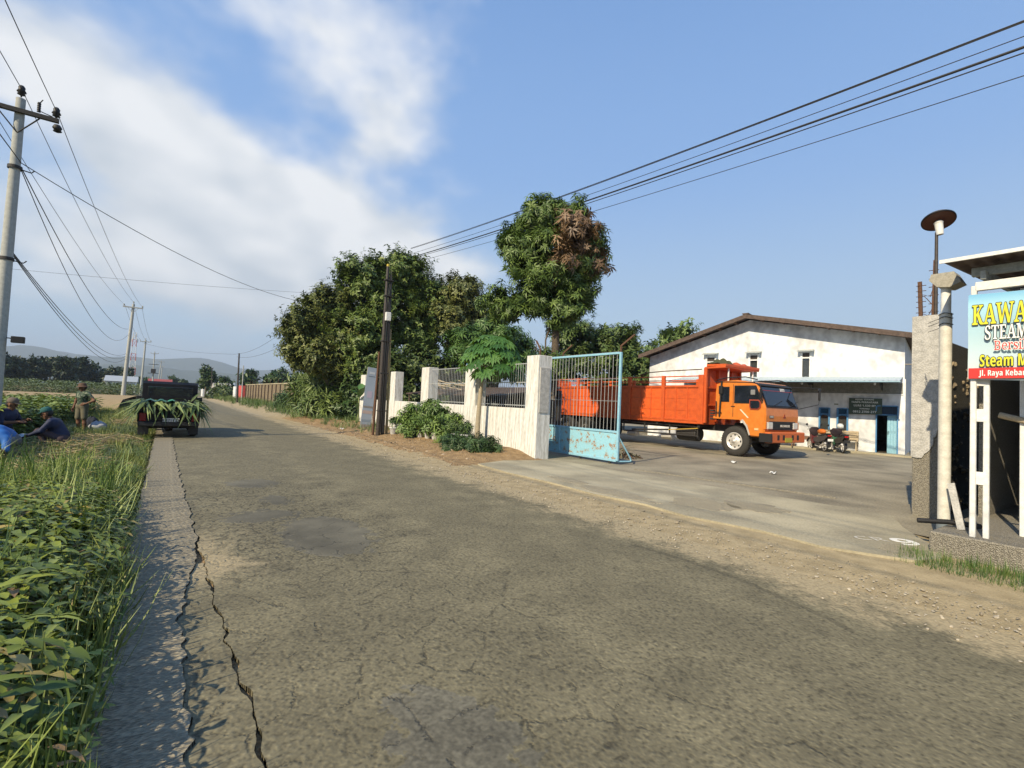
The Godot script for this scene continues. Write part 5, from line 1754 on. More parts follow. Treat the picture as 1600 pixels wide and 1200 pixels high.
func build_poles() -> void:
	utility_pole("tall grey concrete utility pole with black crossarm and insulators in the near field", Vector3(-3.42, -0.1, -17.0), Vector3(-3.40, 8.55, -17.0), 0.74, 0.15, true)
	var far := [[-3.54, -62.0, -3.22, 9.75, "pale concrete utility pole just beyond the pickup's roadside"], [-3.64, -105.0, -3.44, 9.6, "second pale concrete utility pole beyond the pickup"], [-2.95, -150.0, -2.95, 10.2, "third pale utility pole carrying a transformer beyond the pickup"], [-2.6, -196.0, -1.9, 10.2, "distant pale utility pole behind the transformer pole"], [-2.2, -245.0, -2.0, 10.3, "most distant pale utility pole along the field"]]
	for f in far:
		utility_pole(f[4], Vector3(f[0], -0.1, f[1]), Vector3(f[2], f[3], f[1]), 0.8, 0.19, false)
	var tr := thing("transformer", "grey transformer mounted on the third utility pole", "transformer", Vector3(-2.95, 5.5, -149.6))
	var b := MB.new()
	b.box(Vector3(0, 0, 0.2), Vector3(1.0, 1.0, 0.6), Basis(), 0.04)
	put(b, "tank", M.darkmetal, tr)
	b = MB.new()
	b.box(Vector3(0, -0.6, 0.1), Vector3(2.2, 0.12, 0.7))
	b.box(Vector3(0, 1.6, 0.1), Vector3(2.0, 0.12, 0.2))
	put(b, "platform", M.darkmetal, tr)
	var g := "overhead wires along the field poles"
	for k in 3:
		var s: float = [-0.68, 0.0, 0.68][k]
		var h: float = [8.45, 8.8, 8.45][k]
		var lab: String = ["thin overhead wire from the field side end of the crossarm", "thin overhead wire over the middle of the crossarm", "thin overhead wire from the road side end of the crossarm"][k]
		wire("overhead_wire", lab + " to far poles", Vector3(-3.4 + s, h, -16.95), Vector3(-3.22 + s, 9.6 + (0.35 if k == 1 else 0.0), -62), 0.55, 0.009, g)
		wire("overhead_wire", lab + " over the camera side", Vector3(-3.4 + s, h, -17.05), Vector3(-3.5 + s, 9.3, 30), 0.9, 0.009, g)
		wire("overhead_wire", ["field side", "middle", "road side"][k] + " thin overhead wire between the second and third pole", Vector3(-3.22 + s, 9.6 + (0.35 if k == 1 else 0.0), -62), Vector3(-3.44 + s, 9.5, -105), 0.6, 0.012, g)
	wire("overhead_wire", "sagging cable from the pole's upper clamp towards the far poles", Vector3(-3.3, 6.85, -17), Vector3(-3.5, 7.2, -62), 1.1, 0.013, g)
	wire("overhead_wire", "deep sagging cable from the pole's upper clamp to the next pole", Vector3(-3.3, 6.8, -17), Vector3(-3.5, 6.6, -62), 2.0, 0.011, g)
	for k in 3:
		wire("overhead_wire", ["upper", "middle", "lower"][k] + " of three low sagging cables between the field poles", Vector3(-3.3, 4.66 - 0.03 * k, -17), Vector3(-3.55, 4.7 - 0.25 * k, -62), 1.0 + 0.12 * k, 0.012, g)
	wire("overhead_wire", "cable crossing the road from the tall pole to the trees", Vector3(-3.3, 6.95, -17), Vector3(9.3, 8.0, -36), 0.9, 0.011, g)
	wire("overhead_wire", "cable from the pole's upper clamp back over the camera side", Vector3(-3.3, 6.95, -17), Vector3(-3.8, 7.6, 20), 0.4, 0.012, g)
	wire("overhead_wire", "nearly level thin wire crossing behind the tall pole towards the trees", Vector3(-30.0, 10.5, -60), Vector3(20.0, 14.1, -60), 0.6, 0.012, g)
	wire("overhead_wire", "thin wire crossing the far road from the third pole", Vector3(-3.4, 8.9, -105), Vector3(6.6, 5.9, -67), 0.4, 0.012, g)
	# black steel pole pair by the road with a white box
	var t := thing("steel_pole", "pair of black steel poles with a white box beside the road", "pole", Vector3(6.57, 0, -17.6))
	b = MB.new()
	b.tube(PackedVector3Array([Vector3(-0.1, -0.1, 0.02), Vector3(-0.09, 3.0, 0.02), Vector3(-0.07, 6.42, 0.02)]), PackedFloat32Array([0.085, 0.08, 0.05]), 14)
	put(b, "shaft", M.polesteel, t)
	b = MB.new()
	b.tube(PackedVector3Array([Vector3(0.1, -0.1, -0.05), Vector3(0.1, 4.4, -0.05), Vector3(0.1, 6.1, -0.05)]), PackedFloat32Array([0.07, 0.065, 0.04]), 14)
	put(b, "shaft", M.polesteel, t)
	b = MB.new()
	b.box(Vector3(0.0, 4.52, 0.12), Vector3(0.2, 0.32, 0.14), Basis(), 0.015)
	put(b, "white_box", M.whitepaint, t)
	b = MB.new()
	for s in [-0.03, 0.03, 0.08]:
		b.tube(PackedVector3Array([Vector3(s, 4.36, 0.1), Vector3(s * 1.6, 3.9, 0.1), Vector3(s, 2.8, 0.1), Vector3(s, 0.2, 0.1)]), PackedFloat32Array([0.012]), 6)
		b.tube(PackedVector3Array([Vector3(s, 4.68, 0.1), Vector3(s - 0.08, 5.2, 0.08), Vector3(s, 5.8, 0.05), Vector3(s, 6.3, 0.03)]), PackedFloat32Array([0.014]), 6)
	put(b, "cable", M.cable, t)
	for y in [1.0, 2.4, 3.6, 5.3, 5.9]:
		b = MB.new()
		b.box(Vector3(0.0, y, 0.0), Vector3(0.34, 0.04, 0.22), Basis(), 0.01)
		put(b, "strap", M.darkmetal, t)
	b = MB.new()
	b.box(Vector3(-0.07, 6.46, 0.02), Vector3(0.08, 0.1, 0.08), Basis(), 0.01)
	put(b, "cap", plain(Color(0.6, 0.45, 0.05), 0.5), t)
	b = MB.new()
	b.tube(PackedVector3Array([Vector3(6.86, -0.05, -17.75), Vector3(6.84, 2.0, -17.75), Vector3(6.80, 4.1, -17.75)]), PackedFloat32Array([0.05, 0.045, 0.035]), 10)
	tag(put(b, "bamboo_pole", surf(Color(0.30, 0.22, 0.09), Color(0.46, 0.36, 0.17), 0.6, 0.5, 121, 0.06, 0.02, 0.5)), "yellow bamboo pole standing beside the black steel poles", "pole")
	b = MB.new()
	b.tube(PackedVector3Array([Vector3(6.33, -0.05, -17.75), Vector3(6.36, 1.3, -17.75), Vector3(6.40, 3.2, -17.72)]), PackedFloat32Array([0.05, 0.05, 0.04]), 10)
	tag(put(b, "rusty_post", M.rust), "rusty red post tied to the black steel poles", "post")
	# cables behind the trees towards the upper right
	var rows := [[11.75, 9.20, 0.016, "topmost black cable"], [11.7, 9.18, 0.012, "second black cable just below the topmost"], [11.35, 8.92, 0.010, "thin middle cable"], [11.1, 8.70, 0.028, "thick black cable"], [11.0, 8.60, 0.014, "cable just below the thick one"], [10.7, 8.10, 0.010, "lowest thin cable"]]
	for r in rows:
		wire("overhead_cable", r[3] + " crossing the open sky above the warehouse", Vector3(13.0, r[0], -31.0), Vector3(13.0, r[1] - 0.45, 8.0), 0.3 if r[2] < 0.02 else 0.28, r[2], "cables above the yard")
	for q in [[2.6, 5.95, "upper"], [1.2, 5.6, "lower"]]:
		wire("overhead_cable", "%s slack cable from the far roadside pole to the trees" % q[2], Vector3(6.65, q[1], -67), Vector3(8.2, 5.0 + q[0], -40), 0.7, 0.012, "cables to the far roadside pole")

func build_far() -> void:
	# hills in three hazy ridges
	var hn := FastNoiseLite.new()
	hn.seed = 8
	hn.frequency = 0.004
	hn.fractal_octaves = 5
	var ridges := [[2600.0, 130.0, 0.018], [3900.0, 270.0, 0.013], [5600.0, 400.0, 0.011]]
	for k in 3:
		var r: Array = ridges[k]
		var b := MB.new()
		b.sheet(220, 10, func(u: float, v: float) -> Vector3:
			var az := deg_to_rad(lerpf(-75, 80, u))
			var d: float = r[0] * (1.0 + 0.22 * (v - 0.6))
			var hgt: float = r[1] * (0.62 + 0.55 * hn.get_noise_2d(az * 260.0 + k * 500.0, v * 30.0) + 0.20 * hn.get_noise_2d(az * 1400.0, v * 160.0 + k * 99.0)) * sin(PI * clampf(v, 0.0, 0.62) / 1.24)
			hgt *= lerpf(1.0, 0.75, smoothstep(-0.1, 0.35, az))
			return Vector3(sin(az) * d, hgt - 2.0, -cos(az) * d))
		setting(b, "hills", M.hill)
	# far wood beyond the field, read as one dark mass of separate crowns
	rng.seed = 12
	for k in 15:
		var az := deg_to_rad(lerpf(-14.5, -3.4, k / 14.0))
		var d := rnd(165, 195)
		var hgt := rnd(7.5, 10.5) * (0.8 if k > 11 else 1.0)
		simple_tree("field_edge_tree", "dark dense tree in the wood at the field's far edge", Vector3(sin(az) * d, -0.1, -cos(az) * d), hgt, rnd(5.0, 6.5), 330, Color(0.012, 0.026, 0.008), Color(0.035, 0.06, 0.016), "trees of the wood beyond the field", 1.3)
	# trees along the far road, both sides
	var fr := [[6.5, -118, 8.0, 3.2], [11, -128, 6.5, 3.6], [15, -120, 7.0, 3.8], [20, -112, 7.5, 4.0], [26, -108, 8.0, 4.5], [14, -85, 5.2, 3.4], [18, -88, 5.6, 3.8], [22, -84, 6.2, 3.4], [11.8, -96, 4.8, 2.8], [-7, -210, 6.0, 4.0], [-9, -190, 5.0, 3.5], [2.0, -230, 7.0, 4.5], [4.5, -190, 5.2, 3.0], [30, -95, 7, 4.5]]
	for f in fr:
		simple_tree("roadside_tree", "green tree beside the far end of the road", Vector3(f[0], -0.1, f[1]), f[2], f[3], 260, Color(0.02, 0.05, 0.012), Color(0.07, 0.12, 0.03), "trees along the far road", 0.85)
	# telecom mast
	var t := thing("telecom_mast", "slim red and white lattice telecom mast rising behind the field poles", "mast", Vector3(-16.5, 0, -350))
	for s in 8:
		var y0 := 4.0 * s
		var w0 := lerpf(1.6, 0.7, s / 8.0)
		var w1 := lerpf(1.6, 0.7, (s + 1) / 8.0)
		var b := MB.new()
		for i in 4:
			var a := Vector3([-1, 1, 1, -1][i], 0, [-1, -1, 1, 1][i])
			var c := Vector3([-1, 1, 1, -1][(i + 1) % 4], 0, [-1, -1, 1, 1][(i + 1) % 4])
			b.rod(a * w0 + Vector3(0, y0, 0), a * w1 + Vector3(0, y0 + 4, 0), 0.12, -1, 5)
			b.rod(a * w0 + Vector3(0, y0, 0), c * w1 + Vector3(0, y0 + 4, 0), 0.06, -1, 5)
			b.rod(a * w1 + Vector3(0, y0 + 4, 0), c * w1 + Vector3(0, y0 + 4, 0), 0.06, -1, 5)
		put(b, "lattice_section", M.whitepaint if s % 2 else plain(Color(0.45, 0.08, 0.06), 0.6), t)
	var bb := MB.new()
	for k in 6:
		bb.box(Vector3(1.4 * cos(k), 27.5 + 1.2 * (k % 3), 1.4 * sin(k)), Vector3(0.5, 2.0, 0.4))
	put(bb, "antenna", M.whitepaint, t)
	# roadside houses far along
	for q in [[-8.0, -135.0, 5.0, 3.0, Color(0.34, 0.38, 0.42), "long low house with pale tin roof behind the field poles"], [-1.6, -170.0, 5.0, 3.2, Color(0.30, 0.06, 0.05), "small far house with red roof beyond the pickup"], [9.6, -132.0, 6.0, 3.0, Color(0.45, 0.50, 0.55), "far house with bluish tin roof beyond the stone wall"], [8.2, -104.0, 2.2, 2.3, Color(0.42, 0.40, 0.36), "small roadside stall with pale roof beyond the stone wall"]]:
		var h := thing("far_house", q[5], "house", Vector3(q[0], 0, q[1]))
		var b := MB.new()
		b.box(Vector3(0, q[3] * 0.4, 0), Vector3(q[2], q[3] * 0.8 + 0.3, 6.0))
		put(b, "wall", M.facade, h)
		b = MB.new()
		b.prism(PackedVector2Array([Vector2(-3.4, q[3] * 0.8), Vector2(3.4, q[3] * 0.8), Vector2(0, q[3] * 1.2)]), -q[2] * 0.5 - 0.3, q[2] * 0.5 + 0.3, Transform3D(Basis(Vector3(0, 1, 0), PI / 2), Vector3()))
		put(b, "roof", plain(q[4], 0.6), h)
		b = MB.new()
		b.box(Vector3(q[2] * 0.15, 0.9, 3.02), Vector3(0.9, 1.9, 0.06))
		put(b, "door", M.darkmetal, h)
	# long stone wall with ribs and a red end panel, far along the right side
	t = thing("stone_wall", "long weathered stone wall with thin ribs beside the far road", "wall", Vector3(9.0, 0, 0))
	bb = MB.new()
	bb.box(Vector3(0.12, 1.1, -60.5), Vector3(0.24, 2.5, 33.0))
	put(bb, "masonry", M.stone, t)
	bb = MB.new()
	bb.box(Vector3(0.12, 2.4, -60.5), Vector3(0.34, 0.1, 33.0))
	put(bb, "coping", M.concrete, t)
	bb = MB.new()
	bb.box(Vector3(-0.06, 0.12, -60.5), Vector3(0.16, 0.4, 33.0))
	put(bb, "footing", M.concrete, t)
	for k in 15:
		bb = MB.new()
		bb.box(Vector3(-0.05, 1.2, -44.6 - 2.25 * k), Vector3(0.12, 2.3, 0.10))
		put(bb, "rib", M.rooftin, t)
		bb = MB.new()
		bb.rod(Vector3(0.12, 2.4, -44.6 - 2.25 * k), Vector3(0.12, 2.95, -44.6 - 2.25 * k), 0.015, -1, 5)
		put(bb, "spike", M.rust, t)
	bb = MB.new()
	bb.box(Vector3(8.75, 1.12, -79.2), Vector3(0.5, 2.3, 3.6))
	tag(put(bb, "red_wall", surf(Color(0.42, 0.05, 0.05), Color(0.58, 0.11, 0.09), 0.8, 1.4, 123, 0.05, 0.02, 0.5)), "faded red gate wall at the far end of the stone wall", "wall")
	bb = MB.new()
	bb.box(Vector3(8.55, 1.05, -84.5), Vector3(0.4, 2.2, 3.0))
	tag(put(bb, "white_wall", M.facade), "short white wall beyond the faded red one", "wall")
	t = thing("roadside_pole", "dark wooden pole with a pale post before the red wall", "pole", Vector3(7.0, 0, -67))
	bb = MB.new()
	bb.rod(Vector3(0, -0.1, 0), Vector3(-0.12, 6.05, 0), 0.13, 0.08, 10)
	put(bb, "shaft", M.polesteel, t)
	bb = MB.new()
	bb.rod(Vector3(0.45, -0.1, 0.1), Vector3(0.42, 4.6, 0.1), 0.07, 0.06, 10)
	put(bb, "pale_post", M.polecement, t)
	bb = MB.new()
	bb.rod(Vector3(6.9, -0.1, -108), Vector3(6.8, 5.6, -108), 0.12, 0.07, 8)
	tag(put(bb, "far_pole", M.polesteel), "thin dark pole far along the right side of the road", "pole")
	# crop field: a dry tan strip, then green rows
	bb = MB.new()
	bb.sheet(30, 12, func(u: float, v: float) -> Vector3: return Vector3(lerpf(-2.4, -80.0, u * u), 0.56 * smoothstep(0.0, 0.15, v) * smoothstep(1.0, 0.9, v), lerpf(-38, -66, v) - u * 3.0))
	setting(bb, "dry_field", surf(Color(0.24, 0.17, 0.08), Color(0.40, 0.30, 0.16), 0.95, 3.0, 125, 0.08, 0.02, 0.6))
	bb = MB.new()
	bb.sheet(20, 4, func(u: float, v: float) -> Vector3: return Vector3(lerpf(-4.0, -90.0, u), 0.05 + 0.9 * sin(PI * clampf(v * 1.6, 0, 1)), lerpf(-86, -96, v)))
	setting(bb, "dark_dyke", surf(Color(0.06, 0.045, 0.02), Color(0.14, 0.11, 0.05), 0.95, 4.0, 127, 0.08, 0.02, 0.6))

# a tree whose crown is many small leaf sprigs gathered in clumps over a few lobes
var sprig_mesh := {}
func sprig(kind: String) -> ArrayMesh:
	if sprig_mesh.has(kind):
		return sprig_mesh[kind]
	var keep := rng.seed
	rng.seed = hash(kind)
	var b := MB.new()
	if kind == "mango":
		for k in 11:
			var a := TAU * k / 11.0 * 2.4
			b.leaf(Vector3(0, 0.012 * k, 0), Vector3(cos(a), rnd(-0.7, 0.45), sin(a)), Vector3.UP, rnd(0.15, 0.24), rnd(0.042, 0.06), rnd(0.25, 0.6))
	elif kind == "broad":
		for k in 10:
			var a := TAU * k / 10.0 * 2.4
			b.leaf(Vector3(rnd(-0.05, 0.05), 0.03 * k - 0.1, rnd(-0.05, 0.05)), Vector3(cos(a), rnd(-0.4, 0.7), sin(a)), Vector3.UP, rnd(0.10, 0.17), rnd(0.055, 0.085), rnd(0.1, 0.4))
	elif kind == "strap":
		for k in 9:
			var a := TAU * k / 9.0 * 2.4
			b.leaf(Vector3(0, 0.03 * k, 0), Vector3(cos(a), rnd(0.2, 1.2), sin(a)), Vector3.UP, rnd(0.35, 0.55), rnd(0.05, 0.075), rnd(0.4, 0.9), true)
	elif kind == "far":
		for k in 9:
			b.leaf(dirv() * 0.25, dirv() + Vector3(0, 0.2, 0), Vector3.UP, rnd(0.45, 0.75), rnd(0.28, 0.42), 0.3)
	elif kind == "weed":
		for k in 9:
			for s in [0.0, PI]:
				var a: float = s + k * 1.35
				b.leaf(Vector3(0.015 * sin(k * 1.7), 0.042 * k + 0.02, 0.012 * cos(k * 1.3)), Vector3(cos(a), rnd(0.1, 0.6), sin(a)), Vector3.UP, rnd(0.06, 0.115) * (1.0 if k < 7 else 0.7), rnd(0.017, 0.032), rnd(0.25, 0.6), true)
	elif kind == "bean":
		for k in 10:
			var a := k * 2.4
			var base := Vector3(0.10 * cos(a), 0.06 + 0.07 * k, 0.10 * sin(a))
			for j in 3:
				var q := a + (j - 1) * 0.9
				b.leaf(base, Vector3(cos(q), rnd(-0.1, 0.5), sin(q)), Vector3.UP, rnd(0.10, 0.16), rnd(0.07, 0.10), rnd(0.1, 0.4))
	elif kind == "tuft":
		for k in 14:
			var a := rnd(0, TAU)
			b.leaf(Vector3(rnd(-0.05, 0.05), 0, rnd(-0.05, 0.05)), Vector3(cos(a) * rnd(0.15, 0.9), 1.0, sin(a) * rnd(0.15, 0.9)), Vector3(-cos(a), 0.2, -sin(a)), rnd(0.14, 0.34), rnd(0.006, 0.012), -rnd(0.1, 0.5), true)
	elif kind == "tall":
		for k in 9:
			var a := rnd(0, TAU)
			b.leaf(Vector3(rnd(-0.04, 0.04), 0, rnd(-0.04, 0.04)), Vector3(cos(a) * rnd(0.2, 0.8), 1.0, sin(a) * rnd(0.2, 0.8)), Vector3(-cos(a), 0.2, -sin(a)), rnd(0.55, 0.95), rnd(0.012, 0.022), -rnd(0.25, 0.75), true)
	rng.seed = keep
	sprig_mesh[kind] = b.mesh()
	return sprig_mesh[kind]

func crown(parent: Node, kind: String, lobes: Array, per: int, clumps: int, spread: float, size: float, ca: Color, cb: Color, called := "crown") -> void:
	var xs := []
	var cols := []
	for l in lobes:
		var c: Vector3 = l[0]
		var r: Vector3 = l[1]
		var nc := int((clumps * l[2] if l.size() > 2 else float(clumps)) * 0.9)
		for i in nc:
			var d := dirv()
			var f := pow(rnd(0.18, 1.0), 0.45) * rnd(0.85, 1.1) * (rnd(1.1, 1.45) if rng.randf() < 0.13 else 1.0)
			var q := c + d * r * f
			for k in per:
				var o := Vector3(rng.randfn(0, 1), rng.randfn(0, 0.8), rng.randfn(0, 1)) * spread
				var up := (d * 0.7 + Vector3(0, 0.6, 0) + dirv() * 0.6).normalized()
				var x := up.cross(dirv()).normalized()
				xs.append(Transform3D(Basis(x, up, x.cross(up)).scaled(Vector3.ONE * size * rnd(0.6, 1.45)), q + o))
				cols.append(ca.lerp(cb, rnd(0, 1)))
	scatter(called, sprig(kind), M.leaf, xs, cols, parent)

func simple_tree(called: String, label: String, at: Vector3, h: float, w: float, n: int, ca: Color, cb: Color, group: String, size: float) -> void:
	var t := thing(called, label, "tree", at, 0.0, group)
	var b := MB.new()
	b.tube(PackedVector3Array([Vector3(0, -0.2, 0), Vector3(rnd(-0.2, 0.2), h * 0.35, 0), Vector3(rnd(-0.3, 0.3), h * 0.7, rnd(-0.3, 0.3))]), PackedFloat32Array([0.04 * h * 0.6, 0.03 * h * 0.6, 0.012 * h]), 7)
	put(b, "trunk", M.bark, t)
	var lobes := []
	for k in 7:
		var a := rnd(0, TAU)
		var rr := rnd(0.1, 0.62) * w * 0.5
		lobes.append([Vector3(cos(a) * rr, h * rnd(0.28, 0.80), sin(a) * rr), Vector3(w * 0.28, h * 0.17, w * 0.28)])
	crown(t, "far", lobes, 5, int(n / 35.0), 0.35 * size, size, ca, cb)

const RT := Vector3(0.815, 0, 0.579)

func big_tree(called: String, label: String, at: Vector3, trunk: Array, lobes: Array, kind: String, per: int, clumps: int, spread: float, size: float, ca: Color, cb: Color, group := "") -> Node3D:
	var t := thing(called, label, "tree", at, 0.0, group)
	var b := MB.new()
	var p := PackedVector3Array()
	var r := PackedFloat32Array()
	for q in trunk:
		p.append(q[0]); r.append(q[1])
	b.tube(p, r, 12)
	put(b, "trunk", M.bark, t)
	var fork: Vector3 = p[max(0, p.size() - 2)]
	for l in lobes:
		b = MB.new()
		var c: Vector3 = l[0]
		var mid := fork.lerp(c, 0.5) + Vector3(rnd(-0.2, 0.2), rnd(-0.1, 0.3), rnd(-0.2, 0.2))
		b.tube(PackedVector3Array([fork, mid, c, c + (c - mid) * 0.4]), PackedFloat32Array([r[r.size() - 1] * 0.8, r[r.size() - 1] * 0.5, 0.03, 0.012]), 7)
		put(b, "limb", M.bark, t)
	crown(t, kind, lobes, per, clumps, spread, size, ca, cb)
	return t

func build_trees() -> void:
	rng.seed = 101
	var dg := Color(0.055, 0.10, 0.02)
	var lg := Color(0.17, 0.23, 0.045)
	# tall mango with a burnt-brown patch
	var t := big_tree("mango_tree", "tall mango tree with a patch of dead brown leaves behind the gate", Vector3(11.4, 0, -13.2) - RT * 0.2,
		[[Vector3(0, -0.2, 0), 0.2], [Vector3(-0.05, 1.4, 0), 0.165], [Vector3(0.02, 3.2, 0), 0.14], [Vector3(0.0, 5.0, 0), 0.11], [Vector3(-0.1, 7.0, 0), 0.06]],
		[[Vector3(-0.16, 6.85, -0.11), Vector3(1.25, 1.5, 1.25), 1.5], [RT * -0.45 + Vector3(-0.16, 8.29, -0.11), Vector3(0.75, 0.7, 0.75), 0.7], [RT * 0.35 + Vector3(-0.16, 8.03, -0.11), Vector3(0.8, 0.7, 0.8), 0.7], [RT * 1.15 + Vector3(-0.16, 6.96, -0.11), Vector3(0.75, 1.0, 0.75), 0.8], [RT * -1.15 + Vector3(-0.16, 6.96, -0.11), Vector3(0.75, 1.1, 0.75), 0.8], [RT * -1.75 + Vector3(-0.16, 4.98, -0.11), Vector3(0.7, 0.5, 0.6), 0.5], [RT * -0.6 + Vector3(-0.16, 5.35, -0.11), Vector3(0.7, 0.6, 0.7), 0.55], [RT * 0.5 + Vector3(-0.16, 5.03, -0.11), Vector3(0.75, 0.8, 0.7), 0.6], [RT * 0.95 + Vector3(-0.16, 5.78, -0.11), Vector3(0.6, 0.7, 0.6), 0.5], [RT * -0.5 + Vector3(0, 2.75, 0.3), Vector3(0.55, 0.35, 0.5), 0.16]],
		"mango", 20, 46, 0.17, 0.98, dg, Color(0.14, 0.21, 0.045))
	crown(t, "mango", [[RT * 0.62 + Vector3(-0.7, 7.55, 0.75), Vector3(0.62, 0.42, 0.4)], [RT * 0.95 + Vector3(-0.55, 7.0, 0.5), Vector3(0.35, 0.3, 0.3), 0.4], [RT * 1.3 + Vector3(-0.45, 6.4, 0.3), Vector3(0.35, 0.35, 0.3), 0.4], [RT * 0.1 + Vector3(-0.65, 6.5, 0.85), Vector3(0.3, 0.4, 0.3), 0.3]], 6, 34, 0.2, 1.05, Color(0.10, 0.062, 0.034), Color(0.26, 0.165, 0.09), "dead_leaves")
	# the dark grove behind the wall
	big_tree("grove_tree", "largest dark green tree of the grove behind the boundary wall", Vector3(11.0, 0, -28.5), [[Vector3(0, -0.2, 0), 0.32], [Vector3(0.1, 2.2, 0), 0.27], [Vector3(0, 4.2, 0), 0.22]],
		[[Vector3(-1.9, 8.3, 0), Vector3(1.6, 1.3, 1.5)], [Vector3(0.5, 9.2, 0), Vector3(1.5, 1.3, 1.5)], [Vector3(-0.4, 6.8, 0.5), Vector3(2.2, 1.6, 1.6), 1.3], [Vector3(2.0, 7.8, 0), Vector3(1.7, 1.4, 1.5)], [Vector3(1.4, 5.6, 0.6), Vector3(1.9, 1.3, 1.4)], [Vector3(-2.0, 5.3, 0.4), Vector3(1.9, 1.5, 1.4)], [Vector3(-1.2, 3.7, 0.3), Vector3(1.7, 1.2, 1.2)]],
		"broad", 27, 62, 0.26, 1.2, dg, lg, "grove trees behind the wall")
	big_tree("grove_tree", "round olive tree at the roadside end of the grove", Vector3(7.9, 0, -29.5), [[Vector3(0, -0.2, 0), 0.2], [Vector3(0.1, 1.6, 0), 0.17], [Vector3(0, 3.0, 0), 0.14]],
		[[Vector3(-0.3, 6.6, 0), Vector3(1.3, 1.0, 1.3)], [Vector3(-1.5, 5.4, 0), Vector3(1.2, 1.2, 1.2)], [Vector3(0.6, 5.2, 0.4), Vector3(1.4, 1.3, 1.2)], [Vector3(-1.3, 3.8, 0.2), Vector3(1.2, 1.0, 1.1)], [Vector3(0.2, 3.5, 0.4), Vector3(1.3, 0.9, 1.1)]],
		"broad", 27, 60, 0.24, 1.2, Color(0.06, 0.085, 0.02), Color(0.18, 0.20, 0.05), "grove trees behind the wall")
	big_tree("grove_tree", "yellowish topped tree of the grove nearest the mango", Vector3(15.0, 0, -27.5), [[Vector3(0, -0.2, 0), 0.22], [Vector3(0, 2.5, 0), 0.18], [Vector3(0, 4.5, 0), 0.14]],
		[[Vector3(0.0, 8.3, 0), Vector3(1.2, 1.2, 1.2)], [Vector3(1.0, 7.0, 0), Vector3(1.3, 1.2, 1.2)], [Vector3(-0.8, 6.5, 0.3), Vector3(1.4, 1.2, 1.2)], [Vector3(0.8, 5.2, 0.3), Vector3(1.5, 1.2, 1.2)]],
		"broad", 25, 55, 0.25, 1.2, Color(0.075, 0.10, 0.025), Color(0.21, 0.22, 0.06), "grove trees behind the wall")
	big_tree("low_tree", "low bright green spreading tree behind the papaya", Vector3(12.6, 0, -19.6), [[Vector3(0, -0.2, 0), 0.13], [Vector3(0.1, 1.5, 0), 0.11], [Vector3(0, 2.6, 0), 0.09]],
		[[Vector3(0, 4.7, 0), Vector3(1.2, 0.7, 1.1)], [Vector3(-1.1, 3.9, 0), Vector3(1.0, 0.8, 1.0)], [Vector3(1.2, 4.2, 0), Vector3(1.1, 0.7, 1.0)], [Vector3(0.2, 3.3, 0.3), Vector3(1.4, 0.7, 1.0)]],
		"mango", 13, 48, 0.22, 1.2, Color(0.04, 0.095, 0.02), Color(0.11, 0.20, 0.04))
	big_tree("yard_tree", "dense dark tree behind the truck's tail beside the gate", Vector3(24.0, 0, -23.5), [[Vector3(0, -0.2, 0), 0.2], [Vector3(0, 2.0, 0), 0.16], [Vector3(0, 3.4, 0), 0.13]],
		[[Vector3(-1.4, 5.9, -0.8), Vector3(1.6, 1.1, 1.5)], [Vector3(0.9, 6.1, 0.6), Vector3(1.6, 1.1, 1.5)], [Vector3(-2.4, 4.2, -1.5), Vector3(1.6, 1.4, 1.4)], [Vector3(0, 4.0, 0.3), Vector3(2.2, 1.5, 1.6)], [Vector3(1.8, 4.0, 1.6), Vector3(1.5, 1.4, 1.3)], [Vector3(0.5, 2.2, 0.6), Vector3(2.3, 1.0, 1.5)]],
		"broad", 23, 46, 0.28, 1.35, dg, Color(0.12, 0.17, 0.04))
	big_tree("slender_tree", "airy slender tree beside the warehouse's left eave", Vector3(35.0, 0, -27.0), [[Vector3(0, -0.2, 0), 0.18], [Vector3(0, 3.4, 0), 0.14], [Vector3(0.6, 6.0, 0.4), 0.09], [Vector3(1.6, 7.8, 1.2), 0.04]],
		[[RT * 1.9 + Vector3(0, 8.4, 0), Vector3(0.7, 0.5, 0.7), 0.3], [RT * 0.6 + Vector3(0, 7.6, 0), Vector3(1.0, 0.7, 0.9), 0.45], [RT * -0.8 + Vector3(0, 6.2, 0), Vector3(1.1, 0.9, 1.0), 0.8], [RT * -1.2 + Vector3(0, 4.6, 0), Vector3(1.1, 1.1, 1.0), 0.9], [RT * 0.3 + Vector3(0, 5.6, 0), Vector3(0.9, 0.8, 0.9), 0.5], [RT * -0.6 + Vector3(0, 3.0, 0), Vector3(1.1, 0.9, 1.0), 0.8]],
		"broad", 11, 34, 0.3, 1.9, Color(0.07, 0.12, 0.03), Color(0.17, 0.25, 0.06))
	shrub("thicket", "dark thicket filling the grove behind the white pillars", Vector3(12.6, 0, -25.6), [[Vector3(-2.4, 2.6, -0.5), Vector3(1.3, 1.1, 0.9)], [Vector3(-0.6, 3.4, 0), Vector3(1.4, 1.0, 1.0)], [Vector3(1.4, 2.9, 0.3), Vector3(1.5, 1.2, 1.0)], [Vector3(3.0, 3.4, 0.4), Vector3(1.5, 1.3, 1.0)], [Vector3(-1.2, 1.4, 0.4), Vector3(1.6, 1.0, 0.9)], [Vector3(1.8, 1.2, 0.8), Vector3(1.8, 1.0, 0.9)]], "broad", 13, 40, 0.25, 1.6, Color(0.04, 0.075, 0.018), Color(0.11, 0.15, 0.04))
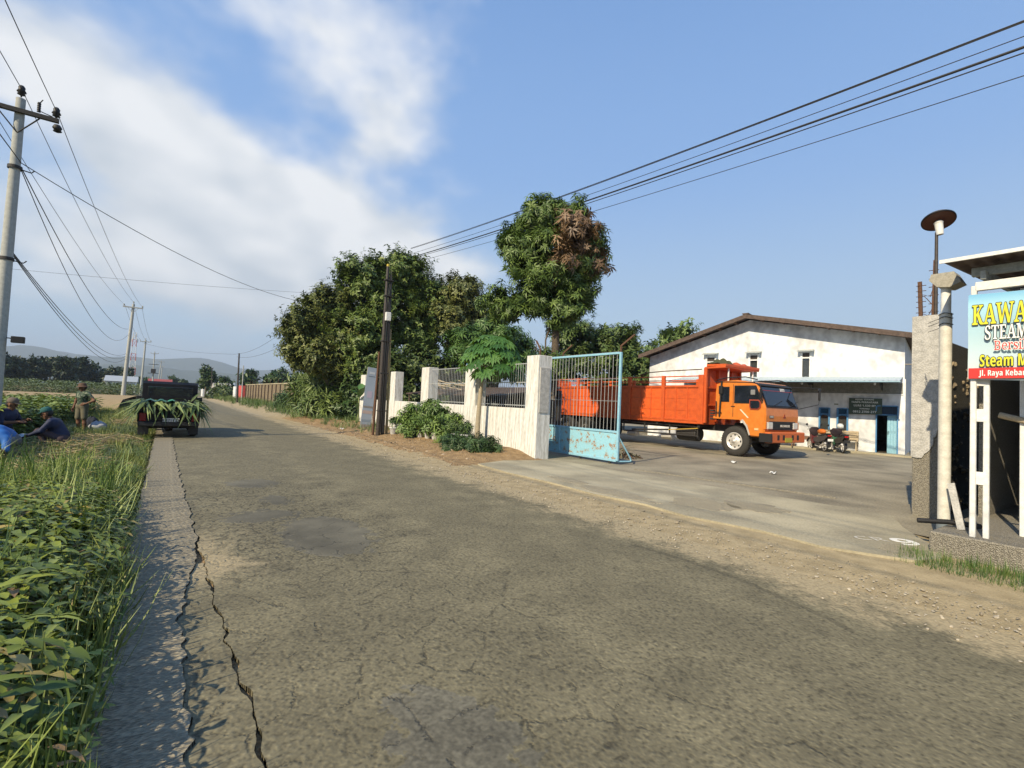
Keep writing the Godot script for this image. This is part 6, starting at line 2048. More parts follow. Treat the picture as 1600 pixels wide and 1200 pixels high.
	# undergrowth at the grove's foot
	shrub("strap_leaf_shrub", "clump of arching strap leaved plants at the grove's roadside corner", Vector3(8.3, 0.1, -33.0), [[Vector3(-0.6, 1.8, 0), Vector3(1.0, 0.9, 1.0)], [Vector3(0.6, 2.8, 1.4), Vector3(1.3, 1.0, 1.0)], [Vector3(-0.4, 0.9, 1.2), Vector3(1.1, 0.7, 0.9)], [Vector3(0.2, 1.9, 2.6), Vector3(1.2, 1.0, 0.9)], [Vector3(-0.3, 0.8, 3.4), Vector3(1.0, 0.7, 0.9)], [Vector3(1.4, 3.2, 3.0), Vector3(1.2, 0.9, 1.0)]], "strap", 8, 40, 0.28, 1.25, Color(0.06, 0.11, 0.025), Color(0.17, 0.23, 0.06))
	shrub("undergrowth", "dark bushy undergrowth between the strap leaved plants and the white wall", Vector3(9.3, 0.1, -28.2), [[Vector3(0, 1.0, 0), Vector3(1.0, 0.8, 0.8)], [Vector3(-0.4, 0.5, 1.3), Vector3(0.9, 0.5, 0.8)], [Vector3(0.3, 2.0, 0.3), Vector3(1.3, 0.9, 0.9)], [Vector3(0.9, 3.0, 1.4), Vector3(1.2, 0.8, 1.0)]], "broad", 12, 36, 0.22, 1.5, Color(0.02, 0.05, 0.012), Color(0.07, 0.12, 0.03))
	shrub("low_shrub", "low green shrub before the end of the stone wall", Vector3(8.0, 0.05, -42.0), [[Vector3(0, 0.6, 0), Vector3(0.9, 0.5, 1.6)], [Vector3(0.2, 0.4, -3.0), Vector3(0.7, 0.3, 1.3)]], "broad", 10, 30, 0.2, 1.4, Color(0.02, 0.05, 0.012), Color(0.08, 0.14, 0.035))
	shrub("far_hedge", "pale green hedge where the far road meets the red wall", Vector3(7.6, 0.05, -92.0), [[Vector3(0, 0.9, 0), Vector3(1.3, 0.9, 3.0)], [Vector3(0.6, 1.3, -8.0), Vector3(1.5, 1.0, 3.0)]], "far", 8, 26, 0.4, 0.7, Color(0.05, 0.09, 0.02), Color(0.14, 0.18, 0.06))

func shrub(called: String, label: String, at: Vector3, lobes: Array, kind: String, per: int, clumps: int, spread: float, size: float, ca: Color, cb: Color, group := "") -> Node3D:
	var t := thing(called, label, "shrub", at, 0.0, group)
	var b := MB.new()
	for l in lobes:
		var c: Vector3 = l[0]
		b.tube(PackedVector3Array([Vector3(c.x * 0.3, -0.1, c.z * 0.3), Vector3(c.x * 0.7, c.y * 0.5, c.z * 0.7), c]), PackedFloat32Array([0.03, 0.022, 0.01]), 6)
	put(b, "stems", M.bark, t)
	crown(t, kind, lobes, per, clumps, spread, size, ca, cb, "foliage")
	return t

func palm_leaf(r: float) -> MB:
	# a papaya leaf: seven deeply cut lobes round the petiole's end
	var b := MB.new()
	for k in 9:
		var a := lerpf(-2.5, 2.5, k / 8.0)
		var ln := r * (1.0 - 0.10 * absf(a))
		var d := Vector3(sin(a), 0, cos(a))
		b.leaf(Vector3.ZERO, d, Vector3.UP, ln, ln * 0.30, 0.25 + 0.1 * absf(a), true)
		for s in [-1.0, 1.0]:
			b.leaf(d * ln * 0.42 - Vector3(0, ln * 0.05, 0), (d + Vector3(d.z, 0, -d.x) * s * 0.75).normalized(), Vector3.UP, ln * 0.42, ln * 0.14, 0.35)
	return b

func build_bank_plants() -> void:
	rng.seed = 55
	# papaya
	var t := thing("papaya_tree", "slim papaya tree with lobed leaves in front of the white wall", "tree", Vector3(7.9, 0.2, -12.9))
	var b := MB.new()
	b.tube(PackedVector3Array([Vector3(0, -0.25, 0), Vector3(0.01, 0.8, 0), Vector3(0.05, 1.9, 0.02), Vector3(0.08, 2.75, 0.03)]), PackedFloat32Array([0.085, 0.075, 0.06, 0.05]), 14)
	put(b, "trunk", surf(Color(0.30, 0.25, 0.17), Color(0.50, 0.43, 0.31), 0.85, 0.5, 131, 0.06, 0.02, 0.5, 1.0, Vector3(1, 2.5, 1)), t)
	var lm := palm_leaf(0.5).mesh()
	for k in 44:
		var a := k * 2.4
		var f := k / 43.0
		var el := lerpf(-0.35, 0.85, f)
		var ln := lerpf(0.95, 0.5, f)
		var base := Vector3(0.07, 2.25 + 0.55 * f, 0.03)
		var tip := base + Vector3(cos(a) * cos(el), sin(el) + 0.3, sin(a) * cos(el)) * ln + RT * 0.3
		b = MB.new()
		b.tube(PackedVector3Array([base, base.lerp(tip, 0.5) + Vector3(0, 0.08, 0), tip]), PackedFloat32Array([0.012, 0.009, 0.006]), 5)
		var pt := put(b, "petiole", M.petiole, t)
		var z := Vector3(cos(a), -0.95 + 0.5 * f, sin(a)).normalized()
		var x := Vector3.UP.cross(z).normalized()
		var lf := show_mesh(lm, "leaf", M.papleaf[k % 3], pt, Transform3D(Basis(x, z.cross(x), z) * Basis(dirv(), rnd(-0.45, 0.45)).scaled(Vector3.ONE * rnd(0.85, 1.15)), tip))
		lf.name = "leaf"
	# banana-like broad leaves by the sign
	t = thing("banana_plant", "young banana plant with broad leaves between the grove and the white pillar", "plant", Vector3(7.9, 0.15, -24.4))
	for k in 6:
		var a: float = [2.9, 0.2, 1.6, 4.4, 3.6, 5.3][k]
		var e: float = [0.35, 0.8, 1.4, 0.8, 1.3, 1.0][k]
		b = MB.new()
		b.col = Color(0.03, 0.09, 0.02).lerp(Color(0.07, 0.16, 0.04), rnd(0, 1))
		b.leaf(Vector3(0, 1.0 + 0.12 * k, 0), Vector3(cos(a), e, sin(a)), Vector3.UP, rnd(0.9, 1.25), 0.34, 0.45, true)
		put(b, "leaf", M.leaf, t)
	b = MB.new()
	b.rod(Vector3(0, -0.2, 0), Vector3(0, 1.7, 0), 0.07, 0.03, 10)
	put(b, "stem", M.petiole, t)
	# shrubs in front of the wall
	var gr := "green shrubs on the bank before the wall"
	for q in [[7.5, -16.9, 1.0, "leafy shrub just beyond the black steel poles' bamboo"], [7.6, -15.9, 1.15, "tall leafy shrub before the bare wall opening"], [7.55, -15.0, 1.05, "leafy shrub left of the papaya behind the pots"], [7.6, -14.2, 0.75, "small leafy shrub beside the papaya"], [7.3, -16.2, 0.6, "low leafy shrub at the front of the bank"]]:
		shrub("bank_shrub", q[3], Vector3(q[0], 0.2, q[1]), [[Vector3(0, q[2] * 0.75, 0), Vector3(0.45, 0.32, 0.5)], [Vector3(-0.1, q[2] * 0.4, 0.25), Vector3(0.45, 0.3, 0.4)], [Vector3(0.05, q[2] * 0.45, -0.3), Vector3(0.4, 0.3, 0.4)]], "mango", 6, 15, 0.1, 0.85, Color(0.07, 0.13, 0.03), Color(0.18, 0.27, 0.06), gr)
	for q in [[7.35, -11.75, "dark creeping weed patch at the papaya's foot by the drive"], [7.0, -12.6, "dark creeping weed patch on the bank's slope"], [7.55, -13.3, "dark creeping weed patch under the flower pots"]]:
		shrub("creeping_weed", q[2], Vector3(q[0], 0.12, q[1]), [[Vector3(0, 0.16, 0), Vector3(0.42, 0.16, 0.45)], [Vector3(-0.2, 0.1, 0.3), Vector3(0.35, 0.12, 0.3)]], "mango", 6, 22, 0.09, 0.62, Color(0.02, 0.05, 0.014), Color(0.06, 0.11, 0.03))
	# flower pots
	var pg := "grey pots along the foot of the wall"
	for q in [[7.62, -13.15, 0.15], [7.6, -13.75, 0.14], [7.62, -14.05, 0.14], [7.58, -14.35, 0.15], [7.4, -14.75, 0.14], [7.35, -15.2, 0.13], [7.3, -15.7, 0.13], [6.98, -17.35, 0.15]]:
		t = thing("flower_pot", "grey cement flower pot with pale rim at the foot of the wall", "flower pot", Vector3(q[0], bank_y(q[0], q[1]) - 0.02, q[1]), 0.0, pg)
		var s: float = q[2]
		b = MB.new()
		b.lathe([Vector2(0, 0.005), Vector2(s * 0.7, 0.0), Vector2(s * 0.95, s * 1.5), Vector2(s * 0.95, s * 1.7)], 20)
		put(b, "pot", M.cement, t)
		b = MB.new()
		b.lathe([Vector2(s * 0.95, s * 1.68), Vector2(s * 1.1, s * 1.7), Vector2(s * 1.1, s * 2.0), Vector2(s * 0.92, s * 2.0), Vector2(s * 0.9, s * 1.8), Vector2(0, s * 1.78)], 20)
		put(b, "rim", M.whitepaint, t)
		crown(t, "mango", [[Vector3(0, s * 3.2, 0), Vector3(0.13, 0.14, 0.13)]], 4, 7, 0.05, 0.7, Color(0.03, 0.07, 0.02), Color(0.11, 0.17, 0.05), "plant")
	# leaning banner and small post sign
	t = thing("standing_banner", "tall narrow bluish printed banner leaning before the far white pillar", "banner", Vector3(7.2, 0.1, -21.2))
	b = MB.new()
	b.box(Vector3(0.1, 1.25, 0), Vector3(0.46, 2.9, 0.015), Basis(Vector3(0, 0, 1), -0.08))
	put(b, "print", plain(Color(0.30, 0.36, 0.44), 0.6), t)
	for q in [[2.45, 0.26, 0.10, Color(0.48, 0.52, 0.56)], [2.30, 0.30, 0.02, Color(0.05, 0.07, 0.08)], [1.5, 0.22, 0.30, Color(0.40, 0.36, 0.46)], [0.95, 0.42, 0.08, Color(0.24, 0.22, 0.2)], [0.72, 0.42, 0.14, Color(0.40, 0.33, 0.32)], [0.35, 0.40, 0.10, Color(0.22, 0.28, 0.36)], [0.1, 0.42, 0.16, Color(0.30, 0.26, 0.26)]]:
		b = MB.new()
		b.box(Vector3(0.1 + (q[0] - 1.25) * 0.08, q[0], 0.012), Vector3(q[1], q[2], 0.004), Basis(Vector3(0, 0, 1), -0.08))
		put(b, "printed_block", plain(q[3], 0.6), t)
	b = MB.new()
	b.rod(Vector3(-0.2, -0.25, -0.03), Vector3(0.0, 2.72, -0.03), 0.015, -1, 6)
	b.rod(Vector3(0.26, -0.25, -0.03), Vector3(0.44, 2.68, -0.03), 0.015, -1, 6)
	put(b, "stake", M.wood, t)
	t = thing("post_sign", "small white post with a dark lettered plate before the grove", "sign", Vector3(8.2, 0.05, -35.2))
	b = MB.new()
	b.box(Vector3(0, 0.55, 0), Vector3(0.32, 1.1, 0.1), Basis(), 0.02)
	put(b, "post", M.whitepaint, t)
	b = MB.new()
	b.box(Vector3(0, 0.28, 0.055), Vector3(0.28, 0.3, 0.02))
	var pl := put(b, "plate", plain(Color(0.05, 0.07, 0.08), 0.5), t)
	text("B", 0.24, 0.006, M.whitepaint, pl, Transform3D(Basis(), Vector3(0, 0.28, 0.07)), true)
	# clods and stones on the bank
	rng.seed = 66
	var st := MB.new()
	st.lathe([Vector2(0, -0.5), Vector2(0.75, -0.3), Vector2(1.0, 0.05), Vector2(0.55, 0.42), Vector2(0, 0.5)], 7)
	var xs := []
	var cols := []
	for k in 1500:
		var z := rnd(-26, -10.6)
		var x := rnd(5.6, 7.9)
		var s := rnd(0.008, 0.03) if k % 9 else rnd(0.03, 0.06)
		xs.append(Transform3D(Basis(dirv(), rnd(0, 3)).scaled(Vector3(s, s * 0.7, s)), Vector3(x, bank_y(x, z) + 0.01, z)))
		cols.append(Color(0.20, 0.14, 0.08).lerp(Color(0.42, 0.33, 0.22), rnd(0, 1)))
	for k in 5200:
		var z := 1.0 - 26.0 * pow(rnd(0, 1), 1.3)
		var x := 5.2 + rng.randfn(0, 0.4)
		if x < 4.5 or (x > 6.0 and z > -10.0):
			continue
		var s := rnd(0.004, 0.012) if k % 12 else rnd(0.012, 0.024)
		xs.append(Transform3D(Basis(dirv(), rnd(0, 3)).scaled(Vector3(s, s * 0.7, s)), Vector3(x, maxf(bank_y(x, z), 0.0) + 0.004, z)))
		cols.append(Color(0.24, 0.20, 0.14).lerp(Color(0.45, 0.40, 0.31), rnd(0, 1)))
	tag(scatter("earth_clods", st.mesh(), M.v, xs, cols), "loose earth clods and gravel on the bank and road shoulder", "gravel", "", "stuff")
	# grass along the right side: kiosk foot, bank, far verge
	xs = []
	cols = []
	for k in 1500:
		var x := 0.0
		var z := 0.0
		var y := 0.0
		var s := 1.0
		if k < 620:
			z = rnd(-1.95, 0.9)
			x = 7.12 - pow(rnd(0, 1), 1.4) * 0.62 - 0.1 * (z + 1.9) * 0.4
			y = -0.10
			s = rnd(0.35, 0.75)
		elif k < 900:
			z = rnd(-29, -18.5)
			x = rnd(6.2, 8.0)
			if nz.get_noise_2d(x * 30, z * 18) < 0.02: continue
			y = bank_y(x, z)
			s = rnd(0.6, 1.2)
		else:
			z = -rnd(29, 95)
			x = 5.9 + pow(rnd(0, 1), 0.7) * 2.9
			y = bank_y(x, z) - 0.02
			s = rnd(1.2, 2.4)
		xs.append(Transform3D(Basis(Vector3.UP, rnd(0, TAU)).scaled(Vector3(s * 1.2, s, s * 1.2)), Vector3(x, y, z)))
		cols.append(Color(0.04, 0.10, 0.02).lerp(Color(0.14, 0.20, 0.05), rnd(0, 1)))
	tag(scatter("roadside_grass", sprig("tuft"), M.leaf, xs, cols), "short green grass at the kiosk foot and along the right roadside", "grass", "", "stuff")

func build_pickup() -> void:
	# local: rear at z = 0, front towards -z
	var t := thing("pickup", "black pickup heaped with cut corn leaves driving away on the road edge", "pickup", Vector3(0.12, 0.0, -17.8))
	var SD := Basis(Vector3(0, 0, -1), Vector3(0, 1, 0), Vector3(1, 0, 0))
	var pb := plain(Color(0.008, 0.008, 0.009), 0.5)
	pb.metallic_specular = 0.3
	var b := MB.new()
	b.prism(PackedVector2Array([Vector2(1.95, 0.45), Vector2(4.15, 0.42), Vector2(4.2, 0.78), Vector2(3.95, 0.98), Vector2(3.55, 1.05), Vector2(3.05, 1.58), Vector2(2.85, 1.68), Vector2(2.2, 1.70), Vector2(2.02, 1.62), Vector2(1.92, 1.0)]), -0.75, 0.75, Transform3D(SD, Vector3()))
	put(b, "cab", pb, t)
	b = MB.new()
	b.box(Vector3(0, 1.32, -1.955), Vector3(1.22, 0.42, 0.03), Basis(Vector3(1, 0, 0), 0.16), 0.01)
	put(b, "rear_window", glass(Color(0.03, 0.035, 0.04), 0.8), t)
	for s in [-1.0, 1.0]:
		b = MB.new()
		b.prism(PackedVector2Array([Vector2(2.15, 1.08), Vector2(3.3, 1.08), Vector2(2.95, 1.52), Vector2(2.2, 1.56)]), s * 0.752, s * 0.762, Transform3D(SD, Vector3()))
		put(b, "side_window", glass(Color(0.02, 0.02, 0.025), 0.9), t)
		b = MB.new()
		b.box(Vector3(s * 0.74, 0.72, -0.95), Vector3(0.06, 0.5, 1.9), Basis(), 0.015)
		put(b, "bed_side", pb, t)
		b = MB.new()
		b.rod(Vector3(s * 0.74, 0.98, -0.02), Vector3(s * 0.74, 1.02, -1.9), 0.02)
		put(b, "bed_rail", M.darkmetal, t)
		b = MB.new()
		b.box(Vector3(s * 0.64, 0.62, 0.03), Vector3(0.16, 0.24, 0.05), Basis(), 0.012)
		put(b, "tail_lamp", plain(Color(0.22, 0.008, 0.01), 0.2), t)
		b = MB.new()
		b.box(Vector3(s * 0.62, 0.27, -0.22), Vector3(0.26, 0.36, 0.02))
		put(b, "mud_flap", M.black, t)
		b = MB.new()
		b.box(Vector3(s * 0.88, 1.12, -3.2), Vector3(0.16, 0.14, 0.06), Basis(), 0.02)
		put(b, "mirror", M.black, t)
		for z in [-0.75, -3.35]:
			b = MB.new()
			var xf := Transform3D(Basis(Vector3(0, 0, 1), PI / 2), Vector3(s * 0.64, 0.29, z))
			b.lathe([Vector2(0.17, -0.09), Vector2(0.26, -0.095), Vector2(0.29, -0.06), Vector2(0.29, 0.06), Vector2(0.26, 0.095), Vector2(0.17, 0.09), Vector2(0.17, -0.09)], 30, xf, false)
			var w := put(b, "wheel", M.tyre, t)
			b = MB.new()
			b.lathe([Vector2(0, -0.06), Vector2(0.12, -0.07), Vector2(0.175, -0.05), Vector2(0.175, 0.05), Vector2(0.12, 0.07), Vector2(0, 0.06)], 20, xf)
			put(b, "rim", M.darkmetal, w)
	b = MB.new()
	b.box(Vector3(0, 0.50, -0.95), Vector3(1.46, 0.06, 1.9))
	b.box(Vector3(0, 0.40, -2.0), Vector3(0.7, 0.12, 3.9))
	b.rod(Vector3(-0.6, 0.29, -0.75), Vector3(0.6, 0.29, -0.75), 0.05)
	b.rod(Vector3(-0.6, 0.29, -3.35), Vector3(0.6, 0.29, -3.35), 0.05)
	b.lathe([Vector2(0, -0.13), Vector2(0.1, -0.08), Vector2(0.13, 0), Vector2(0.1, 0.08), Vector2(0, 0.13)], 14, Transform3D(Basis(Vector3(0, 0, 1), PI / 2), Vector3(0, 0.27, -0.75)), false)
	put(b, "chassis", M.darkmetal, t)
	b = MB.new()
	b.box(Vector3(0, 0.72, 0.0), Vector3(1.42, 0.46, 0.05), Basis(), 0.012)
	var tg := put(b, "tailgate", pb, t)
	b = MB.new()
	b.box(Vector3(0, 0.86, 0.028), Vector3(1.3, 0.03, 0.012))
	put(b, "rib", M.darkmetal, tg)
	b = MB.new()
	b.box(Vector3(0, 0.42, 0.06), Vector3(1.5, 0.14, 0.1), Basis(), 0.025)
	put(b, "bumper", M.black, t)
	b = MB.new()
	b.box(Vector3(0.04, 0.53, 0.075), Vector3(0.42, 0.13, 0.012))
	var np := put(b, "number_plate", M.whitepaint, t)
	text("R 8711 ZB", 0.07, 0.003, M.black, np, Transform3D(Basis(), Vector3(0.04, 0.53, 0.084)), true)
	# load: heaped corn leaves, and a green sheet
	rng.seed = 21
	var ld := thing("corn_leaves", "heap of cut green corn leaves hanging over the pickup's sides", "corn leaves", Vector3(0.12, 0.0, -17.8))
	b = MB.new()
	b.sheet(16, 12, func(u: float, v: float) -> Vector3: return Vector3(lerpf(0.68, -0.68, u), 0.78 + 0.28 * sin(PI * u) * sin(PI * clampf(v, 0.1, 0.9)) + 0.05 * sin(u * 21 + v * 13), lerpf(-0.05, -1.85, v)))
	put(b, "heap", surf(Color(0.02, 0.03, 0.012), Color(0.09, 0.11, 0.045), 0.9, 0.4, 133, 0.1, 0.03, 0.6), ld)
	for k in 230:
		b = MB.new()
		b.col = Color(0.06, 0.10, 0.03).lerp(Color(0.23, 0.29, 0.10), pow(rnd(0, 1), 1.3))
		var edge := k % 3
		var p := Vector3(rnd(-0.7, 0.7), rnd(0.95, 1.12), rnd(-0.2, 0.05))
		var d := Vector3(rnd(-0.5, 0.5), rnd(-0.1, 0.5), 1.0)
		if edge == 1:
			p = Vector3(-0.62, rnd(0.9, 1.1), rnd(-1.4, 0.0)); d = Vector3(-1, rnd(-0.2, 0.5), rnd(-0.2, 0.8))
		elif edge == 2:
			p = Vector3(0.62, rnd(0.85, 1.15), rnd(-1.2, 0.02)); d = Vector3(1, rnd(-0.3, 0.6), rnd(-0.2, 0.8))
		if k % 7 == 0:
			p = Vector3(rnd(-0.6, 0.6), 1.08, rnd(-1.2, -0.2)); d = Vector3(rnd(-1, 1), rnd(0.1, 0.4), rnd(-1, 1))
		b.leaf(p, d + dirv() * 0.45, (Vector3.UP + dirv() * 0.6).normalized(), rnd(0.25, 0.52), rnd(0.04, 0.10), rnd(0.6, 2.0), true)
		put(b, "leaf", M.leaf, ld)
	b = MB.new()
	b.sheet(12, 8, func(u: float, v: float) -> Vector3: return Vector3(lerpf(0.1, -0.62, u), 1.10 + 0.03 * sin(u * 17) + 0.03 * sin(v * 11), lerpf(0.0, -0.7, v)))
	tag(put(b, "green_sheet", plain(Color(0.02, 0.22, 0.10), 0.4), null, Transform3D(Basis(), Vector3(0.12, 0.0, -17.8))), "green plastic sheet on top of the pickup's corn leaves", "sheet")

# ---- figures: one smooth skin over tapered bones
# bone: [a, b, ra, rb, colour, camo]
func skin(bones: Array, cell: float, k: float, out: MB) -> void:
	var lo := Vector3(1e9, 1e9, 1e9)
	var hi := -lo
	for q in bones:
		var r: float = maxf(q[2], q[3]) + cell * 3.0
		for e in [q[0], q[1]]:
			lo = lo.min(e - Vector3.ONE * r)
			hi = hi.max(e + Vector3.ONE * r)
	var nx := int((hi.x - lo.x) / cell) + 2
	var ny := int((hi.y - lo.y) / cell) + 2
	var nzz := int((hi.z - lo.z) / cell) + 2
	var f := PackedFloat32Array()
	f.resize(nx * ny * nzz)
	f.fill(9.0)
	var own := PackedByteArray()
	own.resize(nx * ny * nzz)
	var best := f.duplicate()
	for bi in bones.size():
		var q: Array = bones[bi]
		var a: Vector3 = q[0]
		var ab: Vector3 = q[1] - a
		var l2 := maxf(ab.length_squared(), 1e-9)
		var ra: float = q[2]
		var dr: float = q[3] - ra
		var m := maxf(ra, q[3]) + cell * 2.5 + k
		var p0: Vector3 = (a.min(q[1]) - Vector3.ONE * m - lo) / cell
		var p1: Vector3 = (a.max(q[1]) + Vector3.ONE * m - lo) / cell
		for z in range(maxi(0, int(p0.z)), mini(nzz, int(p1.z) + 1)):
			for y in range(maxi(0, int(p0.y)), mini(ny, int(p1.y) + 1)):
				var row := (z * ny + y) * nx
				for x in range(maxi(0, int(p0.x)), mini(nx, int(p1.x) + 1)):
					var p := lo + Vector3(x, y, z) * cell - a
					var t := clampf(p.dot(ab) / l2, 0, 1)
					var d := (p - ab * t).length() - ra - dr * t
					var i := row + x
					if d < best[i]:
						best[i] = d
						own[i] = bi
					var h := maxf(k - absf(d - f[i]), 0.0) / k
					f[i] = minf(d, f[i]) - h * h * k * 0.25
	var at := {}
	var offs := [0, 1, nx, nx + 1, nx * ny, nx * ny + 1, nx * ny + nx, nx * ny + nx + 1]
	var eds := [[0, 1], [2, 3], [4, 5], [6, 7], [0, 2], [1, 3], [4, 6], [5, 7], [0, 4], [1, 5], [2, 6], [3, 7]]
	for z in nzz - 1:
		for y in ny - 1:
			for x in nx - 1:
				var i := (z * ny + y) * nx + x
				if absf(f[i]) > cell * 2.2:
					continue
				var neg := 0
				for o in offs:
					if f[i + o] < 0: neg += 1
				if neg == 0 or neg == 8:
					continue
				var s := Vector3()
				var c := 0
				for e in eds:
					var fa := f[i + offs[e[0]]]
					var fb := f[i + offs[e[1]]]
					if (fa < 0) != (fb < 0):
						var t := fa / (fa - fb)
						var va := Vector3(e[0] & 1, (e[0] >> 1) & 1, (e[0] >> 2) & 1)
						var vb := Vector3(e[1] & 1, (e[1] >> 1) & 1, (e[1] >> 2) & 1)
						s += va.lerp(vb, t)
						c += 1
				s /= c
				at[i] = out.v.size()
				var pos := lo + (Vector3(x, y, z) + s) * cell
				out.v.append(pos)
				out.n.append(Vector3(f[i + 1] - f[i], f[i + nx] - f[i], f[i + nx * ny] - f[i]).normalized())
				out.uv.append(Vector2())
				var q: Array = bones[own[i]]
				var cc: Color = q[4]
				if q.size() > 5:
					var n := nz.get_noise_3dv(pos * 260.0)
					cc = Color(0.22, 0.25, 0.18) if n > 0.30 else (Color(0.012, 0.02, 0.012) if n < -0.12 else cc)
				out.c.append(cc)
	for i in at:
		var strides := [1, nx, nx * ny]
		for ax in 3:
			var s0: int = strides[ax]
			var s1: int = strides[(ax + 1) % 3]
			var s2: int = strides[(ax + 2) % 3]
			var j: int = i + s0
			if j >= f.size() or (f[i] < 0) == (f[j] < 0):
				continue
			if not (at.has(i - s1) and at.has(i - s2) and at.has(i - s1 - s2)):
				continue
			var a: int = at[i]
			var b: int = at[i - s1]
			var c: int = at[i - s1 - s2]
			var d: int = at[i - s2]
			for e in ([a, c, b, a, d, c] if f[i] < 0 else [a, b, c, a, c, d]):
				out.ix.append(e)

func hand_bones(wrist: Vector3, dir: Vector3, nrm: Vector3, side: float, col: Color, curl: float) -> Array:
	dir = dir.normalized()
	var across := dir.cross(nrm).normalized() * side
	nrm = across.cross(dir).normalized() * side
	var o := []
	o.append([wrist, wrist + dir * 0.03, 0.026, 0.028, col])
	for k in 4:
		var w := across * (0.026 - 0.0175 * k)
		var kn := wrist + dir * (0.088 - 0.004 * absf(k - 1.2)) + w
		o.append([wrist + dir * 0.025 + w * 0.6, kn, 0.018, 0.012, col])
		var ln: float = [0.068, 0.078, 0.072, 0.056][k]
		var d1 := (dir + nrm * curl * 0.5).normalized()
		var d2 := (dir + nrm * curl * 1.3).normalized()
		o.append([kn, kn + d1 * ln * 0.5, 0.0095, 0.009, col])
		o.append([kn + d1 * ln * 0.5, kn + d1 * ln * 0.5 + d2 * ln * 0.5, 0.009, 0.0075, col])
	var tb := wrist + dir * 0.035 + across * 0.028
	var td := (dir + across * 0.9 + nrm * 0.35).normalized()
	o.append([tb, tb + td * 0.035, 0.014, 0.011, col])
	o.append([tb + td * 0.035, tb + td * 0.035 + (dir + nrm * 0.3).normalized() * 0.032, 0.0105, 0.009, col])
	return o

func head_bones(c: Vector3, face: Vector3, up: Vector3, col: Color) -> Array:
	face = face.normalized()
	up = (up - face * up.dot(face)).normalized()
	var s := face.cross(up)
	var hair := Color(0.01, 0.009, 0.008)
	var o := [[c + up * 0.03 - face * 0.015, c + up * 0.045 + face * 0.012, 0.088, 0.082, col], [c - up * 0.03 + face * 0.02, c - up * 0.075 + face * 0.042, 0.068, 0.042, col], [c + up * 0.05 - face * 0.035, c + up * 0.0 - face * 0.045, 0.087, 0.075, hair],
		[c + up * 0.012 + face * 0.088, c - up * 0.02 + face * 0.108, 0.009, 0.015, col], [c - up * 0.052 + face * 0.088 - s * 0.016, c - up * 0.052 + face * 0.088 + s * 0.016, 0.008, 0.008, Color(0.13, 0.045, 0.035)]]
	for k in [-1.0, 1.0]:
		o.append([c + up * 0.012 + face * 0.078 + s * k * 0.032, c + up * 0.012 + face * 0.079 + s * k * 0.036, 0.011, 0.011, Color(0.02, 0.015, 0.012)])
		o.append([c + up * 0.032 + face * 0.082 + s * k * 0.018, c + up * 0.030 + face * 0.078 + s * k * 0.046, 0.007, 0.006, hair])
		o.append([c + up * 0.01 + s * k * 0.086, c - up * 0.028 + s * k * 0.084, 0.016, 0.011, col])
	return o

func person(label: String, at: Vector3, face: Vector3, bones: Array, head: Array, hands: Array) -> Node3D:
	var t := thing("person", label, "person", at, atan2(face.x, face.z))
	var b := MB.new()
	skin(bones, 0.02, 0.035, b)
	skin(head, 0.0075, 0.012, b)
	for h in hands:
		skin(h, 0.0055, 0.006, b)
	put(b, "body", M.v, t)
	return t

func cap(parent: Node, c: Vector3, face: Vector3, up: Vector3, brim_all: bool, col: Color) -> void:
	face = face.normalized()
	up = (up - face * up.dot(face)).normalized()
	var xf := Transform3D(Basis(up.cross(face), up, face), c)
	var b := MB.new()
	if brim_all:
		b.lathe([Vector2(0.165, 0.012), Vector2(0.155, 0.022), Vector2(0.108, 0.045), Vector2(0.102, 0.10), Vector2(0.085, 0.128), Vector2(0, 0.135)], 24, xf, false)
		b.lathe([Vector2(0.1, 0.035), Vector2(0.165, 0.010)], 24, xf, false)
	else:
		b.lathe([Vector2(0.104, 0.03), Vector2(0.108, 0.05), Vector2(0.098, 0.10), Vector2(0.06, 0.135), Vector2(0, 0.145)], 24, xf, false)
		b.sheet(10, 4, func(u: float, v: float) -> Vector3:
			var a := lerpf(-1.0, 1.0, u)
			return xf * Vector3(sin(a) * (0.104 + 0.0 * v), 0.045 - 0.018 * v, cos(a) * 0.104 + v * 0.075 * cos(a)))
	put(b, "hat", plain(col, 0.85), parent)

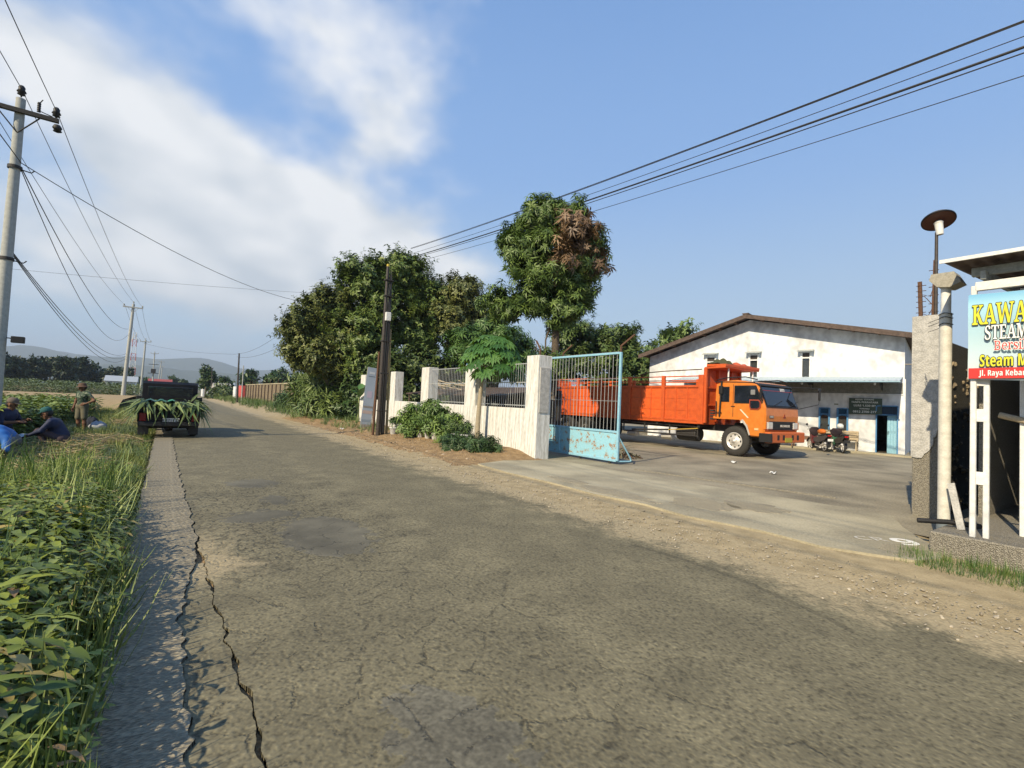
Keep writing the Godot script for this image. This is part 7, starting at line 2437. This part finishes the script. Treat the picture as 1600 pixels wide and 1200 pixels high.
func build_people() -> void:
	var sk := Color(0.16, 0.075, 0.042)
	var cam := Color(0.025, 0.055, 0.03)
	var kh := Color(0.13, 0.12, 0.075)
	# standing man, one hand on the hip
	var f := Vector3(-0.55, 0, 0.45)
	var g := field_y(-2.2, -21.0) - 0.06
	var hd := Vector3(0.0, 1.44, 0.035)
	var t := person("person in camouflage shirt, khaki shorts and brown hat standing with hand on hip", Vector3(-2.2, g, -21.0), f, [
		[Vector3(-0.08, 0.86, 0), Vector3(0.08, 0.86, 0), 0.125, 0.125, kh], [Vector3(0, 0.92, 0), Vector3(0, 1.10, 0.0), 0.13, 0.14, cam, 1], [Vector3(-0.07, 1.18, 0), Vector3(0.07, 1.18, 0), 0.125, 0.125, cam, 1], [Vector3(-0.15, 1.27, 0), Vector3(0.15, 1.27, 0), 0.075, 0.075, cam, 1], [Vector3(0, 1.28, 0), Vector3(0, 1.38, 0.015), 0.058, 0.052, sk],
		[Vector3(-0.10, 0.84, 0), Vector3(-0.11, 0.48, 0.03), 0.105, 0.085, kh], [Vector3(0.10, 0.84, 0), Vector3(0.12, 0.48, 0.0), 0.105, 0.085, kh],
		[Vector3(-0.11, 0.48, 0.03), Vector3(-0.11, 0.30, 0.01), 0.052, 0.056, sk], [Vector3(-0.11, 0.30, 0.01), Vector3(-0.11, 0.07, 0), 0.054, 0.036, sk], [Vector3(0.12, 0.48, 0), Vector3(0.12, 0.30, -0.02), 0.052, 0.056, sk], [Vector3(0.12, 0.30, -0.02), Vector3(0.12, 0.07, -0.03), 0.054, 0.036, sk],
		[Vector3(-0.11, 0.045, -0.03), Vector3(-0.12, 0.03, 0.15), 0.042, 0.032, Color(0.03, 0.025, 0.02)], [Vector3(0.12, 0.045, -0.06), Vector3(0.14, 0.03, 0.12), 0.042, 0.032, Color(0.03, 0.025, 0.02)],
		[Vector3(-0.20, 1.27, 0), Vector3(-0.245, 1.12, 0.0), 0.062, 0.056, cam, 1], [Vector3(-0.245, 1.12, 0), Vector3(-0.26, 1.02, 0.02), 0.048, 0.042, sk], [Vector3(-0.26, 1.02, 0.02), Vector3(-0.25, 0.80, 0.09), 0.042, 0.029, sk],
		[Vector3(0.20, 1.27, 0), Vector3(0.31, 1.13, -0.05), 0.062, 0.054, cam, 1], [Vector3(0.31, 1.13, -0.05), Vector3(0.40, 1.04, -0.07), 0.047, 0.042, sk], [Vector3(0.40, 1.04, -0.07), Vector3(0.22, 0.93, 0.06), 0.041, 0.029, sk]],
		head_bones(hd, Vector3(-0.25, -0.25, 1), Vector3.UP, sk),
		[hand_bones(Vector3(-0.25, 0.80, 0.09), Vector3(0.05, -1, 0.2), Vector3(1, 0, 0.1), 1.0, sk, 0.7), hand_bones(Vector3(0.22, 0.93, 0.06), Vector3(-0.6, -0.25, 0.5), Vector3(-0.6, 0, -0.7), -1.0, sk, 0.5)])
	cap(t, hd + Vector3(0, 0.03, 0), Vector3(-0.25, -0.15, 1), Vector3.UP, true, Color(0.09, 0.05, 0.032))
	# squatting in a navy jacket and a teal cap
	var nv := Color(0.010, 0.016, 0.055)
	f = Vector3(-1.0, 0, -0.1)
	hd = Vector3(0.02, 0.83, 0.20)
	g = field_y(-2.05, -15.6) - 0.06
	t = person("person in navy jacket and teal cap squatting on the verge", Vector3(-2.05, g, -15.6), f, [
		[Vector3(-0.09, 0.24, -0.1), Vector3(0.09, 0.24, -0.1), 0.14, 0.14, Color(0.05, 0.03, 0.035)], [Vector3(0, 0.34, -0.08), Vector3(0, 0.52, 0.02), 0.16, 0.16, nv], [Vector3(-0.1, 0.60, 0.06), Vector3(0.1, 0.60, 0.06), 0.14, 0.14, nv], [Vector3(-0.15, 0.66, 0.08), Vector3(0.15, 0.66, 0.08), 0.08, 0.08, nv], [Vector3(0, 0.68, 0.1), Vector3(0, 0.78, 0.17), 0.056, 0.052, sk],
		[Vector3(-0.11, 0.25, -0.08), Vector3(-0.17, 0.44, 0.28), 0.10, 0.075, Color(0.05, 0.03, 0.035)], [Vector3(0.11, 0.25, -0.08), Vector3(0.17, 0.44, 0.28), 0.10, 0.075, Color(0.05, 0.03, 0.035)], [Vector3(-0.17, 0.44, 0.28), Vector3(-0.16, 0.08, 0.12), 0.068, 0.045, Color(0.05, 0.03, 0.035)], [Vector3(0.17, 0.44, 0.28), Vector3(0.16, 0.08, 0.12), 0.068, 0.045, Color(0.05, 0.03, 0.035)],
		[Vector3(-0.16, 0.045, 0.08), Vector3(-0.17, 0.035, 0.28), 0.045, 0.035, Color(0.02, 0.02, 0.02)], [Vector3(0.16, 0.045, 0.08), Vector3(0.17, 0.035, 0.28), 0.045, 0.035, Color(0.02, 0.02, 0.02)],
		[Vector3(-0.2, 0.66, 0.08), Vector3(-0.27, 0.45, 0.22), 0.07, 0.058, nv], [Vector3(-0.27, 0.45, 0.22), Vector3(-0.14, 0.36, 0.44), 0.055, 0.035, nv], [Vector3(0.2, 0.66, 0.08), Vector3(0.27, 0.45, 0.22), 0.07, 0.058, nv], [Vector3(0.27, 0.45, 0.22), Vector3(0.12, 0.34, 0.46), 0.055, 0.035, nv]],
		head_bones(hd, Vector3(0, -0.45, 1), Vector3.UP, sk),
		[hand_bones(Vector3(-0.14, 0.36, 0.44), Vector3(0.3, -0.3, 1), Vector3(0.6, -0.6, 0), 1.0, sk, 0.8), hand_bones(Vector3(0.12, 0.34, 0.46), Vector3(-0.3, -0.3, 1), Vector3(-0.6, -0.6, 0), -1.0, sk, 0.8)])
	cap(t, hd + Vector3(0, 0.035, 0), Vector3(0, -0.35, 1), Vector3(0, 1, 0.3), false, Color(0.015, 0.09, 0.085))
	# kneeling behind, navy shirt and brown cap
	f = Vector3(0.75, 0, 0.3)
	hd = Vector3(0, 1.00, 0.10)
	g = field_y(-2.95, -15.9) - 0.06
	t = person("person in navy shirt and brown cap kneeling at the field edge", Vector3(-2.98, g, -15.9), f, [
		[Vector3(-0.09, 0.42, -0.05), Vector3(0.09, 0.42, -0.05), 0.135, 0.135, Color(0.03, 0.03, 0.035)], [Vector3(0, 0.5, -0.04), Vector3(0, 0.68, 0), 0.145, 0.15, nv], [Vector3(-0.09, 0.75, 0.02), Vector3(0.09, 0.75, 0.02), 0.135, 0.135, nv], [Vector3(-0.16, 0.83, 0.02), Vector3(0.16, 0.83, 0.02), 0.08, 0.08, nv], [Vector3(0, 0.85, 0.04), Vector3(0, 0.95, 0.08), 0.058, 0.053, sk],
		[Vector3(-0.1, 0.42, -0.03), Vector3(-0.13, 0.09, 0.18), 0.105, 0.08, Color(0.03, 0.03, 0.035)], [Vector3(0.1, 0.42, -0.03), Vector3(0.13, 0.09, 0.18), 0.105, 0.08, Color(0.03, 0.03, 0.035)], [Vector3(-0.13, 0.09, 0.18), Vector3(-0.13, 0.07, -0.22), 0.075, 0.05, Color(0.03, 0.03, 0.035)], [Vector3(0.13, 0.09, 0.18), Vector3(0.13, 0.07, -0.22), 0.075, 0.05, Color(0.03, 0.03, 0.035)],
		[Vector3(-0.22, 0.83, 0.02), Vector3(-0.29, 0.60, 0.10), 0.07, 0.056, nv], [Vector3(-0.29, 0.60, 0.10), Vector3(-0.16, 0.62, 0.34), 0.048, 0.031, sk], [Vector3(0.22, 0.83, 0.02), Vector3(0.29, 0.60, 0.10), 0.07, 0.056, nv], [Vector3(0.29, 0.60, 0.10), Vector3(0.14, 0.66, 0.34), 0.048, 0.031, sk]],
		head_bones(hd, Vector3(0.1, -0.35, 1), Vector3.UP, sk),
		[hand_bones(Vector3(-0.16, 0.62, 0.34), Vector3(0.4, 0.1, 1), Vector3(0.6, -0.6, 0), 1.0, sk, 0.9), hand_bones(Vector3(0.14, 0.66, 0.34), Vector3(-0.4, 0.1, 1), Vector3(-0.6, -0.6, 0), -1.0, sk, 0.9)])
	cap(t, hd + Vector3(0, 0.035, 0), Vector3(0.1, -0.25, 1), Vector3(0, 1, 0.25), false, Color(0.13, 0.10, 0.075))
	# bent over in blue
	var bl := Color(0.02, 0.13, 0.42)
	f = Vector3(-0.3, 0, 1.0)
	hd = Vector3(0, 0.36, 0.50)
	g = field_y(-2.5, -13.2) - 0.06
	t = person("person in bright blue shirt and teal cap crouching bent over the crops", Vector3(-2.5, g, -13.2), f, [
		[Vector3(-0.09, 0.42, -0.12), Vector3(0.09, 0.42, -0.12), 0.14, 0.14, Color(0.10, 0.11, 0.13)], [Vector3(0, 0.50, -0.08), Vector3(0, 0.57, 0.14), 0.165, 0.17, bl], [Vector3(-0.1, 0.52, 0.24), Vector3(0.1, 0.52, 0.24), 0.14, 0.14, bl], [Vector3(-0.16, 0.49, 0.30), Vector3(0.16, 0.49, 0.30), 0.085, 0.085, bl], [Vector3(0, 0.46, 0.36), Vector3(0, 0.40, 0.45), 0.058, 0.053, sk],
		[Vector3(-0.1, 0.42, -0.1), Vector3(-0.17, 0.40, 0.22), 0.105, 0.08, Color(0.10, 0.11, 0.13)], [Vector3(0.1, 0.42, -0.1), Vector3(0.17, 0.40, 0.22), 0.105, 0.08, Color(0.10, 0.11, 0.13)], [Vector3(-0.17, 0.40, 0.22), Vector3(-0.15, 0.08, 0.0), 0.07, 0.048, Color(0.10, 0.11, 0.13)], [Vector3(0.17, 0.40, 0.22), Vector3(0.15, 0.08, 0.0), 0.07, 0.048, Color(0.10, 0.11, 0.13)], [Vector3(-0.15, 0.045, -0.04), Vector3(-0.16, 0.035, 0.16), 0.045, 0.035, Color(0.02, 0.02, 0.02)], [Vector3(0.15, 0.045, -0.04), Vector3(0.16, 0.035, 0.16), 0.045, 0.035, Color(0.02, 0.02, 0.02)],
		[Vector3(-0.22, 0.49, 0.30), Vector3(-0.28, 0.30, 0.42), 0.07, 0.055, bl], [Vector3(-0.28, 0.30, 0.42), Vector3(-0.16, 0.14, 0.56), 0.045, 0.03, sk], [Vector3(0.22, 0.49, 0.30), Vector3(0.28, 0.30, 0.42), 0.07, 0.055, bl], [Vector3(0.28, 0.30, 0.42), Vector3(0.14, 0.14, 0.58), 0.045, 0.03, sk]],
		head_bones(hd, Vector3(0, -1, 0.5), Vector3(0, 0.5, 1), sk),
		[hand_bones(Vector3(-0.16, 0.14, 0.56), Vector3(0.4, -0.8, 0.6), Vector3(0.5, -0.2, -0.6), 1.0, sk, 0.7), hand_bones(Vector3(0.14, 0.14, 0.58), Vector3(-0.4, -0.8, 0.6), Vector3(-0.5, -0.2, -0.6), -1.0, sk, 0.7)])
	cap(t, hd + Vector3(0, 0.01, 0.03), Vector3(0, -1, 0.45), Vector3(0, 0.5, 1), false, Color(0.02, 0.13, 0.12))
	# bundles by the standing man and the squatter's cloth
	for q in [[Vector3(-1.78, 0, -21.1), Vector3(0.24, 0.36, 0.22), Color(0.42, 0.44, 0.48), "pale grey filled sack standing beside the camouflage shirted person"], [Vector3(-1.98, 0, -21.45), Vector3(0.2, 0.5, 0.2), Color(0.02, 0.025, 0.04), "dark bundle behind the pale grey sack"], [Vector3(-2.62, 0, -20.6), Vector3(0.2, 0.17, 0.18), Color(0.25, 0.03, 0.04), "red cloth bundle on the grass by the camouflage shirted person"], [Vector3(-2.48, 0, -20.4), Vector3(0.14, 0.12, 0.14), Color(0.05, 0.05, 0.16), "small violet bundle beside the red cloth"]]:
		var b := MB.new()
		var sz: Vector3 = q[1]
		b.sheet(20, 14, func(u: float, v: float) -> Vector3:
			var a := TAU * u
			var w := pow(sin(PI * clampf(v, 0.02, 1.0)), 0.6) * (1.0 + 0.08 * sin(5 * a + v * 9))
			return Vector3(sz.x * w * cos(a), sz.y * (1.0 - v) + 0.02 * sin(a * 3), sz.z * w * sin(a)))
		var p: Vector3 = q[0]
		p.y = field_y(p.x, p.z) - 0.07
		tag(put(b, "sack", surf(q[2] * 0.7, q[2] * 1.2, 0.85, 0.5, 135, 0.06, 0.02, 0.5) if sz.x > 0.22 else plain(q[2], 0.85), null, Transform3D(Basis(), p)), q[3], "sack")
	var cb := MB.new()
	cb.sheet(12, 8, func(u: float, v: float) -> Vector3: return Vector3(0.34 * (u - 0.5), 0.02 * sin(u * 12 + v * 5) - 0.06 * absf(v - 0.5), 0.26 * (v - 0.5)))
	tag(put(cb, "cloth", plain(Color(0.42, 0.50, 0.56), 0.8), null, Transform3D(Basis(Vector3(0, 0, 1), 0.1), Vector3(-2.62, field_y(-2.05, -15.6) + 0.30, -15.62))), "pale blue cloth spread on the squatting person's lap", "cloth")

func build_verge() -> void:
	rng.seed = 200
	# weeds close to the road, thick and waist-low near the camera
	var xs := []
	var cols := []
	for k in 8200:
		var z := 1.6 - 12.5 * pow(rnd(0, 1), 1.35)
		var x := -0.27 - (1.1 * rnd(0, 1) if k % 5 < 3 else 0.6 + 4.6 * pow(rnd(0, 1), 1.2))
		var y := field_y(x, z) - 0.07
		var edge := smoothstep(-0.22, -0.6, x)
		var s := rnd(0.7, 1.35) * lerpf(0.75, 1.35, edge) * lerpf(1.0, 0.55, smoothstep(-4.8, -9.5, z))
		var lean := Vector3(rnd(-0.4, 0.4) + 0.2 * (1.0 - edge), 1, rnd(-0.4, 0.4)).normalized()
		var a := lean.cross(dirv()).normalized()
		xs.append(Transform3D(Basis(a, lean, a.cross(lean)).scaled(Vector3(s * 1.12, s, s * 1.12)), Vector3(x, y, z)))
		cols.append(Color(0.055, 0.095, 0.013).lerp(Color(0.24, 0.29, 0.045), rnd(0, 1)) if k % 16 else Color(0.36, 0.30, 0.08).lerp(Color(0.22, 0.13, 0.06), rnd(0, 1)))
	tag(scatter("verge_weeds", sprig("weed"), M.leaf, xs, cols), "thick green broad leaved weeds along the concrete road edge", "weeds", "", "stuff")
	xs = []
	cols = []
	for k in 5200:
		var z := -2.0 - 40.0 * pow(rnd(0, 1), 1.4)
		var x := -0.28 - 4.2 * pow(rnd(0, 1), 1.2)
		if z < -16.0 and x < -3.2: continue
		var s := rnd(0.5, 1.1) * (1.0 if z > -9.0 else 0.8)
		xs.append(Transform3D(Basis(Vector3.UP, rnd(0, TAU)).scaled(Vector3(s * 1.3, s, s * 1.3)), Vector3(x, field_y(x, z) - 0.06, z)))
		cols.append(Color(0.10, 0.15, 0.025).lerp(Color(0.32, 0.34, 0.09), rnd(0, 1)))
	for k in 1900:
		var z := 1.4 - 6.5 * rnd(0, 1)
		var x := -0.24 - 2.6 * pow(rnd(0, 1), 1.3)
		var s := rnd(0.7, 1.7)
		xs.append(Transform3D(Basis(Vector3(rnd(-1, 1), 0, rnd(-1, 1)).normalized(), rnd(0, 0.5)) * Basis(Vector3.UP, rnd(0, TAU)).scaled(Vector3(s * 1.2, s, s * 1.2)), Vector3(x, field_y(x, z) - 0.06, z)))
		cols.append((Color(0.10, 0.16, 0.03) if k % 6 else Color(0.30, 0.24, 0.11)).lerp(Color(0.30, 0.33, 0.10), rnd(0, 1)))
	tag(scatter("verge_grass", sprig("tuft"), M.leaf, xs, cols), "short yellowish green grass on the verge towards the pickup", "grass", "", "stuff")
	xs = []
	cols = []
	for k in 620:
		var z := -1.6 - 8.5 * pow(rnd(0, 1), 0.8)
		var x := -0.4 - 3.2 * pow(rnd(0, 1), 1.1)
		var s := rnd(0.35, 0.95) * (1.0 if k % 4 == 0 else 0.75)
		xs.append(Transform3D(Basis(Vector3(rnd(-1, 1), 0, rnd(-1, 1)).normalized(), rnd(0.1, 0.7)) * Basis(Vector3.UP, rnd(0, TAU)).scaled(Vector3.ONE * s), Vector3(x, field_y(x, z) - 0.03, z)))
		cols.append(Color(0.10, 0.17, 0.03).lerp(Color(0.30, 0.36, 0.10), rnd(0, 1)))
	tag(scatter("tall_grass", sprig("tall"), M.leaf, xs, cols), "long arching grass blades rising above the roadside weeds", "grass", "", "stuff")
	# low creeping weeds further along
	xs = []
	cols = []
	for k in 3600:
		var z := rnd(-24, -8)
		var x := -0.3 - 4.6 * pow(rnd(0, 1), 1.2)
		if nz.get_noise_2d(x * 14, z * 9) < -0.10: continue
		var s := rnd(0.45, 0.85)
		xs.append(Transform3D(Basis(Vector3.UP, rnd(0, TAU)).scaled(Vector3(s * 1.6, s * 0.8, s * 1.6)), Vector3(x, field_y(x, z) - 0.07, z)))
		cols.append(Color(0.04, 0.085, 0.016).lerp(Color(0.18, 0.24, 0.05), rnd(0, 1)))
	tag(scatter("creeping_weeds", sprig("weed"), M.leaf, xs, cols), "low creeping weeds between the field workers and the road", "weeds", "", "stuff")
	# bean crop
	xs = []
	cols = []
	for k in 5600:
		var d := pow(rnd(0, 1), 1.35)
		var z := -13.5 - 23.0 * d
		var x := -3.3 - rnd(0, 1) * (4.0 + 12.0 * d) + 0.035 * (z + 13.5) * -1.0
		if x > -3.0: x = -3.0 - rnd(0, 0.6)
		var row := absf(sin(x * 3.2))
		var s := rnd(0.8, 1.2) * (0.75 + 0.45 * row)
		xs.append(Transform3D(Basis(Vector3.UP, rnd(0, TAU)).scaled(Vector3(s * 1.2, s, s * 1.2)), Vector3(x, field_y(x, z) - 0.08, z)))
		cols.append(Color(0.07, 0.125, 0.022).lerp(Color(0.27, 0.33, 0.075), rnd(0, 1)))
	for k in 2600:
		var z := rnd(-82, -66) if k % 2 else rnd(-130, -97)
		var x := -3.0 - rnd(0, 1) * 60.0
		xs.append(Transform3D(Basis(Vector3.UP, rnd(0, TAU)).scaled(Vector3.ONE * rnd(1.6, 2.6)), Vector3(x, 0.0 if z > -84 else 0.1, z)))
		cols.append(Color(0.08, 0.12, 0.04).lerp(Color(0.20, 0.24, 0.10), rnd(0, 1)))
	tag(scatter("bean_crop", sprig("bean"), M.leaf, xs, cols), "leafy bean crop filling the field behind the workers", "crop", "", "stuff")
	# dry straw on the verge
	var st := MB.new()
	st.rod(Vector3(-0.5, 0, 0), Vector3(0.5, 0.02, 0.03), 0.006, 0.004, 5)
	xs = []
	cols = []
	for k in 700:
		var a := rnd(0, TAU)
		var r := sqrt(rnd(0, 1))
		var c: Vector3 = [Vector3(-1.35, 0, -11.0), Vector3(-1.9, 0, -14.0), Vector3(-1.2, 0, -16.5), Vector3(-0.9, 0, -24.0)][k % 4]
		var x := c.x + 0.8 * r * cos(a)
		var z := c.z + 1.3 * r * sin(a)
		var s := rnd(0.2, 0.75)
		xs.append(Transform3D(Basis(Vector3.UP, rnd(0, TAU)) * Basis(Vector3(0, 0, 1), rnd(-0.35, 0.35)) * Basis.from_scale(Vector3(s, 1.0, 1.0)), Vector3(x, field_y(x, z) + rnd(0.0, 0.16), z)))
		cols.append(Color(0.20, 0.14, 0.06).lerp(Color(0.45, 0.36, 0.2), rnd(0, 1)))
	tag(scatter("dry_straw", st.mesh(), M.v, xs, cols), "dry straw and cut stalks strewn over the verge", "straw", "", "stuff")
	for q in [[Vector3(-1.75, 0.1, -13.9), Vector3(-0.85, 0.32, -15.2)], [Vector3(-1.9, 0.12, -12.8), Vector3(-1.0, 0.14, -13.6)]]:
		var b := MB.new()
		b.rod(q[0], q[1], 0.018, 0.012, 7)
		tag(put(b, "cut_stalk", plain(Color(0.42, 0.33, 0.16), 0.8)), "long pale cut stalk lying on the verge behind the pickup", "stalk", "cut stalks on the verge")
